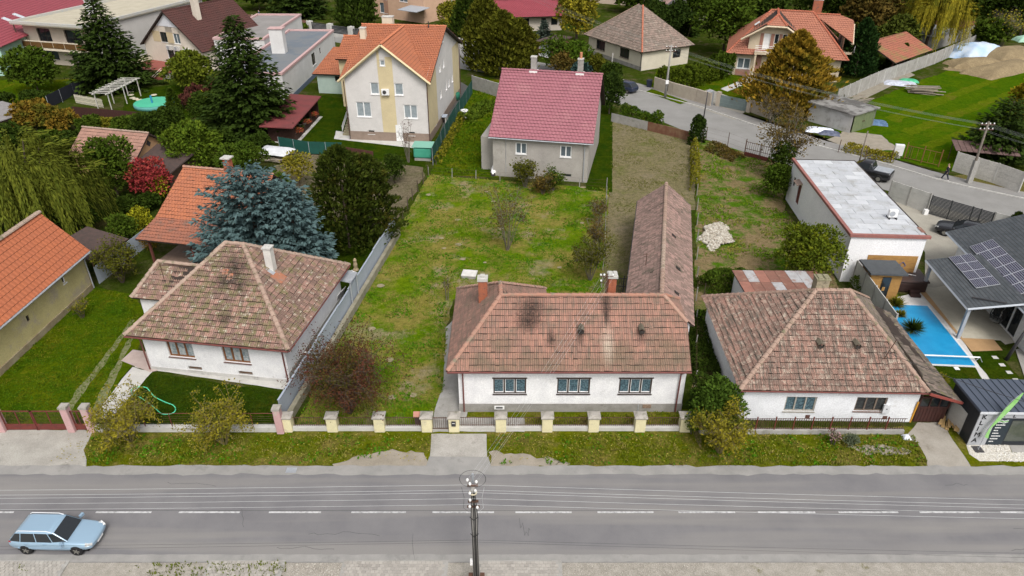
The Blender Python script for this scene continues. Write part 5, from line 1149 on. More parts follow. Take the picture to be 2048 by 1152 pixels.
# ---- white flat roofed building on the bare lot
wb = House('flat_white_building', 'white rendered flat roofed building with grey metal sheet roof and red brown edging', (25.45, 47.6), R(-3.6), 0, 5.5, 0, 15.7, cat='building')
wb.win('l', 14.1, 1.9, .6, .9, DARKF, G_DARK, 1, None); wb.win('l', 12.2, .9, .9, 1.9, OLDMETAL, mat('brown_door', (.16,.055,.04), (.12,.045,.035), sc=5), 1, None, name='door')
wb.side('f', 0, 4); wb.side('l', 0, 4); wb.side('r', 0, 4); wb.side('b', 0, 4); wb.finish(mat('bright_white_render', (.80,.80,.81), (.74,.74,.755), sc=.6, bump=.2, bs=14, blot=(.62,.62,.62), bsc=.5, blo=.62, bhi=.76)); r = wb.root
roof = MB().box(-.1, 5.6, -.1, 15.8, 4.0, 4.06).build('roof', DECK, r); SHEET = [mat('zinc_sheet', (.47,.485,.51), (.40,.415,.44), sc=.8, rough=.55, blot=(.31,.31,.30), bsc=.7, blo=.50, bhi=.68), mat('zinc_sheet_pale', (.54,.555,.575), (.45,.465,.49), sc=.9, rough=.55)]
for j in range(17):
    y0 = .15+j*.905; o_ = 0.0 if j % 2 else .7
    xs_ = [0.1] + [x_ for x_ in (o_+.9, o_+2.6, o_+4.3) if .5 < x_ < 5.1] + [5.45]
    for i in range(len(xs_)-1): MB().box(xs_[i]+.012, xs_[i+1]-.012, y0+.014, y0+.888, 4.061, 4.085+.006*((i+j) % 2)).build('roof_sheet', SHEET[(i*3+j*7) % 5 == 0], roof)
MB().box(-.16, .1, -.16, 15.9, 3.92, 4.14).build('roof_edging', mat('red_brown_edging', (.30,.125,.105), (.24,.10,.09), sc=3), roof); MB().box(.102, 5.7, -.16, .1, 3.92, 4.14).build('roof_edging', mat('red_brown_edging', (.30,.125,.105)), roof)
MB().slab([(5.3, .6, 4.12), (5.6, .6, 4.12), (5.6, 1.5, 4.12), (5.3, 1.5, 4.12)], .02).build('rust_patch', mat('rusty_sheet', (.25,.095,.06)), roof)
aq = thing('air_conditioner', 'white air conditioner standing on the metal sheet roof', 'air conditioner', frame_pt(r, (0, 0, 0))*0 + Vector((at(1783, 436, 4.1).x, at(1783, 436, 4.1).y, 4.09)), R(-3.6))
MB().box(-.32, .32, -.14, .14, .12, .72).build('casing', WHITEP, aq); MB().tube([(-.08, -.145, .42), (-.08, -.16, .42)], .22, 14).build('fan_grille', GALV, aq)
for s_ in (-.27, .27): MB().box(s_-.04, s_+.04, -.3, .3, 0, .12).build('foot', DARKM, aq)
MB().slab([(-.5, 12.05, 2.95), (0, 12.05, 3.1), (0, 13.25, 3.1), (-.5, 13.25, 2.95)], .06).build('door_canopy', mat('canopy_brown', (.30,.22,.18)), r)
MB().slab([(5.55, 9.4, 3.5), (6.3, 9.4, 3.2), (6.3, 13.2, 3.2), (5.55, 13.2, 3.5)], .08).build('side_canopy', mat('dark_blue_sheet', (.055,.065,.085), rough=.5), r)
ad = MB().box(1.6, 5.3, -.03, -.004, .0, 2.4).build('wood_cladding', mat('ochre_wood', (.38,.21,.065), (.32,.175,.055), sc=5, streak=(.26,.14,.05), stsc=(1, 1, 12), stlo=.5, sthi=.7), r)
MB().tube([(4.3, -.06, 1.9), (4.55, -.06, 1.6), (4.25, -.06, 1.35), (4.1, -.06, 1.7), (4.3, -.06, 1.9)], .03, 5).build('hung_hose', mat('blue_hose', (.05,.10,.28)), r)

# ---- modern house with solar panels
SH = mat('dark_shingle', (.062,.070,.078), (.048,.055,.062), sc=2, tint=(.075,.083,.09), rough=.75, bump=.2, bs=30)
mh = House('solar_house', 'white modern house with dark shingle roof, solar panels and covered terrace', (33.9, 37.2), R(-5), 0, 9, 0, 12.2)
mh.win('l', 2.5, .05, 3.2, 2.2, WHITEP, G_DARK, 3, None, name='sliding_door', fw=.09)
for s_ in 'flrb': mh.side(s_, 0, 3.0)
mh.finish(WHITE); r = mh.root
n1 = Matrix.Rotation(R(-5), 3, 'Z') @ Vector((-.33, 0, 1)); m1 = [(-.7, -.9, 2.9), (-.7, 13.2, 2.9), (8.5, 13.2, 5.94), (8.5, -.9, 5.94)]
m1 = [m1[1], m1[0], m1[3], m1[2]]; por = [(-4.2, 9.4, 2.62), (-4.2, 1.4, 2.62), (.0, 3.2, 3.3), (.0, 10.0, 3.3)]
por = [(-3.9, 8.8, 2.62), (-3.9, 2.1, 2.62), (-.2, 2.1, 3.24), (-.2, 8.8, 3.24)]
roof = deck(r, [m1, por], t=.16); roof_tiles(roof, m1, SH, .33, .25, seed=80, wave=.0, lip=.02, jit=.002, dark=.1, roll=1); roof_tiles(roof, por, SH, .33, .25, seed=81, wave=.0, lip=.02, jit=.002, dark=.1, roll=1)
for p in (m1, por):
    for i in (0, 1, 3): MB().tube([Vector(p[i])-Vector((0, 0, .09)), Vector(p[(i+1) % 4])-Vector((0, 0, .09))], .09, 4).build('fascia', mat('grey_fascia', (.33,.36,.40), rough=.5), roof)
W1 = Matrix.Translation(Vector((33.9, 37.2, 0))) @ Matrix.Rotation(R(-5), 4, 'Z')
def panels(P, plane_pts, cols, rows):
    a, b, c = [W1 @ Vector(q) for q in plane_pts[:3]]; n = (b-a).cross(c-a).normalized()
    if n.z < 0: n = -n
    Q = [on_plane(x_, y_, a + n*.12, n) for x_, y_ in P]; iv = inv_of(r)
    for i in range(cols):
        for j in range(rows):
            q = []
            for (s_, t_) in ((i, j), (i+1, j), (i+1, j+1), (i, j+1)): s_, t_ = s_/cols, t_/rows; q.append(Q[0].lerp(Q[1], s_).lerp(Q[3].lerp(Q[2], s_), t_))
            ce = sum(q, Vector())/4; q2 = [iv @ (ce + (p_-ce)*.985) for p_ in q]; f = MB().slab(q2, .045).build('solar_panel', mat('panel_frame', (.52,.53,.55), rough=.4, metal=.5), roof)
            nl = inv_of(r).to_3x3() @ n; k = [p_ + nl*.004 for p_ in q2]; cc = sum(k, Vector())/4; k = [cc + (p_-cc)*.955 for p_ in k]
            cells = MB(); cw_, cr_ = 6, 8
            for s_ in range(cw_):
                for t_ in range(cr_):
                    def L(u_, v_): return k[0].lerp(k[1], u_).lerp(k[3].lerp(k[2], u_), v_)
                    g_ = .07; cells.poly([L((s_+g_)/cw_, (t_+g_)/cr_), L((s_+1-g_)/cw_, (t_+g_)/cr_), L((s_+1-g_)/cw_, (t_+1-g_)/cr_), L((s_+g_)/cw_, (t_+1-g_)/cr_)])
            base_ = MB().poly([p_ - nl*.002 for p_ in k]); base_.v += []; 
            co_ = cells.build('solar_cells', mat('solar_cell', (.012,.016,.05), (.022,.016,.05), sc=1.5, rough=.12, spec=.6), f); co_['kind'] = 'stuff'
panels([(1897, 514), (1942, 507), (2001, 568), (1952, 576)], por, 2, 4); panels([(1939, 493), (1985, 478), (2085, 572), (2030, 592)], m1, 2, 6)
for x_, y_ in ((-3.6, 2.4), (-3.6, 8.5)): MB().box(x_-.1, x_+.1, y_-.1, y_+.1, 0, 2.6).build('terrace_post', mat('grey_fascia', (.33,.36,.40)), r)
MB().box(-3.3, 0, 2.4, 9.2, .0, .06).build('terrace_floor', mat('beige_tile', (.46,.43,.35), (.41,.38,.31), sc=2, bump=.05), r)
MB().tube([(-3.2, 3.2, 2.85), (-1.6, 2.1, 3.15)], .05, 5).build('roof_pipe', DARKM, roof)
# hanging egg chair, dining set, barbecue and hot tub stand loose
eg = thing('egg_chair', 'black hanging egg chair in its round frame on the terrace', 'chair', at(1986, 652), R(20)); EM = mat('black_wicker', (.02,.02,.022), (.04,.04,.04), sc=20)
MB().tube([(math.cos(t)*.55, math.sin(t)*.55, .03) for t in [i*.3927 for i in range(17)]], .025, 5, cap=False).build('base_ring', EM, eg)
MB().tube([(.5, 0, .03), (.72, 0, .7), (.68, 0, 1.4), (.35, 0, 1.85), (0, 0, 1.95), (-.05, 0, 1.85)], .03, 5).build('curved_arm', EM, eg)
sh_ = MB(); ring = [[(math.cos(t)*rr_*(1 if math.cos(t) > -.2 else .55), math.sin(t)*rr_, z_) for t in [i*.5236 for i in range(12)]] for rr_, z_ in ((.12, .35), (.42, .5), (.5, .85), (.44, 1.25), (.22, 1.55), (.04, 1.68))]; loft(sh_, ring)
bs_ = sh_.build('basket', EM, eg); wf = bs_.modifiers.new('weave', 'WIREFRAME'); wf.thickness = .05
MB().lathe([(.36, 0), (.42, .1), (.2, .16)], (0, 0, .5), 10).build('cushion', mat('grey_cushion', (.20,.20,.19)), eg)
ht = thing('hot_tub', 'dark brown hot tub with its cover closed', 'hot tub', at(1812, 572), R(-5)); TB_ = mat('brown_tub', (.045,.025,.022), (.035,.02,.018), sc=3, rough=.5)
beveled(MB().box(-1.05, 1.05, -1.0, 1.0, 0, .85).build('shell', TB_, ht), .12, 2); beveled(MB().box(-1.12, 1.12, -1.07, 1.07, .852, 1.0).build('cover', mat('brown_cover', (.055,.035,.032), rough=.45), ht), .1, 2)
MB().box(-.3, .4, -1.75, -1.2, 0, .2).box(-.3, .4, -1.45, -1.2, .2, .4).build('step', TB_, ht); MB().tube([(-.3, .1, 1.02), (.4, -.15, 1.02)], .03, 5).build('cover_strap', WHITEP, ht)
sa = thing('sauna_cabin', 'small wooden sauna cabin with flat grey roof beside the concrete fence', 'cabin', (27.4, 45.6, 0), R(-4)); OW = mat('ochre_wood', (.38,.21,.065))
MB().box(-1.1, 1.1, -.8, .9, 0, 2.2).build('wall', OW, sa); MB().slab([(-1.35, -1.15, 2.45), (1.3, -1.15, 2.45), (1.3, 1.2, 2.35), (-1.35, 1.2, 2.35)], .13).build('roof', mat('grey_felt', (.075,.082,.088), (.06,.066,.072), sc=3), sa)
MB().box(-.25, .35, -.86, -.804, .05, 2.0).build('glass_door', G_DARK, sa); MB().box(-.15, .05, -.9, -.86, .9, 1.2).build('handle', OW, sa)
tbm = mat('anthracite', (.03,.032,.035), rough=.5)
dt = thing('dining_table', 'anthracite dining table under the terrace roof', 'table', at(1958, 600, 0), R(-5)); MB().box(-.9, .9, -.45, .45, .7, .74).build('table_top', tbm, dt)
for a in (-.8, .8):
    for b in (-.38, .38): MB().box(a-.03, a+.03, b-.03, b+.03, .06, .7).build('leg', tbm, dt)
ch0 = thing('terrace_chair', 'anthracite terrace chair pulled up to the dining table', 'chair', at(1932, 607), R(80), 'chairs round the terrace table'); MB().box(-.24, .24, -.24, .24, .42, .46).build('seat', tbm, ch0); MB().box(-.24, .24, .2, .24, .46, .9).build('backrest', tbm, ch0)
for a in (-.22, .22):
    for b in (-.22, .22): MB().box(a-.02, a+.02, b-.02, b+.02, .06, .42).build('leg', tbm, ch0)
for q in ((1945, 620), (1975, 615), (1985, 603)): dup(ch0, at(*q), R(rnd.uniform(-30, 120)))
bq = thing('barbecue', 'black kettle barbecue trolley by the white house wall', 'barbecue', at(2035, 655), 0); MB().lathe([(.05, .7), (.3, .85), (.3, 1.0), (.05, 1.15)], (0, 0, 0), 12).build('kettle', DARKM, bq)
for a in (-.25, .25): MB().tube([(a, .1, 0), (a*.6, 0, .8)], .02, 5).build('leg', DARKM, bq)
MB().box(-.9, -.35, -.25, .25, .8, .84).build('side_table', DARKM, bq)
# swimming pool
po = thing('swimming_pool', 'rectangular swimming pool under a bright blue solar cover', 'pool', (28.6, 40.6, 0), R(-4)); MB().box(-1.75, 1.75, -3.9, 3.6, .02, .07).build('rim', mat('pool_rim', (.56,.56,.56)), po)
MB().box(-1.6, 1.6, -3.75, 3.45, .071, .085).build('solar_cover', mat('blue_pool_cover', (.012,.23,.47), (.018,.27,.52), sc=1.2, rough=.3, spec=.5, bump=.15, bs=60, streak=(.05,.36,.60), stsc=(.6, 5, 1), stlo=.66, sthi=.75), po)
rl = MB().tube([(-1.75, -3.3, .42), (2.0, -3.3, .42)], .05, 8).build('cover_reel', WHITEP, po)
for a in (-1.8, 2.0): MB().tube([(a-.25, -3.3, .05), (a, -3.3, .42), (a+.25, -3.3, .05)], .03, 5).build('reel_stand', GALV, po)
MB().box(.15, .45, -4.25, -3.95, .03, .05).build('skimmer_lid', WHITEP, po)
patch('orange_terrace', px((1840, 586), (1862, 576), (1907, 646), (1950, 636), (2005, 702), (1943, 704), (1888, 640)), .045, mat('terracotta_paving', (.40,.25,.125), (.35,.22,.11), sc=2, bump=.15, bs=30))
patch('white_tile_terrace', px((1862, 578), (1950, 560), (2060, 680), (2010, 690), (1950, 640), (1905, 648)), .04, mat('beige_tile', (.46,.43,.35)))
for i in range(6): patch('stepping_slab', px((1982+i*14, 713+i*15), (1992+i*14, 713+i*15), (1998+i*14, 719+i*15), (1987+i*14, 719+i*15)), .045, CONC_L)

# ---- air conditioning shop in the steel container
ks = House('container_shop', 'dark steel container shop with grey front and big KLIMA lettering', (25.45, 29.55), R(-1), 0, 6.5, 0, 2.6, cat='shop')
DSH = mat('anthracite_cladding', (.028,.031,.036), (.022,.025,.03), sc=3, rough=.5); KG = mat('light_grey_panel', (.38,.39,.41), (.34,.35,.37), sc=1, rough=.6)
ks.win('f', 1.85, .15, 4.3, 1.75, mat('anthracite_frame', (.02,.024,.03), rough=.4), mat('shop_glass', (.06,.07,.06), (.10,.11,.09), sc=1.2, rough=.08, spec=.6), 3, None, fw=.10, rev=.06, name='shop_window')
ks.side('f', 0, 2.4); ks.side('l', 0, 2.4); ks.side('r', 0, 2.4); ks.side('b', 0, 2.4); ks.finish(DSH); r = ks.root
MB().box(-.02, .95, -.05, -.002, .05, 2.4).box(.95, 6.5, -.05, -.002, 2.02, 2.4).build('grey_front_panel', KG, r)
rk = MB().box(-.12, 6.6, -.14, 2.75, 2.4, 2.5).build('roof', mat('blue_grey_sheet', (.085,.10,.135), (.075,.09,.12), sc=1, rough=.5, metal=.2), r)
for i in range(17): MB().box(-.1+i*.41, -.06+i*.41, -.13, 2.74, 2.5, 2.545).build('standing_seam', mat('blue_grey_sheet', (.085,.10,.135)), rk)
MB().box(-.14, 6.62, -.17, -.142, 2.38, 2.53).build('roof_edge', mat('pale_edge', (.55,.57,.60)), rk)
def text(parent, s, size, loc, rot, m, name='lettering', ext=.01, align='LEFT', sp=1.0):
    cu = bpy.data.curves.new(name, 'FONT'); cu.body = s; cu.size = size; cu.extrude = ext; cu.align_x = align; cu.space_character = sp
    t = bpy.data.objects.new(name, cu); C.objects.link(t); bpy.context.view_layer.update()
    me = bpy.data.meshes.new_from_object(t.evaluated_get(bpy.context.evaluated_depsgraph_get())); bpy.data.objects.remove(t)
    me.materials.clear(); me.materials.append(m); o = bpy.data.objects.new(name, me); link(o, parent); o.location = loc; o.rotation_euler = rot; return o
LB = mat('black_letter', (.015,.015,.017), rough=.4)
for i, ch in enumerate('KLIMA'): text(r, ch, .34, (1.15+i*.62, -.062, 2.09), (R(90), 0, 0), LB, 'sign_letter', .012)
for i, ch in enumerate('KLIMA'): text(r, ch, .44, (.12, -.062, 1.95-i*.42), (R(90), 0, 0), LB, 'sign_letter', .012)
bp_ = MB().box(.97, 1.83, -.05, -.003, .1, 1.98).build('dark_price_panel', mat('anthracite_panel', (.025,.035,.045), rough=.4), r)
WL = mat('white_letter', (.75,.75,.75), rough=.5); GN = mat('green_logo', (.20,.55,.10), rough=.5)
for q, mm in ((0, WL), (.07, GN), (.14, WL)): MB().tube([(1.1+i*.06, -.06, 1.72+q+.035*math.sin(i*.9)) for i in range(10)], .016, 4).build('logo_wave', mm, bp_)
for i, w_ in enumerate((.55, .34, .26, .34, .52, .46, .32)): [MB().box(1.08+k*.085, 1.145+k*.085, -.056, -.051, 1.50-i*.2, 1.565-i*.2).build('panel_text_mark', WL, bp_) for k in range(int(w_/.085))]
MB().box(3.75, 4.1, .045, .05, .9, 1.35).build('door_notice', WHITEP, r)
fl = thing('feather_flag', 'green feather flag leaning over the container shop roof', 'flag', (26.0, 29.15, 0), 0); MB().tube([(-.15, 0, 0), (-.1, 0, 1.6), (.5, .1, 3.3), (1.0, .2, 3.9)], .02, 5, .01).build('pole', GALV, fl)
fb = MB(); pf_ = [(-.12, .02, .95, .32), (-.02, .02, 1.6, .12), (.12, .04, 2.1, .20), (.38, .08, 2.9, .34), (.72, .13, 3.5, .30), (1.05, .2, 3.9, .04)]
fr = [[(x_, y_, z_), (x_+w_*.85, y_+.03*math.sin(i*2), z_-w_*.4), (x_+w_*.85, y_+.03*math.sin(i*2)+.012, z_-w_*.4), (x_, y_+.012, z_)] for i, (x_, y_, z_, w_) in enumerate(pf_)]; loft(fb, fr); fb.build('cloth', mat('green_cloth', (.20,.46,.12), (.28,.52,.20), sc=3, rough=.7), fl)
MB().box(-.4, .1, -.25, .25, 0, .05).build('base', DARKM, fl)

# ---- yellow barn with the orange roof, left edge
bn = House('orange_roof_barn', 'long barn with bright orange tiled roof and flaking yellow wall', (-37.5, 30.5), R(-2.5), 0, 4.75, 0, 16.3, cat='barn')
bn.win('r', 13.5, 2.0, .35, .55, WHITEP, G_DARK, 1, WHITEP); bn.win('r', 9.2, 1.6, .3, .45, DARKF, G_DARK, 1, None)
for s_ in 'flr': bn.side(s_, 0, 3.2)
bn.wm.poly([(0, 16.3, 0), (4.75, 16.3, 0), (4.75, 16.3, 3.2), (2.4, 16.3, 5.9), (0, 16.3, 3.2)])
bn.finish(mat('flaking_yellow_render', (.46,.40,.20), (.40,.345,.165), sc=.8, blot=(.36,.31,.22), bsc=.5, blo=.52, bhi=.62, bump=.4, bs=12)); r = bn.root
MB().box(4.753, 4.85, 0, 16.2, 0, .45).build('damp_plinth', mat('damp_plinth', (.20,.15,.09), (.30,.26,.17), sc=1.2, bump=.5), r)
b1 = [(5.2, -.5, 3.05), (5.2, 16.7, 3.05), (2.4, 16.7, 6.1), (2.4, -.5, 6.1)]; b2 = [(-.5, 16.7, 3.05), (-.5, -.5, 3.05), (2.4, -.5, 6.1), (2.4, 16.7, 6.1)]; roof = deck(r, [b1, b2])
roof_tiles(roof, b1, ORANGE2, .36, .42, seed=90, dark=.02, jit=.002, lip=.03, wave=.022, roll=1); roof_tiles(roof, b2, ORANGE2, .36, .42, seed=91, dark=.02, roll=1); ridge_caps(roof, (2.4, -.5, 6.17), (2.4, 16.7, 6.17), CAPM2, pieces=False, r=.18)
gutter(r, (5.25, -.5, 2.98), (5.25, 16.7, 2.98), GALV, .07); pipe(r, [(5.2, 16.3, 2.95), (4.9, 16.2, 2.5), (4.9, 16.2, .1)], GALV)
lt = thing('lean_to_shelter', 'brown felt roofed shelter against the barn gable', 'shelter', at(190, 540), R(-20)); MB().slab([(-2.2, -1.6, 2.3), (2.0, -1.6, 2.1), (2.0, 2.2, 2.1), (-2.2, 2.2, 2.5)], .07).build('roof', mat('brown_felt', (.085,.055,.048), (.06,.045,.04), sc=3), lt)
for a in (-1.9, 1.8):
    for b in (-1.3, 1.9): MB().tube([(a, b, 0), (a, b, 2.2)], .06, 6).build('post', RUST, lt)
# ---- orange roofed open shed behind the pyramid roofed house
os_ = House('open_tiled_shed', 'open timber shed with steep orange tiled roof between willow and blue spruce', (-29.2, 50.6), R(-12), 0, 8.2, 0, 9.0, cat='shed')
os_.side('b', 0, 2.6); os_.finish(mat('timber_boards', (.10,.065,.045), (.07,.045,.03), sc=4)); r = os_.root
o1 = [(-.4, -.7, 2.45), (8.6, -.7, 2.45), (8.6, 1.8, 3.25), (-.1, 1.8, 3.25)]; o1b = [(-.1, 1.8, 3.25), (8.6, 1.8, 3.25), (8.6, 6.0, 6.0), (.35, 6.0, 6.0)]; o2 = [(8.6, 10, 2.6), (-.4, 10, 2.6), (.35, 6.0, 6.0), (8.6, 6.0, 6.0)]
roof = deck(r, [o1, o1b, o2]); OW_ = mat('brownish_orange_tile', (.33,.125,.075), (.27,.11,.07), sc=.8, tint=(.26,.11,.075), blot=(.20,.11,.08), bsc=1)
roof_tiles(roof, o1, OW_, .27, .34, seed=95, roll=1); roof_tiles(roof, o1b, ORANGE, .27, .34, seed=96, roll=1, dark=.05); roof_tiles(roof, o2, ORANGE, .27, .34, seed=97, roll=1); ridge_caps(roof, (.35, 6, 6.06), (8.6, 6, 6.06), CAPM, pieces=False)
brick_stack(roof, (4.6, 6.0), .55, .5, 5.2, 7.1, BRICK); MB().box(4.2, 5.0, 5.6, 6.4, 7.1, 7.2).build('chimney_cap', CONC_L, roof)
for x_ in (.2, 4.0, 7.9): MB().box(x_, x_+.16, -.2, -.04, 0, 2.6).build('post', mat('red_brown_timber', (.13,.045,.035)), r)
MB().box(.2, 8, -.1, 8.8, .0, .05).build('floor', mat('brick_floor', (.22,.15,.115), (.17,.12,.09), sc=3), r)
# small tiled hut with orange gable, and felt roofed hut beside it
sm = House('small_tiled_hut', 'small garden hut with pinkish tile roof and ochre gable', (-44.9, 69.4), R(-14), 0, 7.2, 0, 5.0, cat='hut')
for s_ in 'flrb': sm.side(s_, 0, 2.35)
sm.wm.poly([(7.2, 0, 2.35), (7.2, 5, 2.35), (7.2, 2.5, 4.15)]); sm.finish(mat('ochre_render', (.48,.29,.155), (.42,.255,.14), sc=1)); r = sm.root
s1 = [(-.4, -.5, 2.2), (7.6, -.5, 2.2), (7.6, 2.5, 4.3), (-.4, 2.5, 4.3)]; s2 = [(7.6, 5.5, 2.2), (-.4, 5.5, 2.2), (-.4, 2.5, 4.3), (7.6, 2.5, 4.3)]; roof = deck(r, [s1, s2]); PT = mat('pale_pink_tile', (.36,.20,.15), (.30,.17,.13), sc=.9, tint=(.27,.155,.12))
roof_tiles(roof, s1, PT, .42, .40, seed=100); roof_tiles(roof, s2, PT, .42, .40, seed=101); ridge_caps(roof, (-.4, 2.5, 4.36), (7.6, 2.5, 4.36), CAPM2, pieces=False); MB().obox((7.22, 2.5, 3.2), (.03, .45, .5), 0, .785, 'X').build('gable_vent', DARKM, r)
MB().tube([(1.9, .6, 3.0), (1.9, .6, 4.0)], .08, 7).build('flue', GALV, roof)
bf = House('felt_roof_hut', 'low hut with dark brown felt roof beside the ochre gabled hut', (-37.6, 66.0), R(-14), 0, 4.2, 0, 4.4, cat='hut')
for s_ in 'flrb': bf.side(s_, 0, 2.0)
bf.finish(mat('timber_boards', (.10,.065,.045))); deck(bf.root, [[(-.4, -.5, 1.9), (4.7, -.5, 2.1), (4.7, 4.8, 2.9), (-.4, 4.8, 2.9)]]).data.materials[0] = mat('brown_felt', (.085,.055,.048))

# ---- upper left: brown roofed house, apartment block, mint house
bw = House('brown_roof_house', 'cream house with steep dark brown tiled gable roof and white chimney', (-58.0, 116.0), R(-26), 0, 12.4, 0, 13)
bw.win('f', 4.0, 4.0, 1.4, 1.5, DARKF, G_DARK, 2, WHITEP); bw.win('f', 6.8, 4.0, 1.35, 1.5, WHITEP, G_BLUE, 2, WHITEP); bw.win('f', 4.6, .95, 3.0, 2.2, WHITEP, G_DARK, 2, None, name='terrace_door', fw=.12)
bw.side('f', 0, 3.7); bw.side('l', 0, 3.7); bw.side('r', 0, 3.7); bw.side('b', 0, 3.7)
bw.wm.poly([(0, 0, 3.7), (4.0, 0, 3.7), (4.0, 0, 6.75), (3.9, 0, 6.75)]); bw.wm.poly([(8.15, 0, 3.7), (12.4, 0, 3.7), (8.4, 0, 6.8), (8.15, 0, 6.8)]); bw.wm.poly([(5.4, 0, 3.7), (6.8, 0, 3.7), (6.8, 0, 7.4), (5.4, 0, 7.4)]); bw.wm.poly([(4.0, 0, 3.7), (8.2, 0, 3.7), (8.2, 0, 4.0), (4.0, 0, 4.0)]); bw.wm.poly([(3.9, 0, 5.5), (8.4, 0, 5.5), (8.4, 0, 6.8), (3.9, 0, 6.75)])
bw.finish(mat('cream_plaster', (.60,.535,.45), (.55,.49,.41), sc=1)); r = bw.root
MB().add([(3.7, -.05, 6.4), (8.7, -.05, 6.4), (6.2, -.05, 8.5), (3.7, .0, 6.4), (8.7, .0, 6.4), (6.2, .0, 8.5)], [(0, 1, 2), (3, 5, 4), (0, 3, 4, 1), (1, 4, 5, 2), (2, 5, 3, 0)]).build('gable_cladding', mat('pale_cladding', (.62,.63,.66), rough=.6), r)
MB().box(2.3, 3.95, -.02, -.004, 3.95, 5.55).build('colour_band', mat('ochre_band', (.50,.41,.26)), r); MB().box(5.45, 6.75, -.02, -.004, 3.95, 5.55).build('colour_band', mat('ochre_band', (.50,.41,.26)), r)
a1 = [(12.9, -.5, 3.3), (12.9, 13.5, 3.3), (6.2, 13.5, 8.7), (6.2, -.5, 8.7)]; a2 = [(-.5, 13.5, 3.3), (-.5, -.5, 3.3), (6.2, -.5, 8.7), (6.2, 13.5, 8.7)]; roof = deck(r, [a1, a2]); roof_tiles(roof, a1, BRTILE, .42, .42, seed=110, dark=.02, wave=.04, lip=.05, roll=1); roof_tiles(roof, a2, BRTILE, .42, .42, seed=111, dark=.02, roll=1)
ridge_caps(roof, (6.2, -.5, 8.76), (6.2, 13.5, 8.76), BRTILE, pieces=False); chimney(roof, (8.1, 4.2), .85, .85, 6.8, 10.6, mat('cream_plaster', (.60,.535,.45)), CONC_L)
for x_ in (5.1, 6.7): q = MB().box(x_, x_+1.2, -.4, -.05, 3.0, 3.65).build('air_conditioner', mat('grey_white_case', (.52,.51,.48)), r); MB().tube([(x_+.45, -.41, 3.32), (x_+.45, -.42, 3.32)], .27, 12).build('fan_grille', GALV, q)
MB().lathe([(.05, 0), (.4, .08), (.62, .25)], (9.4, -.35, 3.2), 14).build('satellite_dish', mat('dish_grey', (.55,.57,.60)), r)
TD = mat('red_deck', (.28,.085,.065), (.23,.07,.055), sc=2)
MB().box(1.0, 9.5, -5.2, -.05, 0, .85).build('terrace_base', CONC, r); dk = MB().box(.9, 9.6, -5.3, -.05, .85, .95).build('terrace_deck', TD, r)
for a, b in (((1.0, -5.2), (6.6, -5.2)), ((1.0, -5.2), (1.0, -.3)), ((9.5, -5.2), (9.5, -.3))):
    for q in (1.15, 1.45, 1.75): MB().tube([(a[0], a[1], q), (b[0], b[1], q)], .035, 4).build('railing_bar', mat('cream_rail', (.62,.57,.46)), dk)
    for q in range(4): p = Vector(a).lerp(Vector(b), q/3); MB().box(p.x-.05, p.x+.05, p.y-.05, p.y+.05, .95, 1.8).build('railing_post', mat('cream_rail', (.62,.57,.46)), dk)
for i in range(5): MB().box(6.8, 9.0, -5.3-(i+1)*.36, -5.3-i*.36, 0, .85-.17*(i+.2)).build('stair_step', TD, r)
for q in (.5, .8): MB().tube([(9.05, -7.2, q), (9.05, -5.3, q+.85)], .04, 4).build('stair_rail', mat('cream_rail', (.62,.57,.46)), r)
ap = House('balcony_block', 'flat roofed cream house with long brown panelled balcony', (-77.5, 117.6), R(-16), 0, 13.2, 0, 27)
for u, w in ((2.6, 2.6), (7.9, 3.2)): ap.win('f', u, 3.55, w, 2.0, DARKF, G_DARK, 2, None, rev=.3)
for u in (2.9, 8.1): ap.win('f', u, .8, 2.6, 1.6, DARKF, G_DARK, 2, CONC_L)
for s_ in 'flrb': ap.side(s_, -1, 6.2)
ap.finish(mat('beige_roughcast', (.50,.435,.36), (.45,.39,.32), sc=.8, bump=.2)); r = ap.root
rf = MB().box(-.4, 13.6, -1.6, 27, 6.2, 6.35).build('roof', mat('sandy_roof_felt', (.44,.40,.31), (.38,.345,.265), sc=.6), r)
for b in ((-.45, -.1, -1.65, 27), (13.3, 13.65, -1.65, 27), (-.1, 13.3, -1.65, -1.3)): MB().box(b[0], b[1], b[2], b[3], 6.35, 6.75).build('parapet', mat('pale_grey_felt', (.40,.41,.41), (.46,.44,.38), sc=1.5), rf)
MB().box(13.205, 13.26, 0, 27, -1, 6.2).build('side_wall', mat('grey_white_render', (.50,.48,.46), (.46,.44,.42), sc=.5), r)
chimney(rf, (6.4, 8.0), 1.1, 1.0, 6.3, 8.6, WHITE, CONC_L)
bl = MB().box(-.1, 13.3, -1.5, 0, 2.55, 2.85).build('balcony_slab', mat('cream_slab', (.60,.53,.42)), r)
for i in range(6): MB().box(.1+i*2.18, 2.1+i*2.18, -1.48, -1.40, 2.95, 3.75).build('balcony_panel', mat('amber_panel', (.13,.065,.015), (.09,.045,.015), sc=2), bl)
MB().box(0, 13.2, -1.5, -1.38, 3.8, 3.92).build('handrail', mat('cream_slab', (.60,.53,.42)), bl)
for x_ in (-.05, 13.1): MB().box(x_, x_+.14, -1.5, -1.36, 2.85, 6.2).build('balcony_post', mat('brown_pipe', (.09,.05,.04)), r)
MB().obox((.3, -1.7, 4.1), (.9, .06, 1.1), .3).build('satellite_dish', mat('dish_grey', (.55,.57,.60)), r)
mi = House('mint_house', 'mint green house with pink metal roof and two roof windows', (-91, 112), R(6), 0, 14, -4, 30)
for s_ in 'fr': mi.side(s_, 0, 4.6)
mi.finish(mat('mint_plaster', (.34,.50,.42), (.29,.44,.37), sc=.8)); q = [(14.7, -4.6, 4.4), (14.7, 31, 4.4), (5, 31, 9), (5, -4.6, 9)]; rf = deck(mi.root, [q]); rf.data.materials[0] = PINKM
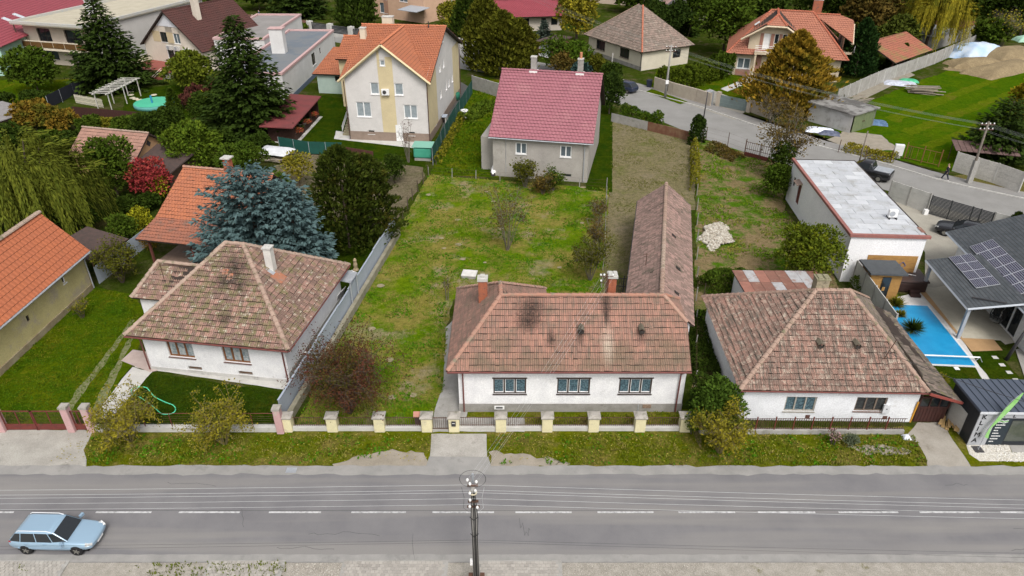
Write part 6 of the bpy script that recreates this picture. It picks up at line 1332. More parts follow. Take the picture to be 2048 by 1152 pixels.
roof_tiles(rf, q, mat('crimson_metal', (.28,.055,.07), (.25,.05,.065), sc=.5, tint=(.265,.05,.065), rough=.5), .5, .5, seed=115, dark=0, jit=0, wave=.02, roll=1)
for y_ in (6.5, 10.0): MB().obox((11.3, y_, 6.12), (2.2, .9, .1), 0, R(25.4), 'Y').build('roof_window', mat('pale_glass', (.50,.54,.58), rough=.15), rf)
# flat roofed pair behind the spruce
for nm, lb, lo, wd, dp, hh in (('flat_roof_house', 'white flat roofed house with blue grey roof felt and pink parapet', (-37.6, 94.5), 7.4, 28, 4.2), ('flat_roof_house', 'white flat roofed wing with brownish roof felt and pink parapet', (-45.6, 112.5), 7.8, 20, 4.9)):
    f_ = House(nm, lb, lo, R(-1.5), 0, wd, 0, dp)
    if wd < 7.6: f_.win('r', 14, 1.7, 1.9, 1.7, DARKF, G_DARK, 2, WHITEP); f_.win('r', 18.5, 2.4, .8, .9, DARKF, G_DARK, 1, None)
    for s_ in 'flrb': f_.side(s_, 0, hh)
    f_.finish(mat('white_grey_render', (.60,.59,.58), (.54,.53,.52), sc=.6)); rf = MB().box(.1, wd-.1, .1, dp-.1, hh-.3, hh-.2).build('roof', mat('blue_felt', (.13,.15,.175), (.16,.17,.18), sc=.4, lo=.45, hi=.55) if wd < 7.6 else mat('grey_felt2', (.25,.235,.225), (.20,.19,.18), sc=.4), f_.root)
    for b in ((-.1, .3, -.1, dp+.1), (wd-.3, wd+.1, -.1, dp+.1), (.3, wd-.3, -.1, .3), (.3, wd-.3, dp-.3, dp+.1)): MB().box(*b, hh-.25, hh+.06).build('parapet', mat('pink_parapet', (.50,.33,.32), (.44,.30,.29), sc=2), rf)
    if wd < 7.6: MB().box(wd-.0, wd+.06, .0, dp, 0, .6).build('plinth', mat('blue_plinth', (.10,.13,.18)), f_.root); chimney(rf, (3.3, 12.5), 1.9, 1.3, hh-.2, hh+3.2, mat('white_grey_render', (.60,.59,.58)), mat('pink_parapet', (.50,.33,.32)), cap=.15)
gz = thing('garden_gazebo', 'dark brown timber gazebo with red felt lean to roof', 'gazebo', (-28.2, 79.6, 0), R(-3)); GB = mat('dark_stained_boards', (.055,.025,.018), (.04,.02,.015), sc=4)
MB().slab([(-.5, -1.0, 2.2), (3.5, -1.4, 2.2), (3.5, 10.2, 2.5), (-.5, 10.4, 2.7)], .12).build('roof', mat('red_felt', (.19,.045,.045), (.14,.04,.04), sc=.8), gz)
for i in range(12): MB().box(.0+i*.26, .24+i*.26, 0, .06, 0, 2.1).build('board', GB, gz)
for y_ in (.1, 3.2, 6.3, 9.4): MB().box(3.0, 3.15, y_, y_+.15, 0, 2.3).build('post', GB, gz)
for i in range(3): MB().box(3.02, 3.1, .3+i*3.1, 3.1+i*3.1, .05, .8).build('side_panel', GB, gz)
MB().box(0, 3.1, 9.4, 9.5, 0, 2.3).build('back_wall', GB, gz); MB().box(-.05, .06, 0, 9.4, 0, 2.3).build('rear_wall', GB, gz); MB().box(-.1, 3.5, -.2, 9.6, 0, .08).build('floor', CONC_L, gz)
FL = leafm('red_flowers', (.45,.06,.05), (.08,.10,.03))
for i, y_ in enumerate((.9, 4.0, 7.0)): V, F, T = lobe_leaves([(0, 0, .25), (.2, .3, .2)], [.35, .3], 260, .16, zmin=-.3); o = npmesh('window_box_flowers', V, F, FL, None, T); p = Matrix.Rotation(R(-3), 4, 'Z') @ Vector((3.25, y_, .8)); o.location = (p.x-28.2, p.y+79.6, .85); tag(o, 'red geraniums on the gazebo rail', 'flowers', 'gazebo geraniums')

# ---- beyond the street
ch_ = House('cream_hip_house', 'cream cottage with tall grey brown hipped tile roof beside the back street', (13.0, 124.6), R(-60), 0, 14.2, 0, 9.5)
for u in (2.2, 8.6): ch_.win('f', u, 1.1, 2.4, 1.5, DARKF, G_DARK, 3, mat('brown_sill', (.15,.09,.075)))
ch_.win('r', 6.2, 1.2, 1.6, 1.3, DARKF, G_DARK, 2, None)
for s_ in 'flrb': ch_.side(s_, 0, 3.1)
ch_.finish(mat('cream_wash', (.58,.53,.43), (.52,.475,.385), sc=.8, bump=.2)); r = ch_.root; MB().box(-.03, 14.23, -.04, -.003, 0, .6).build('plinth', GREY_PL, r)
co = [(-.6, -.6, 2.95), (14.8, -.6, 2.95), (14.8, 10.1, 2.95), (-.6, 10.1, 2.95)]; c0, c1 = (6.6, 4.75, 8.3), (7.6, 4.75, 8.3); ps = [[co[0], co[1], c1, c0], [co[1], co[2], c1], [co[2], co[3], c0, c1], [co[3], co[0], c0]]
roof = deck(r, ps)
for i, p in enumerate(ps): roof_tiles(roof, p, mat('grey_brown_tile', (.22,.17,.14), (.28,.20,.165), sc=.6, tint=(.17,.135,.11), blot=(.33,.29,.24), bsc=1.4, blo=.56, bhi=.7), .34, .42, seed=120+i, jit=.012, dark=.2)
ridge_caps(roof, Vector(co[1])+up, Vector(c1)+up, mat('red_cap', (.42,.15,.09)), pieces=False); ridge_caps(roof, Vector(co[0])+up, Vector(c0)+up, CAPM2, pieces=False)
pipe(r, [(14.1, -.5, 2.9), (14.1, -.1, 2.5), (14.1, -.1, .1)], DARKM, .06)
vi = House('orange_villa', 'large cream villa with orange tiled half hipped roof, balconies and brick bands', (33.2, 110.2), R(-17), 0, 15.5, 0, 12, cat='villa')
vi.win('f', 1.0, 1.0, 1.9, 1.6, WHITEP, G_BLUE, 2, WHITEP, fw=.12); vi.win('f', 4.2, 4.1, .95, 2.2, WHITEP, WHITEP, 1, None, name='balcony_door'); vi.win('f', 5.7, 4.9, .6, 1.4, WHITEP, G_DARK, 1, None); vi.win('f', 6.8, 4.9, .6, 1.4, WHITEP, G_DARK, 1, None)
vi.win('r', 4.2, 4.1, 2.6, 2.0, WHITEP, G_BLUE, 2, None); vi.win('r', 2.2, .9, .7, 1.8, WHITEP, G_DARK, 1, None); vi.win('r', 4.2, .9, .7, 1.8, WHITEP, G_DARK, 1, None)
vi.side('f', 0, 3.4); vi.side('l', 0, 3.4); vi.side('r', 0, 6.2, u0=2, u1=9.5); vi.side('b', 0, 3.4); vi.side('f', 3.4, 6.4, u0=2.2, u1=9.2); vi.wm.poly([(2.2, 0, 6.4), (9.2, 0, 6.4), (7.2, 0, 7.3), (4.2, 0, 7.3)])
vi.wm.poly([(15.5, 0, 0), (15.5, 2, 0), (15.5, 2, 3.4), (15.5, 0, 3.4)]); vi.wm.poly([(15.5, 9.5, 0), (15.5, 12, 0), (15.5, 12, 3.4), (15.5, 9.5, 3.4)])
vi.finish(mat('villa_cream', (.54,.45,.33), (.48,.40,.295), sc=1)); r = vi.root; BB = mat('brick_band', (.33,.17,.125), (.28,.145,.11), sc=6)
MB().box(.9, 3.0, -.03, -.004, 0, .95).box(3.7, 4.15, -.03, -.004, 3.9, 6.3).box(5.2, 5.65, -.03, -.004, 3.9, 6.3).box(6.35, 6.75, -.03, -.004, 3.9, 6.3).box(3.4, 4.4, -.03, -.004, 0, 3.2).build('brick_band', BB, r); MB().box(15.504, 15.53, 1.8, 6.4, 0, 3.4).build('brick_band', BB, r)
zE = 3.3; A, B_ = (4.8, 6, 8.6), (10.8, 6, 8.6); co = [(-.8, -.8, zE), (16.3, -.8, zE), (16.3, 12.8, zE), (-.8, 12.8, zE)]
fl_ = [co[0], co[1], B_, A]; ps = [fl_, [co[1], co[2], B_], [co[2], co[3], A, B_], [co[3], co[0], A]]
g0 = (5.7, -1.0, 6.9); cg = [[(1.0, -1.0, 5.6), (5.7, 5.5, 8.9), (5.7, .8, 8.9), (4.3, -1.0, 7.6)], [(10.4, -1.0, 5.6), (5.7, 5.5, 8.9), (5.7, .8, 8.9), (7.1, -1.0, 7.6)], [(4.3, -1.0, 7.6), (7.1, -1.0, 7.6), (5.7, .8, 8.9)]]
rg_ = [[(16.6, 1.2, 5.4), (16.6, 4.6, 7.6), (14.6, 5.75, 8.4), (10.8, 5.75, 8.4)], [(16.6, 10.3, 5.4), (16.6, 6.9, 7.6), (14.6, 5.75, 8.4), (10.8, 5.75, 8.4)], [(16.6, 4.6, 7.6), (16.6, 6.9, 7.6), (14.6, 5.75, 8.4)]]
roof = deck(r, ps+cg+rg_, t=.12); VO = mat('villa_orange_tile', (.36,.145,.09), (.31,.125,.08), sc=.6, tint=(.32,.13,.085), rough=.75)
for i, p in enumerate(ps): roof_tiles(roof, p, VO, .36, .42, seed=130+i, dark=.0, jit=.002, wave=.035, lip=.05, roll=1)
roof_tiles(roof, cg[0], VO, .36, .42, seed=135, dark=0, jit=.002, udir=(0, 1, 0), roll=1); roof_tiles(roof, cg[1], VO, .36, .42, seed=136, dark=0, jit=.002, udir=(0, 1, 0), roll=1); roof_tiles(roof, cg[2], VO, .36, .42, seed=137, dark=0, jit=.002, roll=1)
for i in (0, 1): roof_tiles(roof, rg_[i], VO, .36, .42, seed=138+i, dark=0, jit=.002, udir=(1, 0, 0), roll=1)
roof_tiles(roof, rg_[2], VO, .36, .42, seed=140, dark=0, jit=.002, roll=1)
for a, b in ((A, B_), (co[0], A), (co[1], B_), (cg[0][2], cg[0][1]), (cg[0][3], cg[0][2]), (cg[1][3], cg[0][2]), (rg_[0][2], rg_[0][3])): ridge_caps(roof, Vector(a)+up, Vector(b)+up, mat('villa_cap', (.38,.12,.07), tint=(.34,.11,.065)), pieces=False, r=.17)
for a, b in ((cg[0][0], cg[0][3]), (cg[0][3], cg[1][3]), (cg[1][3], cg[1][0]), (rg_[0][0], rg_[0][1]), (rg_[1][0], rg_[1][1])): MB().tube([Vector(a)-Vector((0, 0, .18)), Vector(b)-Vector((0, 0, .18))], .16, 4).build('barge_board', mat('villa_soffit', (.52,.43,.31)), roof)
chimney(roof, (11.3, 7.0), 1.3, .9, 7.4, 10.2, BRICK, CONC_L, cap=.05); MB().obox((3.0, 3.4, 7.05), (.8, .9, .1), 0, -R(35), 'Y').build('roof_window', WHITEP, roof)
bl = MB().box(3.2, 8.8, -1.3, 0, 3.5, 3.8).build('balcony_slab', mat('villa_cream', (.54,.45,.33)), r)
for q in range(4): MB().tube([(3.2, -1.3, 4.0+q*.25), (8.8, -1.3, 4.0+q*.25)], .035, 4).build('railing_bar', WHITEP, bl)
bl = MB().box(15.5, 17.2, 2.5, 9.0, 3.5, 3.8).build('balcony_slab', mat('villa_cream', (.54,.45,.33)), r)
for q in range(4): MB().tube([(17.2, 2.5, 4.0+q*.25), (17.2, 9.0, 4.0+q*.25)], .035, 4).build('railing_bar', WHITEP, bl)
for q in range(6): MB().tube([(17.2, 2.5+q*1.3, 3.8), (17.2, 2.5+q*1.3, 4.8)], .035, 4).build('railing_post', WHITEP, bl)
for x_ in (3.4, 8.6): MB().lathe([(.22, 0), (.18, .1), (.16, 3.3), (.24, 3.5)], (x_, -1.2, 0), 10).build('column', mat('villa_soffit', (.52,.43,.31)), r)
# small crimson roofed house, garage, peach house, tiny roofs at the top
cr = House('crimson_roof_house', 'small pale house with crimson metal roof', at(1062, 62), R(8), -6, 6, 0, 9)
cr.win('f', 2.0, .2, .9, 2.1, DARKF, G_DARK, 1, None, name='door'); cr.win('f', 3.9, 1.0, 1.2, 1.3, DARKF, G_DARK, 1, None); cr.win('f', -1.6, 1.0, 1.2, 1.3, DARKF, G_DARK, 1, None)
for s_ in 'flrb': cr.side(s_, 0, 3)
cr.finish(mat('pale_beige', (.52,.46,.40))); q = [(-6.8, -1.2, 2.8), (7, -1.2, 2.8), (6, 5, 4.9), (-6.8, 5, 4.9)]; rf = deck(cr.root, [q]); roof_tiles(rf, q, mat('crimson_metal', (.33,.045,.06)), .45, .45, seed=150, dark=0, jit=0, roll=1)
ga = House('street_garage', 'small garage with white up and over door beside the back street', at(1075, 112), R(-40), 0, 3.0, 0, 5, cat='garage')
ga.win('f', .2, 0.02, 2.5, 2.2, WHITEP, mat('white_door_panel', (.66,.68,.72), (.60,.62,.66), sc=1), 1, None, name='garage_door')
for s_ in 'flrb': ga.side(s_, 0, 2.5)
ga.finish(mat('brown_brick', (.18,.07,.055), (.14,.06,.05), sc=5)); deck(ga.root, [[(-.3, -.4, 2.5), (3.3, -.4, 2.5), (3.3, 5.2, 2.7), (-.3, 5.2, 2.7)]]).data.materials[0] = mat('brown_felt', (.085,.055,.048))
pe = House('peach_house', 'two storey peach house with glazed porch behind the black gate', (-29, 158), R(-35), 0, 14, 0, 10)
for u, z in ((1.8, 3.6), (7.5, 3.6), (1.8, .9)): pe.win('f', u, z, 2.2, 2.0, WHITEP, G_BLUE, 2, WHITEP)
for s_ in 'flrb': pe.side(s_, 0, 6.6)
pe.finish(mat('peach_plaster', (.55,.36,.25), (.50,.325,.225), sc=1)); deck(pe.root, [[(-.6, -.6, 6.5), (14.6, -.6, 6.5), (11, 5, 10), (3.5, 5, 10)], [(14.6, -.6, 6.5), (14.6, 10.6, 6.5), (11, 5, 10)], [(14.6, 10.6, 6.5), (-.6, 10.6, 6.5), (3.5, 5, 10), (11, 5, 10)], [(-.6, 10.6, 6.5), (-.6, -.6, 6.5), (3.5, 5, 10)]])
MB().slab([(10.5, -4, 2.9), (15.5, -4, 2.9), (15.5, 0, 3.2), (10.5, 0, 3.2)], .1).build('porch_roof', mat('grey_sheet', (.33,.35,.38), rough=.5), pe.root); MB().box(3.0, 4.2, -.03, -.004, 0, 6.4).build('colour_band', mat('brown_peach', (.33,.19,.13)), pe.root)
for i, (q, lb, cc, rc) in enumerate((((1330, 12), 'pink rendered house with brown roof beyond the ivy', (.55,.36,.34), (.16,.07,.06)), ((1215, 8), 'house with dull red roof behind the yellow birch', (.50,.40,.32), (.20,.06,.055)), ((1385, 40), 'low shed with dark felt roof beyond the ivy', (.30,.27,.24), (.07,.065,.065)))):
    p = at(*q); s_ = House('distant_house' if i < 2 else 'distant_shed', lb, p, R(-25), -5, 5, 0, 8)
    hh = 4.5 if i < 2 else 2.6
    s_.win('f', -2, 1, 1.4, 1.3, WHITEP, G_DARK, 2, None)
    for k in 'flrb': s_.side(k, 0, hh)
    s_.finish(mat('distant_wall_%d' % i, cc)); rm = mat('distant_roof_%d' % i, rc)
    deck(s_.root, [[(-5.6, -.6, hh), (5.6, -.6, hh), (5.6, 4, hh+(2.5 if i < 2 else .3)), (-5.6, 4, hh+(2.5 if i < 2 else .3))], [(5.6, 8.6, hh), (-5.6, 8.6, hh), (-5.6, 4, hh+(2.5 if i < 2 else .3)), (5.6, 4, hh+(2.5 if i < 2 else .3))]]).data.materials[0] = rm
# concrete garage by the meadow, carport, block sheds
cg_ = House('concrete_garage', 'old concrete panel garage with stained felt roof and green steel doors', (37.1, 87.6), R(-55), 0, 6.0, 0, 4.8, cat='garage')
for s_ in 'flb': cg_.side(s_, 0, 2.4)
cg_.finish(mat('whitewashed_concrete', (.46,.45,.44), (.40,.39,.37), sc=.8, blot=(.27,.26,.24), bsc=.8, blo=.55, bhi=.7)); r = cg_.root
for i in range(4): MB().box(.05+i*1.49, 1.48+i*1.49, -.03, -.003, .02, 2.35).build('wall_panel', mat('whitewashed_concrete', (.46,.45,.44)), r)
for i in range(2): d = MB().box(5.98, 6.03, .3+i*2.15, 2.4+i*2.15, .02, 2.25).build('door_leaf', mat('green_steel', (.155,.185,.095), (.12,.15,.08), sc=2), r); MB().box(6.03, 6.07, 2.2+i*.3, 2.3+i*.3, 1.0, 1.2).build('handle', RUST, d)
deck(r, [[(-.25, -.35, 2.5), (6.25, -.35, 2.35), (6.25, 5.1, 2.35), (-.25, 5.1, 2.5)]], t=.16).data.materials[0] = mat('stained_felt', (.24,.235,.225), (.10,.095,.09), sc=.7, lo=.45, hi=.55, bump=.2)
cp = House('tiled_carport', 'open carport with orange tiled gable roof behind the concrete wall', (56.6, 107.5), R(41), 0, 12, 0, 8.5, cat='carport')
cp.side('b', 0, 2.6); cp.finish(mat('timber_boards', (.10,.065,.045))); r = cp.root; q1 = [(-.5, -.5, 2.5), (12.5, -.5, 2.5), (12.5, 4.2, 4.6), (-.5, 4.2, 4.6)]; q2 = [(12.5, 9, 2.5), (-.5, 9, 2.5), (-.5, 4.2, 4.6), (12.5, 4.2, 4.6)]; rf = deck(r, [q1, q2])
CT = mat('mossy_orange_tile', (.33,.115,.07), (.27,.10,.065), sc=.5, tint=(.29,.11,.07), blot=(.22,.15,.06), bsc=.35, blo=.5, bhi=.6)
roof_tiles(rf, q1, CT, .4, .42, seed=160, roll=1); roof_tiles(rf, q2, CT, .4, .42, seed=161, roll=1)
for x_ in (0, 6, 11.8):
    for y_ in (0, 8.3): MB().box(x_, x_+.18, y_, y_+.18, 0, 2.5).build('post', RUST, r)
for i, (q, lb, m_) in enumerate((((1880, 98), 'low block shed with grey sheet roof along the concrete wall', mat('grey_sheet', (.33,.35,.38))), ((1925, 82), 'low block shed with dark red sheet roof along the concrete wall', mat('dark_red_sheet', (.17,.045,.05), (.14,.04,.045), sc=2)))):
    b_ = House('block_shed', lb, at(*q), R(41), -3, 6.5, .3, 5.5, cat='shed')
    for s_ in 'flrb': b_.side(s_, 0, 2.3)
    b_.finish(CONC); deck(b_.root, [[(-3.2, .1, 2.4), (6.6, .1, 2.4), (6.6, 5.7, 2.7), (-3.2, 5.7, 2.7)]], t=.1).data.materials[0] = m_
# ------------------------------------------------------------------ fences, walls, gates
CREAM = mat('cream_pillar_paint', (.66,.60,.38), (.60,.545,.35), sc=2, blot=(.45,.41,.30), bsc=1.2, blo=.6, bhi=.72, bump=.15)
f = thing('pillared_fence', 'cream pillared iron picket fence in front of the long white cottage', 'fence', (-12.98, 30.8, 0))
pxs = [(577, 860), (667, 860), (761, 859), (855, 859), (909, 859), (1002, 859), (1094, 859), (1186, 859), (1278, 859), (1368, 860)]; X = [at(*p).x+12.98 for p in pxs]
CAPC = mat('grey_pillar_cap', (.36,.335,.30), (.29,.27,.24), sc=4, bump=.3, blot=(.22,.21,.16), bsc=2)
for x_ in X:
    p = MB().box(-.30, .30, -.26, .26, 0, 1.02).build('pillar', CREAM, f); p.location = (x_, 0, 0); beveled(p, .02)
    c = MB(); c.add([(-.36, -.32, 1.02), (.36, -.32, 1.02), (.36, .32, 1.02), (-.36, .32, 1.02), (-.37, -.33, 1.10), (.37, -.33, 1.10), (.37, .33, 1.10), (-.37, .33, 1.10), (-.2, -.15, 1.2), (.2, -.15, 1.2), (.2, .15, 1.2), (-.2, .15, 1.2)],
        [(0,3,2,1),(0,1,5,4),(1,2,6,5),(2,3,7,6),(3,0,4,7),(4,5,9,8),(5,6,10,9),(6,7,11,10),(7,4,8,11),(8,9,10,11)]); c.build('cap', CAPC, p)
for i in range(9):
    if i == 3:
        g_ = MB().box(0, X[4]-X[3]-.6, -.015, .015, .08, .12).box(0, X[4]-X[3]-.6, -.015, .015, .86, .9).build('wicket_gate', RUST, f); g_.location = (X[3]+.3, 0, 0)
        for k in range(8): b = MB().box(-.01, .01, -.01, .01, .1, .95).build('bar', RUST, g_); b.location = (.05+k*.12, 0, 0)
        continue
    MB().box(X[i]+.3, X[i+1]-.3, -.14, .14, 0, .26).build('plinth', CONC_L, f)
    pickets(f, (X[i]+.31, 0, 0), (X[i+1]-.31, 0, 0), .30, .95, .125, RUST, .011, rails=(.08, .93), railr=.014)
lb = MB().box(X[4]-.12, X[4]+.12, -.36, -.262, .55, .85).build('letter_box', DARKM, f); MB().box(X[4]-.08, X[4]+.08, -.366, -.361, .76, .79).build('slot', WHITEP, lb)
# pink pillared fence and gates, left
f = thing('pink_pillar_fence', 'red steel gates and wire fence between pink concrete pillars', 'fence', at(147, 861)); o0 = at(147, 861); PP = mat('pink_pillar', (.50,.31,.31), (.44,.28,.275), sc=2, blot=(.42,.37,.32), bsc=1.5, blo=.58, bhi=.7, bump=.15)
ps = [at(8, 861)-o0, Vector((0, 0, 0)), at(187, 861)-o0, at(563, 864)-o0]; ps.insert(0, ps[0]+Vector((-4.4, 0, 0)))
for q in ps:
    p = MB().box(-.20, .20, -.2, .2, 0, 1.72).build('pillar', PP, f); p.location = q; beveled(p, .02); MB().box(-.23, .23, -.23, .23, 1.72, 1.86).build('cap', CAPC, p)
def steel_gate(a, b, leaves_):
    for k in range(leaves_):
        q0, q1 = a.lerp(b, k/leaves_), a.lerp(b, (k+1)/leaves_); L = q1.x-q0.x
        g_ = MB().box(.03, L-.03, -.02, .02, .08, .5).build('gate_leaf', BROWNP, f); g_.location = q0
        fr_ = MB().box(.02, L-.02, -.03, .03, 1.42, 1.46).box(.02, .07, -.03, .03, .05, 1.46).box(L-.07, L-.02, -.03, .03, .05, 1.46).box(L*.5-.02, L*.5+.02, -.025, .025, .5, 1.42); fr_.build('frame', BROWNP, g_)
        for z_ in range(8): MB().tube([(.07, 0, .6+z_*.105), (L-.07, 0, .6+z_*.105)], .006, 3).build('wire', RUST, g_)
steel_gate(ps[0]+Vector((.2, 0, 0)), ps[1]-Vector((.2, 0, 0)), 2); steel_gate(ps[1]+Vector((.2, 0, 0)), ps[2]-Vector((.2, 0, 0)), 2); steel_gate(ps[2]+Vector((.2, 0, 0)), ps[3]-Vector((.2, 0, 0)), 1)
MB().box(ps[3].x+.2, ps[4].x-.2, -.15, .15, 0, .35).build('plinth', CONC_L, f)
n_ = 7
for i in range(n_+1): q = ps[3].lerp(ps[4], i/n_); MB().tube([(q.x, q.y, .3), (q.x, q.y, 1.3)], .022, 5).build('stanchion', BROWNP, f)
for z_ in (.45, .6, .75, .9, 1.05, 1.28): MB().tube([(ps[3].x+.2, 0, z_), (ps[4].x-.2, 0, z_)], .006 if z_ < 1.2 else .02, 4).build('wire', RUST if z_ < 1.2 else BROWNP, f)
# brown fence of the right house
a, b = at(1398, 866), at(1806, 868); f = thing('brown_picket_fence', 'rusty brown leaning picket fence in front of the lichen roofed cottage', 'fence', a); L = (b-a).length
MB().box(0, L, -.12, .12, 0, .28).build('plinth', CONC, f); k = 11
for i in range(k):
    x0, x1 = L*i/k, L*(i+1)/k; MB().box(x0-.03, x0+.03, -.03, .03, .2, 1.2).build('post', BROWNP, f)
    pickets(f, (x0, 0, 0), (x1, 0, 0), .32, 1.1, .145, mat('brown_fence_iron', (.085,.035,.025), (.06,.03,.022), sc=5), .012, rails=(.04, .96), railr=.014)
# metal sheet boundary of the left house, on its low stone base
a, b = Vector((-13.3, 31.3, 0)), Vector((-10.15, 55.6, 0)); f = thing('sheet_metal_fence', 'pale blue grey sheet metal boundary fence on a low stone footing', 'fence', a); SM = mat('blue_grey_sheet_paint', (.36,.40,.46), (.31,.35,.41), sc=1, rough=.5, blot=(.42,.30,.17), bsc=.35, blo=.66, bhi=.74); d = b-a; n_ = 12; rz = math.atan2(d.y, d.x)
for i in range(n_):
    c = d*((i+.5)/n_); hh = 1.65+.05*math.sin(i*2.3); MB().obox((0, 0, hh/2+.1), (d.length/n_-.015, .03, hh), rz + R(rnd.uniform(-.5, .5))).build('sheet', SM, f).location = c
    MB().obox((0, 0, hh+.1), (d.length/n_-.02, .12, .03), rz).build('top_rail', SM, f).location = c
nn = Vector((d.y, -d.x, 0)).normalized()
MB().obox((d*.5+nn*.28)+Vector((0, 0, .28)), (d.length, .3, .56), rz).build('footing', mat('lichen_concrete', (.27,.25,.19), (.20,.185,.13), sc=1.5, bump=.3), f)
a, b = Vector((-31.9, 47.2, 0)), at(322, 470); f = thing('sheet_metal_fence', 'bluish sheet metal fence running from the barn towards the open shed', 'fence', a); d = b-a; n_ = 5; rz = math.atan2(d.y, d.x)
for i in range(n_): MB().obox((0, 0, .75), (d.length/n_-.015, .03, 1.5), rz).build('sheet', SM, f).location = d*((i+.5)/n_)
def posts_wires(name, label, pts, h, step, pm, wm, nw=3, r_=.04, cat='fence'):
    P = [Vector((p[0], p[1], 0)) for p in pts]; f = thing(name, label, cat, P[0]); o = P[0]
    for i in range(len(P)-1):
        a, b = P[i]-o, P[i+1]-o; k = max(1, round((b-a).length/step))
        for j in range(k+1 if i == len(P)-2 else k): q = a.lerp(b, j/k); MB().tube([q, q+Vector((rnd.uniform(-.03, .03), 0, h))], r_, 5).build('post', pm, f)
        for w in range(nw): z_ = h*(.25+.7*w/max(1, nw-1)); MB().tube([a+Vector((0, 0, z_)), b+Vector((0, 0, z_))], .006, 3).build('wire', wm, f)
    return f
posts_wires('post_and_wire_fence', 'old posts and wire between the lawn and the side yard', px((1213, 380), (1210, 480), (1203, 575)), 1.3, 2.4, CONC, RUST)
posts_wires('post_and_wire_fence', 'wire boundary on concrete posts behind the patchy lawn', px((857, 352), (1000, 362), (1213, 378)), 1.0, 3.0, CONC, RUST)
posts_wires('post_and_wire_fence', 'concrete posts and wire along the right edge of the plot', px((1392, 275), (1394, 420), (1393, 560), (1390, 700), (1388, 855)), 1.2, 3.5, CONC, RUST)
posts_wires('post_and_wire_fence', 'thin rusty posts and wire along the lot by the back street', px((1412, 280), (1455, 292), (1490, 305)), 1.6, 2.6, RUST, RUST)
posts_wires('post_and_wire_fence', 'rusty posts and wire fencing the meadow from the street', px((1676, 305), (1730, 318), (1780, 326), (1815, 320)), 1.5, 4, RUST, RUST, 2)
posts_wires('post_and_wire_fence', 'wooden posts and wire continuing the sheet metal boundary', px((795, 455), (825, 400), (857, 352)), 1.2, 2.4, BARK, RUST)
# iron gates
def iron_gate(name, label, a, b, h, m, step=.16, panel=None):
    f = thing(name, label, 'gate', a); d = b-a; pickets(f, (0, 0, 0), d, .12, h, step, m, .014, name='bar', rails=(0.02, .5, .98), railr=.025)
    for q in (0, .5, 1): MB().tube([d*q, d*q+Vector((0, 0, h+.2))], .05, 6).build('gate_post', m, f)
    if panel: MB().obox(d*.5+Vector((0, 0, .3)), (d.length, .02, .45), math.atan2(d.y, d.x)).build('kick_plate', panel, f)
    return f
iron_gate('iron_gate', 'rusty barred double gate to the bare lot', at(1488, 312), at(1548, 328), 1.7, RUST, .25, BROWNP)
iron_gate('yard_gate', 'black iron gate between brick chimney and annex', at(1228, 590), at(1262, 592), 1.5, DARKM)
gm = thing('meadow_gate', 'rust orange tubular gate to the meadow', 'gate', at(1808, 318)); OR_ = mat('orange_rust', (.20,.10,.03), (.15,.07,.03), sc=5); a, b = Vector((0, 0, 0)), at(1876, 334)-at(1808, 318)
for q in (0, .5, 1): MB().tube([a.lerp(b, q), a.lerp(b, q)+Vector((0, 0, 1.9))], .06, 6).build('gate_post', OR_, gm)
for z_ in (.2, 1.55): MB().tube([a+Vector((0, 0, z_)), b+Vector((0, 0, z_))], .035, 5).build('rail', OR_, gm)
for q in (.17, .33, .67, .83): MB().tube([a.lerp(b, q)+Vector((0, 0, .2)), a.lerp(b, q)+Vector((0, 0, 1.55))], .025, 5).build('bar', OR_, gm)
# side yard's street fence of rusty sheets
a, b = at(1222, 243), at(1392, 285); f = thing('rusty_panel_fence', 'brown rusty sheet fence half covered by creepers at the yard end', 'fence', a); d = b-a; n_ = 9
for i in range(n_): MB().obox((0, 0, .55), (d.length/n_-.02, .03, 1.1), math.atan2(d.y, d.x)).build('sheet', mat('rust_brown_sheet', (.15,.065,.04), (.20,.12,.07), sc=1.5) if i > 3 else CONC, f).location = d*((i+.5)/n_)
panel_wall('concrete_fence', 'grey concrete slab fence between the tiled cottage and the pool', [at(1716, 522, 2)*1, at(1795, 628, 2)*1], 2.0, CONC_L, CONC, 2.1, 4)
yw = [at(1775, 398), at(1851, 425)]
panel_wall('concrete_fence', 'pale concrete slab fence beside the black sliding gate', yw, 1.9, CONC_L, CONC, 2.5, 4)
g0, g1 = at(1854, 428), at(1975, 464); f = thing('sliding_gate', 'black horizontal slat sliding gate of the paved yard', 'gate', g0); d = g1-g0; rz = math.atan2(d.y, d.x)
for i in range(15): MB().obox(d*.5+Vector((0, 0, .15+i*.118)), (d.length, .03, .085), rz).build('slat', tbm, f)
for q in (0, .33, .67, .8, 1): MB().obox(d*q+Vector((0, 0, .98)), (.08, .06, 1.86), rz).build('upright', tbm, f)
MB().obox(Vector((-.25, -.1, .25)), (.35, .35, .5)).build('gate_motor', WHITEP, f)
panel_wall('concrete_fence', 'concrete slab fence between sliding gate and clipped thujas', [at(1978, 464), at(2070, 490)], 1.9, CONC_L, CONC, 2.5, 4)
panel_wall('concrete_fence', 'whitish decorative concrete fence along the footway', [at(1905, 342), at(1985, 366), at(2036, 385)], 2.1, mat('whitish_slab', (.52,.50,.46), (.46,.44,.405), sc=1.5, bump=.35, bs=7), CONC_L, 2.6, 5)
panel_wall('concrete_fence', 'grey concrete return wall beside the container shop', [at(1893, 838), at(1933, 884)], 1.55, CONC_L, CONC, 1.6, 1, t=.14)
panel_wall('concrete_fence', 'long grey concrete slab wall along the meadow', [at(1672, 208), at(1735, 178), at(1765, 165), at(1868, 128), at(1958, 88)], 2.0, CONC, CONC_L, 3.4, 3)
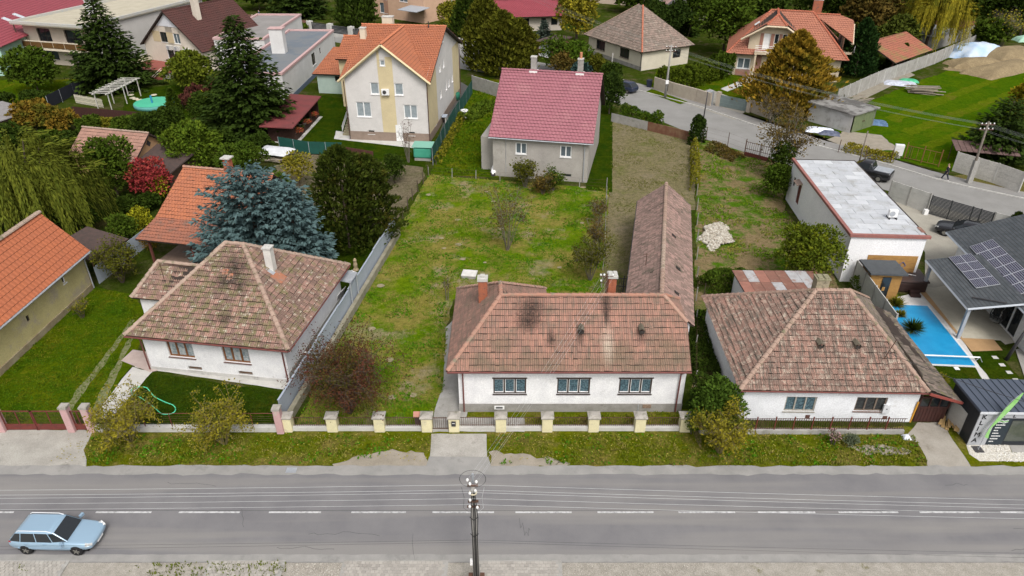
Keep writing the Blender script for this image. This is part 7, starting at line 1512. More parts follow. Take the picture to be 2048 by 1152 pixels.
panel_wall('concrete_fence', 'mossy grey wall behind the narrow lush yard', [at(945, 178), at(1003, 196)], 1.9, CONC, CONC, 3, 1, t=.15)
panel_wall('block_wall', 'pale block wall on the bend of the back street', [at(906, 92), at(950, 100)], 1.6, CONC_L, CONC_L, 3, 2, t=.2)
vw = [at(1308, 178), at(1345, 190), at(1392, 203), at(1420, 212)]
panel_wall('villa_wall', 'beige rendered street wall in front of the villa hedge', vw, 1.7, mat('beige_render_wall', (.42,.365,.295), (.37,.32,.26), sc=1.5), None, 3.5, 1, t=.25)
panel_wall('villa_wall', 'beige rendered street wall right of the steel gate', [at(1496, 222), at(1540, 238)], 1.6, mat('beige_render_wall', (.42,.365,.295)), None, 3.5, 1, t=.25)
a, b = at(1436, 212), at(1494, 224); f = thing('steel_gate', 'grey green openwork steel gate of the villa', 'gate', a); d = b-a; rz = math.atan2(d.y, d.x); SG = mat('grey_green_steel', (.20,.26,.25), (.17,.22,.21), sc=2, rough=.5)
pickets(f, (0, 0, 0), d, .1, 1.5, .18, SG, .02, name='bar', rails=(0, .33, .66, 1), railr=.03); MB().obox(d*.5+Vector((0, 0, .8)), (d.length*.98, .015, 1.3), rz).build('mesh_infill', mat('grey_mesh', (.16,.20,.20)), f)
for q in (-.02, 1.03): MB().obox(d*q+Vector((0, 0, .95)), (.5, .4, 1.9), rz).build('gate_pillar', mat('beige_render_wall', (.42,.365,.295)), f)
q = -.3; MB().obox(d*q+Vector((0, 0, .9)), (.9, .08, 1.8), rz).build('wicket_door', mat('grey_door', (.33,.34,.35)), f)
# upper left garden fences
def board_fence(name, label, a, b, h, m, step=.25, t=.03, cat='fence', gap=.02):
    f = thing(name, label, cat, a); d = b-a; k = max(2, int(d.length/step)); rz = math.atan2(d.y, d.x); me = MB().box(-step/2+gap/2, step/2-gap/2, -t/2, t/2, .02, h); o1 = me.build('board', m, f); o1.location = d*(.5/k); o1.rotation_euler = (0, 0, rz)
    for i in range(1, k): o = bpy.data.objects.new('board', o1.data); link(o, f); o.location = d*((i+.5)/k); o.rotation_euler = (0, 0, rz); 
    for z_ in (.3, .8): MB().obox(d*.5+Vector((0, 0, h*z_))+Vector((0, .04, 0)), (d.length, .05, .07), rz).build('rail', m, f)
    return f
board_fence('board_fence', 'dark red brown board fence behind the white pergola', at(150, 236), at(286, 248), 1.5, mat('dark_red_boards', (.06,.022,.018), (.045,.02,.016), sc=4), .3)
board_fence('white_picket_fence', 'cream picket fence beside the pergola', at(152, 206), at(208, 216), 1.2, mat('cream_rail', (.62,.57,.46)), .24, gap=.12)
board_fence('plank_fence', 'short red brown plank fence beside the green windbreak', at(688, 312), at(748, 322), 1.1, mat('dark_red_boards2', (.10,.035,.03), (.07,.03,.025), sc=4), .2)
def net_fence(name, label, pts, h, m, step=2.5):
    P = [Vector((p[0], p[1], 0)) for p in pts]; f = thing(name, label, 'fence', P[0]); o = P[0]
    for i in range(len(P)-1):
        a, b = P[i]-o, P[i+1]-o; k = max(1, round((b-a).length/step)); d = (b-a)/k; rz = math.atan2(d.y, d.x)
        for j in range(k):
            MB().obox(a+d*(j+.5)+Vector((0, 0, h/2+.1)), (d.length-.04, .02, h-.1), rz+R(rnd.uniform(-1, 1))).build('netting', m, f); MB().tube([a+d*j, a+d*j+Vector((0, 0, h+.05))], .03, 5).build('post', GALV, f)
    return f
GNET = mat('green_netting', (.012,.075,.058), (.010,.06,.048), sc=2, rough=.7)
net_fence('windbreak_fence', 'dark green windbreak net fence below the gazebo lawn', [at(560, 300), at(620, 310), at(687, 312)], 1.5, GNET)
net_fence('windbreak_fence', 'dark green windbreak net fence along the cream gabled house', [at(866, 330), at(905, 255), at(945, 188)], 1.9, GNET)
net_fence('black_net_fence', 'black shade net fence beside the clipped hedges', [at(100, 218), at(150, 192), at(200, 170)], 1.7, mat('black_net', (.012,.014,.02), (.016,.018,.026), sc=2))
f = panel_wall('brown_street_fence', 'brown sheet fence with cream posts on the far side of the street', [at(470, 42), at(545, 50), at(616, 58)], 1.6, mat('brown_sheet', (.17,.085,.06), (.14,.075,.055), sc=2), mat('cream_rail', (.62,.57,.46)), 4, 1)
f = thing('slatted_street_gate', 'black slatted street gate between pale stone pillars', 'gate', at(622, 66)); d = at(662, 72)-at(622, 66); d2 = at(745, 84)-at(622, 66); rz = math.atan2(d.y, d.x)
for i in range(9): MB().obox(d*.5+Vector((0, 0, .2+i*.22)), (d.length, .04, .17), rz).build('slat', tbm, f)
for q in (Vector((0, 0, 0)), d, d2*.68, d2): MB().obox(q+Vector((0, 0, 1.1)), (.9, .9, 2.2), rz).build('pillar', CONC_L, f)
for i in range(6): MB().obox((d+d2)*.5+Vector((0, 0, .7+i*.22)), ((d2-d).length-.8, .04, .17), rz).build('slat', tbm, f)
MB().obox((d+d2)*.5+Vector((0, 0, .28)), ((d2-d).length, .4, .55), rz).build('low_wall', CONC_L, f)

# ------------------------------------------------------------------ poles and wires
AL = mat('aluminium_wire', (.45,.46,.47), rough=.5, fine=0); INS = WHITEP
PX = at(946, 1000, 6.2).x*1.0; PY = 20.1
pl = thing('utility_pole', 'concrete utility pole with white insulators and dangling cables beside the main road', 'utility pole', (PX, PY, 0)); PT_ = hz(958, PY)
MB().tube([(0, 0, 0), (0, 0, PT_*.5), (0, 0, PT_-.35)], .16, 10, .10).build('shaft', mat('pole_concrete', (.30,.29,.27), (.25,.24,.225), sc=3), pl, smooth=True)
MB().tube([(0, .12, PT_-.9), (0, .12, PT_+.15)], .05, 7).build('top_tube', GALV, pl); MB().lathe([(.05, 0), (.17, .02), (.17, .05), (.03, .1)], (0, -.02, PT_-.75), 10).build('lamp_cap', mat('cream_cap', (.50,.45,.33)), pl)
for i, (z_, w_) in enumerate(((PT_-.25, .42), (PT_-1.15, .42), (PT_-1.45, .5))): MB().box(-w_/2, w_/2, -.16, -.08, z_, z_+.07).build('crossarm', RUST, pl)
ins = [(-.2, -.12, PT_+.05), (-.1, -.16, PT_-.12), (.15, -.12, PT_-.05), (-.12, -.18, PT_-.62), (.1, -.16, PT_-.5), (-.12, -.2, PT_-.98), (-.14, -.22, PT_-1.33), (.16, -.22, PT_-1.38)]
for q in ins: MB().lathe([(.02, -.06), (.05, -.02), (.06, .04), (.03, .09), (.01, .1)], q, 8).build('insulator', INS, pl, smooth=True)
BC = mat('black_cable', (.015,.015,.016), rough=.6)
for i, (sx, r_) in enumerate(((-.08, .018), (.05, .022), (.12, .018), (0, .015))): MB().tube([(sx*.6, -.13, PT_-.6), (sx*1.4, -.17, PT_-2.0), (sx, -.19, PT_-3.2), (sx*.8, -.21, .3)], r_, 5).build('cable', BC, pl)
lp = [(math.cos(t)*.52, math.sin(t)*.06+.02, PT_-.02+math.sin(t)*.42) for t in [i*.3307 for i in range(20)]]; MB().tube(lp, .009, 4, cap=False).build('cable_loop', BC, pl)
for s_ in (-1, 1): MB().tube([(s_*.45, -.05, PT_-.4), (s_*.36, -.1, PT_-.9), (s_*.40, -.12, PT_-1.5), (s_*.2, -.15, PT_-1.7)], .007, 4).build('jumper', AL if s_ > 0 else BC, pl)
for z_ in (PT_-2.1, PT_-3.1): MB().tube([(-.17, -.1, z_+.05), (0, -.24, z_), (.17, -.1, z_+.05)], .018, 5).build('cable_clamp', BC, pl)
MB().box(-.24, -.13, -.12, .05, 2.1, 2.35).build('junction_box', WHITEP, pl)
for s_ in (-1, 1): MB().box(s_*.25-.1, s_*.25+.1, -.18, .18, 0, 1.25).build('footing_stub', RUST, pl)
def wire(label, a, b, r_, m, sag=.3, group=None, n=14, name='power_line'):
    a, b = Vector(a), Vector(b); mb = MB().tube([a.lerp(b, i/n)-Vector((0, 0, sag*4*(i/n)*(1-i/n))) for i in range(n+1)], r_, 4); return single(name, mb, m, label, 'wire', group, base=tuple(a))
for pyp, pl_, pr in ((969.5, 977, 1005), (980, 986, 1014), (985, 994, 1022), (997, 1004, 1030), (1009, 1015, 1040)):
    z_ = hz(pyp, PY-.15); wire('bright bare wire strung from the utility pole over the left half of the road', (PX, PY-.15, z_), (PX-38, PY-.15, hz(pl_+6, PY-.15)) , .0055, AL, .12, 'bare wires over the road, pole to barn side'); wire('bright bare wire strung from the utility pole over the right half of the road', (PX, PY-.15, z_), (PX+40, PY-.15, hz(pr+12, PY-.15)), .0055, AL, .12, 'bare wires over the road, pole to shop side')
for pyp, pl_, pr in ((1080, 1092, 1112), (1084, 1102, 1124)):
    z_ = hz(pyp, PY-.2); wire('thin dark telephone cable from the pole towards the parked barn side', (PX, PY-.2, z_), (PX-38, PY-.2, hz(pl_+6, PY-.2)), .005, BC, .1, 'telephone cables, barn side'); wire('thin dark telephone cable from the pole towards the shop side', (PX, PY-.2, z_), (PX+40, PY-.2, hz(pr+8, PY-.2)), .005, BC, .1, 'telephone cables, shop side')
hb = Vector((5.52, 35.65, 7.4))
for i, (dx, dz) in enumerate(((-.2, .05), (-.1, -.1), (.15, 0), (.05, -.3))): wire('thin service wire from utility pole up to the roof bracket of the cottage', (PX+dx, PY-.1, PT_+dz), hb+Vector((-.35+.25*i, 0, 0)), .003, AL, .35, 'service wires to the cottage roof')
# back street poles
ALD = mat('dull_wire', (.24,.26,.24), rough=.6, fine=0)
def cpole(name, label, pb, pt, r_=.16, m=None, arms=0):
    b = at(*pb); y_ = b.y; h = hz(pt[1], y_); o = thing(name, label, 'utility pole', b); x1 = (pt[0]-1024)/1420.0*(y_*_c-(h-CAM_H)*_s)-b.x
    MB().tube([(0, 0, 0), (x1*.5, 0, h*.5), (x1, 0, h)], r_, 8, r_*.6).build('shaft', m or mat('pole_concrete', (.30,.29,.27)), o, smooth=True)
    for i in range(arms): MB().box(x1-.7, x1+.7, -.06, .06, h-.35-i*.5, h-.27-i*.5).build('crossarm', RUST, o); [MB().lathe([(.03, 0), (.07, .05), (.04, .14)], (x1+q, 0, h-.27-i*.5), 7).build('insulator', INS, o) for q in (-.6, -.2, .2, .6)]
    return o, Vector((b.x+x1, b.y, h))
p1, t1 = cpole('utility_pole', 'grey concrete utility pole beside the villa hedge', (1330, 196), (1343, 90), .17, arms=2)
MB().box(-.2, .2, -.35, -.16, 2.0, 2.5).build('meter_box', WHITEP, p1); MB().tube([(.2, -.1, 1), (.25, -.1, 3)], .04, 5).build('cable', BC, p1)
p2, t2 = cpole('utility_pole', 'weathered wooden utility pole on a concrete foot by the whitish fence', (1937, 366), (1978, 243), .15, mat('old_pole_wood', (.20,.17,.14), (.14,.12,.10), sc=4), 2)
MB().box(-.2, .25, -.2, .2, 0, 2.4).build('concrete_foot', CONC, p2)
p3, t3 = cpole('lamp_post', 'black steel street lamp post at the corner of the side yard', (1403, 262), (1416, 182), .09, DARKM); p3['category'] = 'lamp post'; MB().obox((t3.x-p3.location.x+.25, 0, t3.z), (.7, .25, .12)).build('lamp_head', GALV, p3)
p4, t4 = cpole('wooden_pole', 'leaning brown wooden pole behind the flat white building', (1716, 332), (1736, 262), .10, mat('old_pole_wood', (.20,.17,.14)))
p5, t5 = cpole('utility_pole', 'thin grey street pole behind the cream gabled house', (907, 62), (900, -60), .2)
p6, t6 = cpole('concrete_post', 'short concrete post in the front garden of the cream cottage', (1222, 138), (1226, 106), .14); p6['category'] = 'post'
p7, t7 = cpole('steel_post', 'black steel post beside the shop lawn', (2012, 720), (2055, 655), .12, DARKM); p7['category'] = 'post'; p7['label'] = 'black steel post standing beside the stepping slabs of the shop lawn'
p8, t8 = cpole('utility_pole', 'tall dark mast in front of the peach house', (852, 40), (850, -70), .12, DARKM)
for i in range(6):
    q = Vector(((i % 4-1.5)*.35, 0, -.3-.5*(i//4))); wire('thin pale wire between the villa pole and the wooden meadow pole', t1+q, t2+q, .007, ALD, .8, 'wires over the meadow')
    wire('thin pale wire leaving the villa pole over the ivy', t1+q, Vector((-6, 158, 9))+q, .007, ALD, .8, 'wires over the ivy'); wire('thin pale wire leaving the wooden meadow pole past the dark conifer', t2+q, at(2260, 310, 8)+q, .007, ALD, .3, 'wires past the conifer')
wire('black cable crossing the shop roof to the lichen roofed cottage', at(1770, 702, 4.8), at(2080, 812, 4.0), .015, BC, .2)

# ------------------------------------------------------------------ vehicles, people
SKYB = mat('light_blue_car_paint', (.29,.42,.54), (.28,.405,.525), sc=1, rough=.3, metal=.25, spec=.5, coat=.7, fine=.02)
car('station_wagon', 'light blue station wagon driving along the main road', (-21.62, 22.98, .0), R(-1.5), SKYB, 3.98, 1.60, 1.30, 'wagon', rails=mat('silver_rail', (.70,.72,.74), rough=.3))
NAVY = mat('navy_paint', (.015,.022,.045), rough=.25, coat=.5, fine=0); BLK = mat('black_paint', (.012,.012,.015), rough=.2, coat=.6, fine=0)
d = at(1150, 168)-at(1250, 192); car('hatchback', 'navy hatchback parked at the street edge by the pink roofed house', at(1247, 182), math.atan2(d.y, d.x), NAVY, 4.1, 1.75, 1.5, 'hatch')
d = at(1640, 330)-at(1763, 358); car('pickup_truck', 'black pickup with silver cargo cover behind the flat white building', at(1728, 352), math.atan2(d.y, d.x), BLK, 5.2, 1.9, 1.75, 'pickup')
d = at(1880, 462)-at(1960, 482); car('parked_sedan', 'black car parked in the paved yard in front of the sliding gate', at(1928, 474), math.atan2(d.y, d.x), BLK, 4.7, 1.85, 1.45, 'sedan')
d = at(1980, 315)-at(2080, 335); car('parked_suv', 'black estate car parked behind the whitish fence', at(2035, 322), math.atan2(d.y, d.x), BLK, 4.8, 1.9, 1.6, 'wagon'); car('white_car', 'white car parked behind the black estate car', at(2072, 302), math.atan2(d.y, d.x), mat('white_car_paint', (.62,.62,.63), rough=.25, coat=.5), 4.4, 1.8, 1.5, 'hatch')
car('distant_car', 'navy car parked in the yard behind the crimson roofed house', at(1034, 9), R(100), NAVY, 4.3, 1.75, 1.5, 'hatch')
d = at(1820, 345)-at(1888, 366); person('person in black jacket and dark jeans walking along the back footway', at(1889, 360), math.atan2(d.y, d.x), mat('black_jacket', (.015,.015,.017)), mat('dark_jeans', (.025,.03,.045)), mat('white_shoe', (.6, .6, .6)), mat('dark_hair', (.03,.02,.015)), .32, False)
person('person in blue jacket walking past the brown street fence', at(520, 38), R(170), mat('blue_jacket', (.05,.08,.16)), mat('dark_jeans', (.025,.03,.045)), BLACK, mat('dark_hair', (.03,.02,.015)), .2, False)

# ------------------------------------------------------------------ loose things
def hut(name, label, q, w, d, h, m, rm, cat, rz=0, gable=True):
    t = thing(name, label, cat, at(*q), rz); MB().box(-w/2, w/2, -d/2, d/2, 0, h).build('casing', m, t)
    MB().add([(-w/2-.06, -d/2-.06, h), (w/2+.06, -d/2-.06, h), (w/2+.06, d/2+.06, h+.02), (-w/2-.06, d/2+.06, h+.02), (-w/2-.06, 0, h+.28), (w/2+.06, 0, h+.28)], [(0, 1, 5, 4), (2, 3, 4, 5), (0, 4, 3), (1, 2, 5), (0, 3, 2, 1)]).build('roof', rm, t); return t
hut('well_cover', 'small red roofed well housing on the dark lawn', (284, 824), .7, .6, .35, BROWNP, BROWNP, 'well cover', R(-20)); hut('meter_cabinet', 'small meter cabinet with salmon lid beside the wicket gate', (839, 850), .45, .35, .75, mat('dark_cabinet', (.07,.05,.045)), mat('salmon_lid', (.42,.20,.15)), 'cabinet')
hs = MB(); hpts = [at(*q, .03) for q in ((266, 790), (263, 780), (275, 774), (292, 775), (300, 783), (310, 794), (330, 804), (347, 811), (351, 820), (343, 827), (325, 828), (312, 818), (300, 808), (284, 797), (270, 790))]
sm_ = []
for i in range(len(hpts)-1):
    a, b, c, d = hpts[max(i-1, 0)], hpts[i], hpts[i+1], hpts[min(i+2, len(hpts)-1)]
    for k in range(4): t = k/4; sm_.append(.5*((2*b)+(c-a)*t+(2*a-5*b+4*c-d)*t*t+(3*b-a-3*c+d)*t**3))
single('garden_hose', hs.tube(sm_+[hpts[-1]], .03, 5), mat('mint_hose', (.10,.62,.36), rough=.4, fine=0), 'mint green garden hose lying in a loop on the dark lawn', 'hose')
t = thing('cistern_lid', 'pale concrete cistern lid on the patchy lawn', 'cistern lid', at(939, 552), R(-8)); MB().box(-.55, .55, -.45, .45, 0, .22).build('rim', CONC, t); MB().box(-.58, .58, -.48, .48, .222, .29).build('lid', mat('pale_lid', (.62,.60,.57), (.52,.50,.47), sc=2), t)
rub = [at(1432+(30+9*math.sin(i*2.1))*math.cos(i*.42), 474+(26+7*math.sin(i*1.7))*math.sin(i*.42)) for i in range(15)]
pebbles('rubble_heap', 'heap of whitish broken stone on the bare lot', rub, 1700, .04, .24, mat('white_rubble', (.36,.32,.255), (.22,.185,.14), sc=3, tint=(.52,.49,.43)), 7, .0, .35)
def planks(name, label, c, n, L, m, rz, spread=.9, h=.5, cat='planks', seed=0):
    t = thing(name, label, cat, c, rz); g = random.Random(seed)
    for i in range(n):
        l_ = L*g.uniform(.6, 1); MB().obox((g.gauss(0, .25), g.gauss(0, spread*.5), .06+h*(i/n)*g.uniform(.6, 1)), (l_, g.uniform(.12, .24), .05), g.gauss(0, .12), g.gauss(0, .05), 'Y').build('plank', m, t)
    return t
GP_ = mat('grey_plank', (.30,.255,.20), (.22,.19,.15), sc=3)
planks('plank_pile', 'pile of weathered planks on the meadow', at(1845, 186), 26, 4.6, GP_, R(-10), 1.6, 1.1); planks('plank_pile', 'heap of broken boards behind the concrete garage', at(1720, 205), 14, 3, GP_, R(30), 1.4, .9, seed=2); planks('plank_pile', 'short yellow boards dumped beside the brown gate', at(1893, 848), 8, 1.1, mat('fresh_plank', (.42,.28,.12), (.34,.22,.10), sc=4), R(55), .5, .3, seed=3)
wsk = planks('firewood_stack', 'stack of planks under a white tarpaulin near the windbreak', at(548, 320), 18, 3.6, GP_, R(-15), .9, 1.0, 'wood stack', 4)
def tarp(name, label, c, rx, ry, h, m, parent=None, rz=0, seed=0, cat='tarpaulin'):
    n = 22; V = []; g = random.Random(seed)
    for i in range(n):
        for j in range(n):
            u, v = i/(n-1)*2-1, j/(n-1)*2-1; r_ = max(abs(u), abs(v)); z_ = h*max(0, 1-r_**2.2)**.8 + .10*h*mnoise.noise(Vector((u*3+seed, v*3, 0)))*(1-r_) + .02
            V.append((u*rx*(1+.12*mnoise.noise(Vector((u*2, v*2, seed)))), v*ry*(1+.12*mnoise.noise(Vector((u*2, v*2, seed+9)))), max(.015, z_)))
    F = [(i*n+j, (i+1)*n+j, (i+1)*n+j+1, i*n+j+1) for i in range(n-1) for j in range(n-1)]
    mb = MB().add(V, F)
    if parent: o = mb.build(name, m, parent, smooth=True); return o
    o = mb.build(name, m, None, smooth=True); o.location = (c[0], c[1], c[2] if len(c) > 2 else .02); o.rotation_euler = (0, 0, rz); return tag(o, label, cat)
TW = mat('white_tarp', (.60,.61,.63), (.50,.51,.53), sc=2, rough=.5)
tarp('tarpaulin', 'crumpled white tarpaulin over the plank stack', (at(552, 316).x, at(552, 316).y, .75), 1.9, 1.2, .45, TW, rz=R(-15), seed=3)
EARTH = mat('pale_earth', (.235,.18,.10)); e0 = at(1950, 122)
tarp('tarpaulin', 'big pale blue and white tarpaulin covering an earth heap', at(1952, 112), 5.0, 2.8, 2.2, mat('pale_blue_tarp', (.33,.46,.64), (.48,.55,.64), sc=.4, lo=.4, hi=.6, rough=.5), rz=R(20), seed=1)
tarp('tarpaulin', 'dark grey tarpaulin end over the earth heap', at(1993, 116), 2.6, 1.8, 1.3, mat('dark_tarp', (.05,.06,.075), rough=.5), rz=R(-20), seed=2)
for i, (q, a, b, h, lb) in enumerate((((1955, 132), 4.6, 2.0, 1.3, 'low pale earth mound in front of the tarpaulin'), ((2022, 116), 6, 3.6, 1.8, 'tall pale earth mound beside the dark trees'), ((2010, 140), 8, 2.5, 1.2, 'flat earth mound at the edge of the meadow'))): o = tarp('earth_mound', lb, at(*q), a, b, h, EARTH, rz=R(15*i), seed=5+i, cat='earth mound')
tarp('tarpaulin', 'pale green tarpaulin scrap on the earth mound', (at(2042, 100).x, at(2042, 100).y, 1.5), 1.6, 1.2, .9, mat('pale_green_tarp', (.30,.48,.38)), seed=11)
for i, (q, lb, c, s_) in enumerate((((1640, 262), 'white and blue plastic sheeting in front of the concrete garage', (.52,.55,.62), 1.6), ((1658, 268), 'dark crumpled sheeting beside the white plastic', (.06,.07,.11), 1.2), ((1745, 246), 'dark blue tarpaulin beside the green garage doors', (.05,.10,.18), 1.7), ((1800, 168), 'grey and white plastic sheeting at the concrete wall', (.34,.36,.42), 2.2), ((1818, 163), 'green plastic net lying at the concrete wall', (.04,.28,.14), 1.3))): tarp('plastic_sheet', lb, at(*q), s_, s_*.6, .4, mat('sheet_%d' % i, c, tuple(min(1, x*1.5+.03) for x in c), sc=2.5, lo=.4, hi=.6, rough=.5), rz=R(-20), seed=20+i)
tarp('blue_tarp', 'bright blue tarpaulin on the garden lawn beyond the red tree', at(342, 305), 1.5, .9, .4, mat('bright_blue_tarp', (.01,.16,.60), rough=.4), seed=30, rz=R(20))
tarp('rock_heap', 'small bag of white and blue litter at the fence end', at(1812, 876), .22, .2, .22, mat('litter', (.62,.66,.72)), seed=31, cat='litter')
t = thing('garden_pool', 'round garden pool under a mint green cover', 'pool', at(310, 212), 0); MB().lathe([(2.55, 0), (2.55, .5), (2.3, .55)], n=24).build('wall', mat('pool_wall', (.10,.30,.28)), t, smooth=True); MB().lathe([(2.5, .551), (2.0, .58), (.5, .60)], n=24).build('cover', mat('mint_cover', (.08,.46,.28), (.06,.40,.25), sc=1, rough=.4), t)
MB().lathe([(.12, .55), (.12, 1.5), (.1, 1.55)], (.0, -.5, 0), 10).build('pump_tube', mat('pool_blue', (.03,.22,.40)), t)
PGW = mat('weathered_white', (.50,.48,.44), (.40,.385,.35), sc=3)
t = thing('white_pergola', 'white timber pergola on the garden lawn', 'pergola', at(222, 218), R(-4))
for x_ in (-.9, .9):
    for y_ in (-1.2, 2.4, 6.0): MB().box(x_-.05, x_+.05, y_-.05, y_+.05, 0, 2.3).build('post', PGW, t)
for x_ in (-.9, .9): MB().box(x_-.06, x_+.06, -1.6, 6.4, 2.3, 2.45).build('beam', PGW, t)
for i in range(11): MB().box(-1.4, 1.4, -1.4+i*.74, -1.33+i*.74, 2.45, 2.53).build('rafter', PGW, t)
for i in range(16): p = at(*[(272, 172), (264, 178), (262, 184), (262, 190), (265, 196), (271, 198), (278, 200), (288, 203), (296, 205), (304, 206), (316, 207), (328, 207), (340, 206), (274, 166), (270, 160), (308, 190)][i]); o = single('stepping_stone', MB().lathe([(.42, 0), (.40, .05)], tuple(p), 9), mat('cream_stone_slab', (.52,.47,.36)), 'cream stepping stone in the curved row across the garden lawn', 'stepping stone', 'stepping stones round the garden pool')
t = thing('water_tank', 'green rainwater tank beside the windbreak fence', 'water tank', at(848, 318), R(-6)); beveled(MB().box(-1.0, 1.0, -.7, .7, .3, 1.5).build('tank', mat('green_tank', (.05,.28,.19), (.07,.33,.23), sc=1, rough=.4), t), .2, 3); MB().box(-.9, .9, -.6, .6, 0, .3).build('stand', CONC, t); MB().slab([(-1.1, -.8, 1.6), (1.1, -.8, 1.6), (1.1, .8, 1.75), (-1.1, .8, 1.75)], .04).build('cover', mat('pale_green_cover', (.18,.38,.30)), t)
t = thing('rain_barrel', 'green rain barrel in the side passage', 'barrel', at(913, 200), 0); MB().lathe([(.4, 0), (.5, .5), (.48, 1.0), (.4, 1.02)], n=12).build('barrel', mat('green_barrel', (.02,.14,.09)), t, smooth=True)
t = thing('garden_table', 'grey garden table in the side passage', 'table', at(882, 245), R(-6)); MB().box(-.8, .8, -.6, .6, .85, .9).build('table_top', mat('blue_grey_top', (.33,.37,.43)), t)
for a in (-.7, .7): MB().box(a-.08, a+.08, -.5, .5, 0, .85).build('leg', CONC_L, t)
t = thing('garden_urn', 'white garden urn in the lush narrow yard', 'urn', at(929, 236), 0); MB().lathe([(.3, 0), (.3, .08), (.1, .2), (.12, .5), (.42, .85), (.48, 1.05), (.40, 1.0)], n=12).build('bowl', WHITEP, t, smooth=True)
t = thing('meter_cabinet', 'white electricity cabinet beside the rust orange gate', 'cabinet', at(1793, 316), R(-15)); MB().box(-.45, .45, -.2, .2, .35, 1.55).build('casing', WHITEP, t); MB().box(-.3, .3, -.15, .15, 0, .35).build('foot', CONC, t); MB().box(-.4, .4, -.215, -.202, .45, 1.45).build('door', mat('white_door', (.62,.62,.61)), t)
t = thing('wheelie_bin', 'dark blue wheelie bin beside the villa wall', 'bin', at(1298, 174), R(-30)); MB().add([(-.26, -.26, 0), (.26, -.26, 0), (.26, .26, 0), (-.26, .26, 0), (-.32, -.34, .95), (.32, -.34, .95), (.32, .34, .95), (-.32, .34, .95)], [(0,3,2,1),(0,1,5,4),(1,2,6,5),(2,3,7,6),(3,0,4,7),(4,5,6,7)]).build('body', mat('blue_black', (.02,.025,.045)), t); MB().box(-.34, .34, -.36, .38, .95, 1.03).build('lid', mat('blue_black', (.02,.025,.045)), t)
t = thing('garden_statue', 'small stone figure on the dark lawn behind the sheet metal fence', 'statue', at(712, 540), 0); MB().lathe([(.25, 0), (.22, .1), (.14, .2), (.18, .5), (.12, .75), (.15, .9), (.06, 1.05)], n=9).build('figure', mat('tan_stone', (.40,.31,.19), (.32,.25,.16), sc=8), t)
pebbles('garden_stones', 'white stones round the small stone figure', [at(700+10*math.cos(i), 545+8*math.sin(i)) for i in range(6)], 18, .08, .16, WHITEP, 9)
t = thing('white_screen', 'leaning white lattice screen behind the pyramid roofed house', 'screen', at(682, 612), R(75)); MB().obox((0, 0, .7), (1.3, .05, 1.4), 0, .35).build('sheet', WHITEP, t)
for i in range(5): MB().obox((-.5+i*.25, -.06, .7), (.04, .03, 1.4), 0, .35).build('slat', DARKM, t)
t = thing('steel_canopy_shed', 'corrugated brown lean to roof behind the whitish fence', 'shelter', at(1960, 335), R(-17)); 
for i in range(11): MB().slab([(-3+i*.55, -.9, 1.9), (-2.5+i*.55, -.9, 1.9), (-2.5+i*.55, 1.8, 2.2), (-3+i*.55, 1.8, 2.2)], .05).build('roof_sheet', mat('brown_corrugated', (.10,.06,.055), (.14,.09,.08), sc=2), t)
for a in (-2.8, 2.8): MB().tube([(a, 1.6, 0), (a, 1.6, 2.1)], .05, 5).build('post', RUST, t)
t = thing('shed_roof', 'grey corrugated shed at the left garden edge', 'shed', at(5, 265), R(-30)); MB().slab([(-4, -2, 2.2), (2.5, -2, 2.0), (2.5, 3, 2.3), (-4, 3, 2.5)], .08).build('roof', mat('grey_corrugated', (.24,.23,.23), (.19,.175,.17), sc=2), t); MB().box(-3.7, 2.2, -1.7, 2.7, 0, 2.0).build('wall', mat('timber_boards', (.10,.065,.045)), t)
patch('concrete_wall_face', px((2030, 700), (2100, 690), (2100, 790), (2060, 790)), .05, mat('grey_stone_paving', (.30,.29,.27), (.25,.24,.22), sc=3, bump=.3))
# ------------------------------------------------------------------ trees, shrubs, creepers
L_DARK = leafm('leaf_dark', (.023,.038,.010), (.055,.075,.016), (.03,.048,.012), .5)
L_MID = leafm('leaf_mid', (.040,.062,.012), (.085,.110,.020), (.055,.085,.016), .5)
L_BRIGHT = leafm('leaf_bright', (.055,.085,.014), (.115,.140,.022), (.075,.11,.018), .6)
L_YEL = leafm('leaf_yellow_green', (.10,.105,.016), (.20,.175,.025), (.13,.13,.02), .5, k=(1, 1, .6))
L_ORA = leafm('leaf_autumn_orange', (.13,.085,.016), (.24,.14,.02), (.07,.075,.016), .5, .45, .6, k=(1, 1, .6))
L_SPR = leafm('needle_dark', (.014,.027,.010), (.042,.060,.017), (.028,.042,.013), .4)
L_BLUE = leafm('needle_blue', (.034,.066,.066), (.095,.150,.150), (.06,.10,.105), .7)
L_YEW = leafm('yew_dark', (.022,.033,.009), (.058,.066,.016), (.105,.072,.024), .7, .56, .72)
L_OLIVE = leafm('cypress_olive', (.050,.052,.010), (.13,.115,.022), (.08,.065,.016), .5)
L_GOLD = leafm('cypress_gold', (.11,.085,.014), (.30,.18,.02), (.08,.08,.015), .35, .5, .65, k=(1, 1, .6))
L_WIL = leafm('willow_leaf', (.075,.085,.020), (.155,.15,.035), (.10,.10,.022), .5)
L_WILY = leafm('willow_yellow', (.15,.135,.02), (.29,.235,.03), (.09,.10,.018), .3, .5, .65, k=(1, 1, .6))
L_RED = leafm('maple_red', (.17,.018,.02), (.32,.05,.05), (.21,.06,.025), .8)
L_BERRY = leafm('cotoneaster', (.060,.026,.014), (.115,.036,.024), (.055,.055,.012), .8, .46, .6)
L_HEDGE = leafm('hedge_thuja', (.030,.050,.010), (.070,.090,.015))
L_IVY = leafm('ivy_dark', (.018,.032,.010), (.040,.058,.016), (.055,.07,.018), .35, .58, .7)
L_VINE = leafm('vine_green', (.040,.075,.012), (.085,.12,.018), (.12,.13,.02), .6, .55, .7)
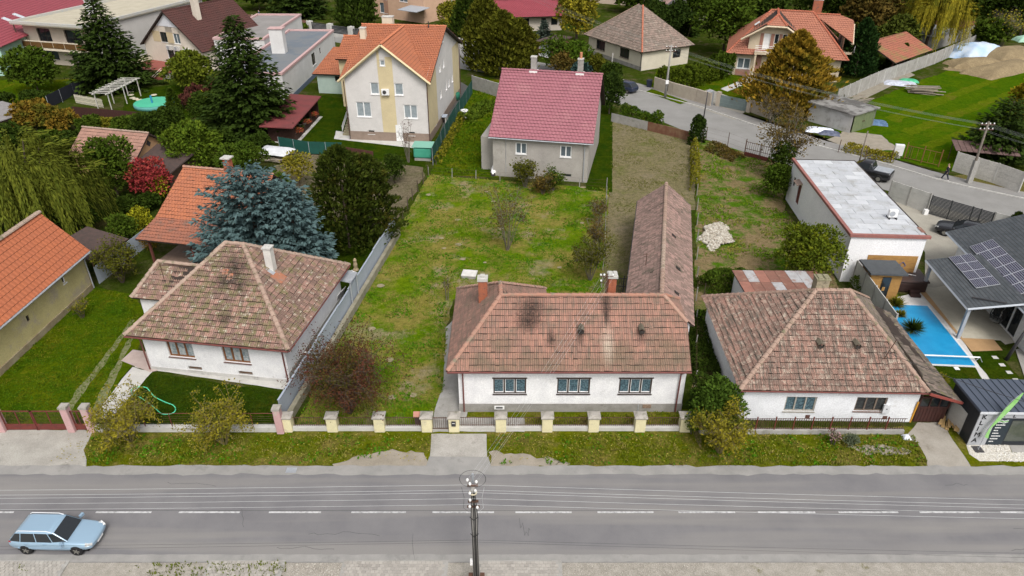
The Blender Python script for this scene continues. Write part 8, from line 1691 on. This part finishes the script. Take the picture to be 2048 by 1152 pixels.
L_CHART = leafm('chartreuse', (.16,.17,.015), (.30,.28,.025), k=(1, 1, .6))
L_THUJA = leafm('thuja_dark', (.012,.030,.014), (.028,.052,.020))
L_PURP = leafm('barberry', (.055,.020,.016), (.105,.035,.025))
L_DRY = leafm('dry_yellow_leaf', (.14,.125,.02), (.25,.21,.03), (.085,.10,.02), .8, k=(1, 1, .6))
L_BROWN = leafm('brown_leaf', (.075,.055,.022), (.13,.085,.03), (.05,.05,.018), .5, k=(1, 1, .6))
YB = mat('yellowish_twig', (.20,.165,.07), (.15,.125,.06), sc=6); GBK = mat('grey_twig', (.17,.145,.115), (.12,.10,.08), sc=6)
def T(fn, name, label, base, top, rpx, *a, **k):
    """grow a plant at a surveyed foot, its height and spread taken from the sight lines"""
    p = at(*base); s = 1420.0/(p.y*_c+CAM_H*_s); return fn, p, max(.3, hz(top, p.y)), rpx/s
def B(name, label, cat, base, top, rpx, m, **k):
    p = at(*base); r = rpx*(p.y*_c+CAM_H*_s)/1420.0; return broad(name, label, cat, p.x, p.y, max(.4, hz(top, p.y+r*.3)), r, m, **k)
def S(name, label, base, top, rpx, m, **k):
    p = at(*base); r = rpx*(p.y*_c+CAM_H*_s)/1420.0; return spruce(name, label, p.x, p.y, hz(top, p.y), r, m, **k)
def K(name, label, base, top, rpx, m, **k):
    p = at(*base); r = rpx*(p.y*_c+CAM_H*_s)/1420.0; return column(name, label, p.x, p.y, hz(top, p.y), r, m, **k)
def W(name, label, cat, base, top, rpx, m, **k):
    p = at(*base); r = rpx*(p.y*_c+CAM_H*_s)/1420.0; return twiggy(name, label, cat, p.x, p.y, max(.4, hz(top, p.y)), r, m, **k)

# conifers
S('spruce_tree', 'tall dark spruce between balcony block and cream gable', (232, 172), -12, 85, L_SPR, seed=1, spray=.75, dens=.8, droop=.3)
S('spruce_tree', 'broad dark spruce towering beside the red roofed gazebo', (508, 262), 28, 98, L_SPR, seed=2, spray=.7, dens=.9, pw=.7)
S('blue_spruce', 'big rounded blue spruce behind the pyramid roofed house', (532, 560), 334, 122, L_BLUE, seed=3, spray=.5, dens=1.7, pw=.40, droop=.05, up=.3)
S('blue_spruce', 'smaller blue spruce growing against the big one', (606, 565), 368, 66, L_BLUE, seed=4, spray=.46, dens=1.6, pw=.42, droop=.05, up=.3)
yew = lambda t: np.minimum(1, t*3+.5)*(1-t**2.6)**.7
K('yew_tree', 'dense dark yew with brownish top beside the vegetable soil', (700, 495), 290, 66, L_YEW, n=9000, leaf=.34, prof=yew, lump=.34, seed=1)
K('yew_tree', 'dark yew with feathery tips next to the sheet metal fence', (748, 480), 308, 48, L_YEW, n=6000, leaf=.34, prof=yew, lump=.34, seed=2)
K('cypress_tree', 'dark olive cypress behind the pink metal roof, tallest of the cluster', (972, 138), -8, 42, L_OLIVE, n=7000, leaf=.55, prof=yew, lump=.28, seed=3)
K('cypress_tree', 'broad olive cypress in the middle of the roadside cluster', (1005, 150), 22, 42, L_OLIVE, n=7000, leaf=.55, prof=yew, lump=.28, seed=4)
K('cypress_tree', 'lower olive cypress nearest the white garage door', (1040, 145), 38, 32, L_OLIVE, n=5000, leaf=.5, prof=yew, lump=.28, seed=5)
K('cypress_tree', 'dark green conifer behind the olive cluster by the street pole', (935, 88), -10, 28, L_DARK, n=4000, leaf=.6, prof=yew, lump=.25, seed=6)
K('golden_cypress', 'large golden orange cypress in front of the villa', (1572, 222), 62, 78, L_GOLD, n=12000, leaf=.55, prof=lambda t: np.minimum(1, t*4+.4)*(1-t**1.6)**.75, lump=.3, seed=7)
K('thuja_column', 'tall dark thuja column right of the villa', (1708, 152), 38, 34, L_THUJA, n=5000, leaf=.5, seed=8, lump=.12)
K('thuja_column', 'slim thuja at the carport, the shorter of the pair', (1780, 138), 95, 11, L_HEDGE, n=1500, leaf=.35, seed=9, lump=.06); K('thuja_column', 'slim thuja at the carport, the taller of the pair', (1800, 136), 88, 12, L_HEDGE, n=1700, leaf=.35, seed=10, lump=.06)
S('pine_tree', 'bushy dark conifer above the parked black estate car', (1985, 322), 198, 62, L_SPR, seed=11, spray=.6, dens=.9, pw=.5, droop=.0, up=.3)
for i, (q, tp) in enumerate((((2018, 478), 425), ((2040, 486), 415), ((2062, 492), 418))): K('clipped_thuja', 'narrow clipped thuja in the row beside the yard fence', q, tp, 15, L_HEDGE, n=1600, leaf=.22, group='clipped thujas beside the yard fence', seed=12+i, lump=.05)
K('thuja_column', 'small dark thuja column beside the garden pool', (352, 232), 178, 12, L_HEDGE, n=1200, leaf=.35, seed=15, lump=.08)
S('blue_conifer', 'small grey green conifer in front of the crimson roofed house', (1088, 80), 38, 17, leafm('needle_grey', (.05,.075,.055), (.10,.13,.10)), seed=16, spray=.5, pw=.7)
S('spruce_tree', 'dark spruce behind the brown street fence', (600, 32), -90, 62, L_SPR, seed=17, spray=.9, dens=.7, pw=.7); K('conifer_tree', 'dark rounded conifer behind the slatted street gate', (715, 55), -45, 36, L_DARK, n=4500, leaf=.7, prof=yew, seed=18)
# broadleaf trees
def Wl(name, label, base, top, rpx, m, **k): p = at(*base); r = rpx*(p.y*_c+CAM_H*_s)/1420.0; return willow(name, label, p.x, p.y, hz(top, p.y), r, m, **k)
Wl('willow_tree', 'weeping willow with olive tresses beside the yellow barn', (85, 470), 265, 145, L_WIL, nt=95, seed=1, hang=.62); Wl('willow_tree', 'yellow weeping willow behind the carport', (1850, 100), -55, 72, L_WILY, nt=70, seed=2, hang=.65)
B('garden_tree', 'dark green bushy tree in front of the small tiled hut', 'tree', (238, 398), 272, 48, L_MID, n=6000, leaf=.3); B('red_maple', 'small crimson maple beside the felt roofed hut', 'tree', (312, 400), 318, 40, L_RED, n=3200, leaf=.26, lr=.4); B('yellow_shrub', 'yellow shrub under the crimson maple', 'shrub', (322, 402), 350, 20, L_CHART, n=1200, leaf=.22)
B('garden_tree', 'round light green tree above the open tiled shed', 'tree', (395, 345), 246, 54, L_BRIGHT, n=7000, leaf=.32, nl=16); B('garden_shrub', 'spreading green shrub between round tree and spruce', 'shrub', (488, 352), 286, 50, L_MID, n=5000, leaf=.28); B('yellow_shrub', 'thin yellowing shrub beside the white tarpaulin', 'shrub', (600, 372), 305, 30, L_DRY, n=1300, leaf=.24)
B('garden_shrub', 'dark green bush at the corner of the vegetable soil', 'shrub', (790, 366), 308, 24, L_DARK, n=3000, leaf=.2)
B('garden_tree', 'dark round tree below the balcony block', 'tree', (78, 185), 98, 48, L_MID, n=5000, leaf=.5); B('autumn_bush', 'orange brown bush left of the black net fence', 'shrub', (75, 262), 200, 46, L_ORA, n=4500, leaf=.36); B('autumn_bush', 'orange tinged bush below the dark board fence', 'shrub', (128, 265), 218, 34, L_ORA, n=3200, leaf=.34); B('dark_bush', 'dark bush under the orange garden shrubs', 'shrub', (25, 300), 248, 44, L_DARK, n=3500, leaf=.36)
for i, (q, tp, r_, m_, lb) in enumerate((((265, 285), 232, 34, L_MID, 'green garden bush below the board fence'), ((305, 290), 225, 36, L_DARK, 'dark garden bush below the mint pool'), ((345, 265), 215, 26, L_DARK, 'dark bush beside the small thuja column'), ((420, 255), 185, 36, L_DARK, 'rose thicket with yellow blooms beside the spruce'))): B('garden_shrub', lb, 'shrub', q, tp, r_, m_, n=3600, leaf=.3)
B('yellow_rose', 'yellow flowering rose in front of the barberry hedge', 'shrub', (415, 232), 186, 20, L_CHART, n=500, leaf=.3, lr=.6); B('garden_tree', 'yellow green tree in front of the brown roofed house', 'tree', (388, 180), 105, 50, leafm('leaf_yg2', (.07,.085,.016), (.15,.15,.025), (.10,.11,.02), .6), n=5500, leaf=.45); B('green_shrub', 'green shrub between willow and hut', 'shrub', (160, 470), 395, 34, L_DARK, n=2500, leaf=.3)
for i, (q, tp, r_, m_) in enumerate((((185, 268), 232, 26, L_MID), ((210, 262), 236, 20, L_YEL), ((335, 330), 290, 26, L_DARK), ((450, 300), 262, 24, L_DARK), ((150, 300), 262, 30, L_DARK), ((100, 300), 262, 30, L_MID), ((520, 300), 268, 24, L_DARK), ((470, 258), 215, 30, L_DARK), ((445, 225), 180, 30, L_MID), ((300, 420), 388, 22, L_DARK), ((560, 405), 350, 30, L_MID), ((255, 425), 395, 20, L_DARK))): B('garden_bush', ['green bush at the board fence corner', 'small yellowing bush beside the board fence', 'dark bush behind the felt roofed hut', 'dark bush left of the broad spruce', 'dark bush left of the small tiled hut', 'green bush above the willow crown', 'dark bush at the foot of the broad spruce', 'dark bush behind the yellow rose', 'green bush between brown roofed house and spruce', 'dark low bush in front of the crimson maple', 'green bush right of the tiled shed roof', 'dark low bush between hut and willow'][i], 'shrub', q, tp, r_, m_, n=2600, leaf=.3)
mass('barberry_hedge', 'curved red brown barberry hedge in the garden', 'hedge', px((365, 225), (378, 205), (402, 192), (432, 190)), 1.5, 1.4, L_PURP, 2600, .3)
mass('clipped_hedge', 'dark clipped hedge left of the garden path', 'hedge', px((-40, 212), (28, 212)), 1.5, 1.8, L_DARK, 2600, .28, flat=True); mass('clipped_hedge', 'dark clipped hedge beside the black net fence', 'hedge', px((52, 205), (108, 208)), 1.4, 1.8, L_DARK, 2600, .28, flat=True)
mass('thuja_hedge', 'thick green thuja hedge along the beige villa wall', 'hedge', px((1318, 178), (1372, 176), (1440, 152)), 2.7, 2.6, leafm('hedge_bright', (.045,.065,.010), (.10,.115,.016)), 9000, .36, flat=True); mass('thuja_hedge', 'tall dark hedge block at the villa corner', 'hedge', px((1425, 160), (1450, 150)), 3.2, 2.6, L_HEDGE, 3200, .36, flat=True)
mass('ivy_thicket', 'dark ivy thicket smothering the cream cottage and its yard', 'ivy', px((1290, 72), (1330, 78), (1372, 84)), 5.2, 11.0, L_IVY, 15000, .5)
mass('ivy_thicket', 'lower ivy bank in front of the cream cottage wall', 'ivy', px((1298, 118), (1330, 112)), 3.6, 2.6, L_IVY, 3000, .4)
for i, (q, tp, r_, m_, lb) in enumerate((((1445, 110), -30, 58, L_MID, 'large green tree left of the villa'), ((1400, 60), -60, 46, L_MID, 'green tree behind the ivy thicket'), ((1520, 60), -40, 50, L_DARK, 'dark tree behind the villa ridge'), ((1625, 50), -60, 46, L_DARK, 'dark tree right of the villa chimney'), ((1728, 88), -30, 52, L_BROWN, 'brownish autumn tree behind the thuja column'), ((1680, 60), -55, 40, L_DARK, 'dark tree between villa and brown tree'), ((1920, 62), -60, 44, L_DARK, 'dark tree behind the yellow willow'), ((1975, 60), -70, 52, L_DARK, 'dark tree behind the tarpaulin heap'), ((2040, 70), -60, 55, L_DARK, 'dark tree beside the tall earth mound'), ((1975, 92), 42, 36, L_MID, 'green bush behind the tarpaulin heap'), ((1790, 105), 35, 34, leafm('leaf_grey_olive', (.055,.065,.02), (.10,.105,.03)), 'olive bush in front of the yellow willow'))): B('background_tree' if i < 9 else 'background_bush', lb, 'tree' if i < 9 else 'bush', q, tp, r_, m_, n=5000, leaf=.65, nl=14)
B('birch_tree', 'yellow birch behind the street garage', 'tree', (1152, 92), -70, 46, L_WILY, n=6500, leaf=.5, nl=16, lr=.4); B('yellow_tree', 'yellow green tree in front of the peach house', 'tree', (905, 62), 5, 26, L_YEL, n=2600, leaf=.5); B('yellow_tree', 'golden yellow tree at the edge of the meadow', 'tree', (2046, 262), 165, 42, leafm('leaf_gold', (.19,.13,.015), (.32,.21,.02), (.12,.10,.02), .4), n=4200, leaf=.45)
for i, (q, tp, r_, m_, lb) in enumerate((((1115, 145), 72, 38, L_MID, 'green shrub right of the street garage'), ((1150, 150), 82, 36, L_VINE, 'bright green shrub before the cream cottage'), ((1130, 155), 105, 30, L_BROWN, 'brownish shrub beside the garage drive'), ((1185, 155), 108, 32, L_OLIVE, 'olive shrub below the cottage windows'), ((1160, 162), 125, 22, leafm('leaf_bluish', (.02,.045,.04), (.04,.07,.06)), 'bluish green shrub at the street edge'), ((1222, 168), 128, 22, L_DARK, 'dark shrub near the concrete post'))): B('street_shrub', lb, 'shrub', q, tp, r_, m_, n=2600, leaf=.36)
B('ivy_bush', 'dark ivy covered bush at the corner of the pink roofed house', 'bush', (1218, 228), 148, 27, L_IVY, n=3600, leaf=.3); B('background_bush', 'green bushes along the street behind the flat roofed house', 'bush', (608, 66), 48, 14, L_BRIGHT, n=800, leaf=.4); 
for i, (q, tp, r_) in enumerate((((20, 20), -40, 40), ((440, 25), -30, 40), ((520, 20), -40, 36), ((880, 20), -50, 30), ((1010, 12), -60, 34), ((1260, 25), -40, 36), ((1300, 10), -55, 40), ((1480, 20), -70, 44), ((1580, 10), -80, 44), ((1780, 25), -70, 40), ((2000, 30), -80, 50))): B('background_tree', ['dark tree on the far edge of the village', 'olive tree on the far edge of the village'][i % 2], 'tree', q, tp, r_, [L_DARK, L_MID][i % 2], n=3000, leaf=.8, group='trees on the far edge of the village, ' + ['dark', 'olive'][i % 2])
B('lot_shrub', 'bushy green and yellow shrub beside the flat white building', 'shrub', (1602, 568), 448, 62, leafm('leaf_lot', (.065,.085,.014), (.14,.15,.022), (.22,.20,.02), .9, .54, .68), n=7500, leaf=.22, nl=14); B('laurel_bush', 'dense green bush between the two white cottages', 'shrub', (1428, 848), 758, 52, leafm('leaf_laurel', (.038,.065,.016), (.085,.125,.03)), n=7500, leaf=.17); B('laurel_bush', 'dark slim shrub at the right corner of the long cottage', 'shrub', (1388, 838), 748, 18, L_DARK, n=2500, leaf=.15)
B('ivy_clump', 'ivy smothering the last cream pillar', 'ivy', (1382, 868), 818, 13, L_VINE, n=1100, leaf=.10)
W('cotoneaster_bush', 'wide reddish cotoneaster bush behind the pillared fence', 'shrub', (700, 826), 690, 108, L_BERRY, nleaf=14000, leaf=.11, stems=26, seed=1, bushy=2.2, drop=.25); W('forsythia_bush', 'yellow green open bush over the pink pillar fence', 'shrub', (262, 882), 798, 80, L_DRY, nleaf=5200, leaf=.12, stems=14, seed=2, bark=YB, drop=.1); W('forsythia_bush', 'yellowish open bush with pale stem on the verge', 'shrub', (450, 888), 804, 72, L_DRY, nleaf=4200, leaf=.12, stems=13, seed=3, bark=YB); W('forsythia_bush', 'yellow leaved open bush at the corner of the brown picket fence', 'shrub', (1438, 905), 834, 66, L_DRY, nleaf=5600, leaf=.12, stems=14, seed=4, bark=YB)
W('bare_shrub', 'leafless grey shrub in the middle of the patchy lawn', 'shrub', (1015, 500), 372, 48, L_BROWN, nleaf=1500, leaf=.12, stems=12, seed=5, bark=GBK); W('bare_shrub', 'thin bare sapling beside the cistern lid', 'shrub', (895, 600), 548, 14, L_ORA, nleaf=120, leaf=.12, stems=4, seed=6, bark=GBK)
for i, (q, tp, r_, nl) in enumerate((((1180, 560), 478, 42, 2600), ((1192, 510), 430, 28, 1300), ((1196, 450), 390, 24, 800))): W('hedge_shrub', ['dense olive shrub along the wire fence near the roof bracket', 'thin brown shrub halfway along the wire fence', 'twiggy shrub at the far end of the wire fence'][i], 'shrub', q, tp, r_, L_BROWN if i else L_OLIVE, nleaf=nl, leaf=.14, stems=11, seed=7+i, bark=GBK)
for i, (q, tp, r_) in enumerate((((1050, 375), 322, 26), ((1105, 382), 345, 22), ((1085, 388), 350, 24))): W('wall_shrub', ['grey green shrub under the left window of the pink roofed house', 'low shrub by the cellar window of the pink roofed house', 'brownish shrub straggling along the back boundary'][i], 'shrub', q, tp, r_, [L_OLIVE, L_MID, L_BROWN][i], nleaf=1600, leaf=.2, stems=10, seed=12+i, bark=GBK)
W('bare_tree', 'half bare tree with ivied trunk beside the barred gate', 'tree', (1560, 352), 205, 62, L_BROWN, nleaf=2200, leaf=.22, stems=14, seed=15, bark=GBK, rr0=.06); B('ivy_bush', 'dark ivy at the foot of the half bare tree', 'ivy', (1556, 362), 285, 24, L_DARK, n=2200, leaf=.24); B('ivy_bush', 'low green bush beside the flat white building', 'bush', (1548, 395), 330, 26, L_MID, n=2400, leaf=.26); W('bare_shrub', 'grey thorny shrub in front of the golden cypress', 'shrub', (1540, 245), 190, 40, L_BROWN, nleaf=900, leaf=.22, stems=12, seed=16, bark=GBK); W('bare_shrub', 'pale bare tree beside the tall earth mound', 'tree', (2000, 95), 15, 36, L_DRY, nleaf=500, leaf=.3, stems=14, seed=17, bark=GBK); W('bare_shrub', 'leafless fruit tree in front of the cream gabled house', 'tree', (817, 325), 235, 22, L_PURP, nleaf=150, leaf=.12, stems=7, seed=18, bark=GBK)
mass('creeper', 'bright green creeper over the rusty yard fence', 'creeper', px((1240, 240), (1290, 250), (1322, 258)), 1.7, 1.2, L_VINE, 3200, .24); mass('creeper', 'dark creeper mound at the street lamp', 'creeper', px((1382, 285), (1402, 290)), 2.6, 1.8, L_IVY, 2600, .24); mass('creeper', 'yellow green creeper along the boundary posts', 'creeper', px((1388, 300), (1390, 345), (1388, 385)), 1.2, .8, L_YEL, 2000, .2)
mass('bramble', 'dry brown bramble bank beside the bare lot gate', 'bramble', px((1418, 298), (1450, 310), (1478, 322)), .8, 1.8, L_BROWN, 1600, .2); mass('bramble', 'dark overgrown strip between the two white cottages', 'bramble', px((1402, 640), (1402, 700), (1415, 760)), .7, 1.6, L_DARK, 4200, .16); mass('bramble', 'green overgrowth behind the lichen roofed cottage', 'bramble', px((1408, 590), (1450, 575), (1510, 572)), 1.4, 2.4, L_MID, 4200, .2); mass('dry_weeds', 'dry tawny weeds along the meadow fence', 'weeds', px((1690, 300), (1740, 312), (1790, 322)), .7, 2.0, L_DRY, 1500, .22); mass('weed_bank', 'green plants along the concrete fence by the pool', 'plants', px((1700, 575), (1730, 590), (1762, 622)), .9, .9, L_BRIGHT, 1500, .16)
mass('pumpkin_bed', 'broad leaved vegetable bed in the narrow yard', 'plants', px((925, 245), (955, 225), (985, 210)), .7, 2.6, L_BRIGHT, 1600, .34); mass('garden_edge', 'plants along the windbreak net', 'plants', px((872, 330), (900, 280), (925, 235)), .7, .8, L_YEL, 1200, .24)
W('metal_fence_shrub', 'dark twiggy shrub against the bluish sheet fence', 'shrub', (245, 565), 488, 44, L_OLIVE, nleaf=3200, leaf=.15, stems=14, seed=20); W('lawn_sapling', 'small yellow green sapling on the bright lawn', 'shrub', (165, 636), 598, 20, L_YEL, nleaf=350, leaf=.12, stems=5, seed=21); B('fence_shrub', 'bright yellow green shrub above the bluish sheet fence', 'shrub', (290, 470), 415, 22, L_CHART, n=1500, leaf=.2); B('fence_shrub', 'green shrub behind the bluish sheet fence', 'shrub', (255, 490), 430, 28, L_MID, n=2200, leaf=.22); B('fence_shrub', 'rusty leaved shrub beside the open shed', 'shrub', (305, 500), 462, 20, L_ORA, n=900, leaf=.16)
for i, (q, r_) in enumerate((((1822, 668), .9), ((1792, 612), .75), ((1800, 632), .5), ((1880, 762), .55))):
    p = at(*q); t = thing('fan_palm', ['dark fan palm beside the blue pool', 'yellowish ornamental grass beside the hot tub', 'low ornamental grass between palm and hot tub', 'pale ornamental grass at the pool end'][i], 'palm' if i == 0 else 'ornamental grass', p); n = 260; az = rng.random(n)*6.28; el = rng.random(n)*1.3
    Pp = np.zeros((n, 3)); Pp[:, 2] = .35 if i == 0 else .03; D = np.stack([np.cos(az)*np.cos(el), np.sin(az)*np.cos(el), np.sin(el)], 1); V, F, Tt = leaves(Pp, D, rdir(n)*.3+np.array([0, 0, 1.0]), r_*(.8+.4*rng.random(n)), .07); npmesh('fronds', V, F, [L_DARK, L_YEL, L_YEL, L_YEL][i], t, Tt); MB().tube([(0, 0, 0), (0, 0, .36)], .07, 6).build('stem', BARK, t)
W('rose_bush', 'pink flowering rose on the verge before the brown picket fence', 'shrub', (1665, 888), 858, 14, leafm('pink_petal', (.45,.25,.28), (.10,.12,.04)), nleaf=260, leaf=.09, stems=6, seed=22); B('rose_bush', 'grey green perennial beside the pink rose', 'shrub', (1700, 892), 868, 15, leafm('leaf_grey', (.07,.09,.05), (.13,.15,.09)), n=700, leaf=.11)
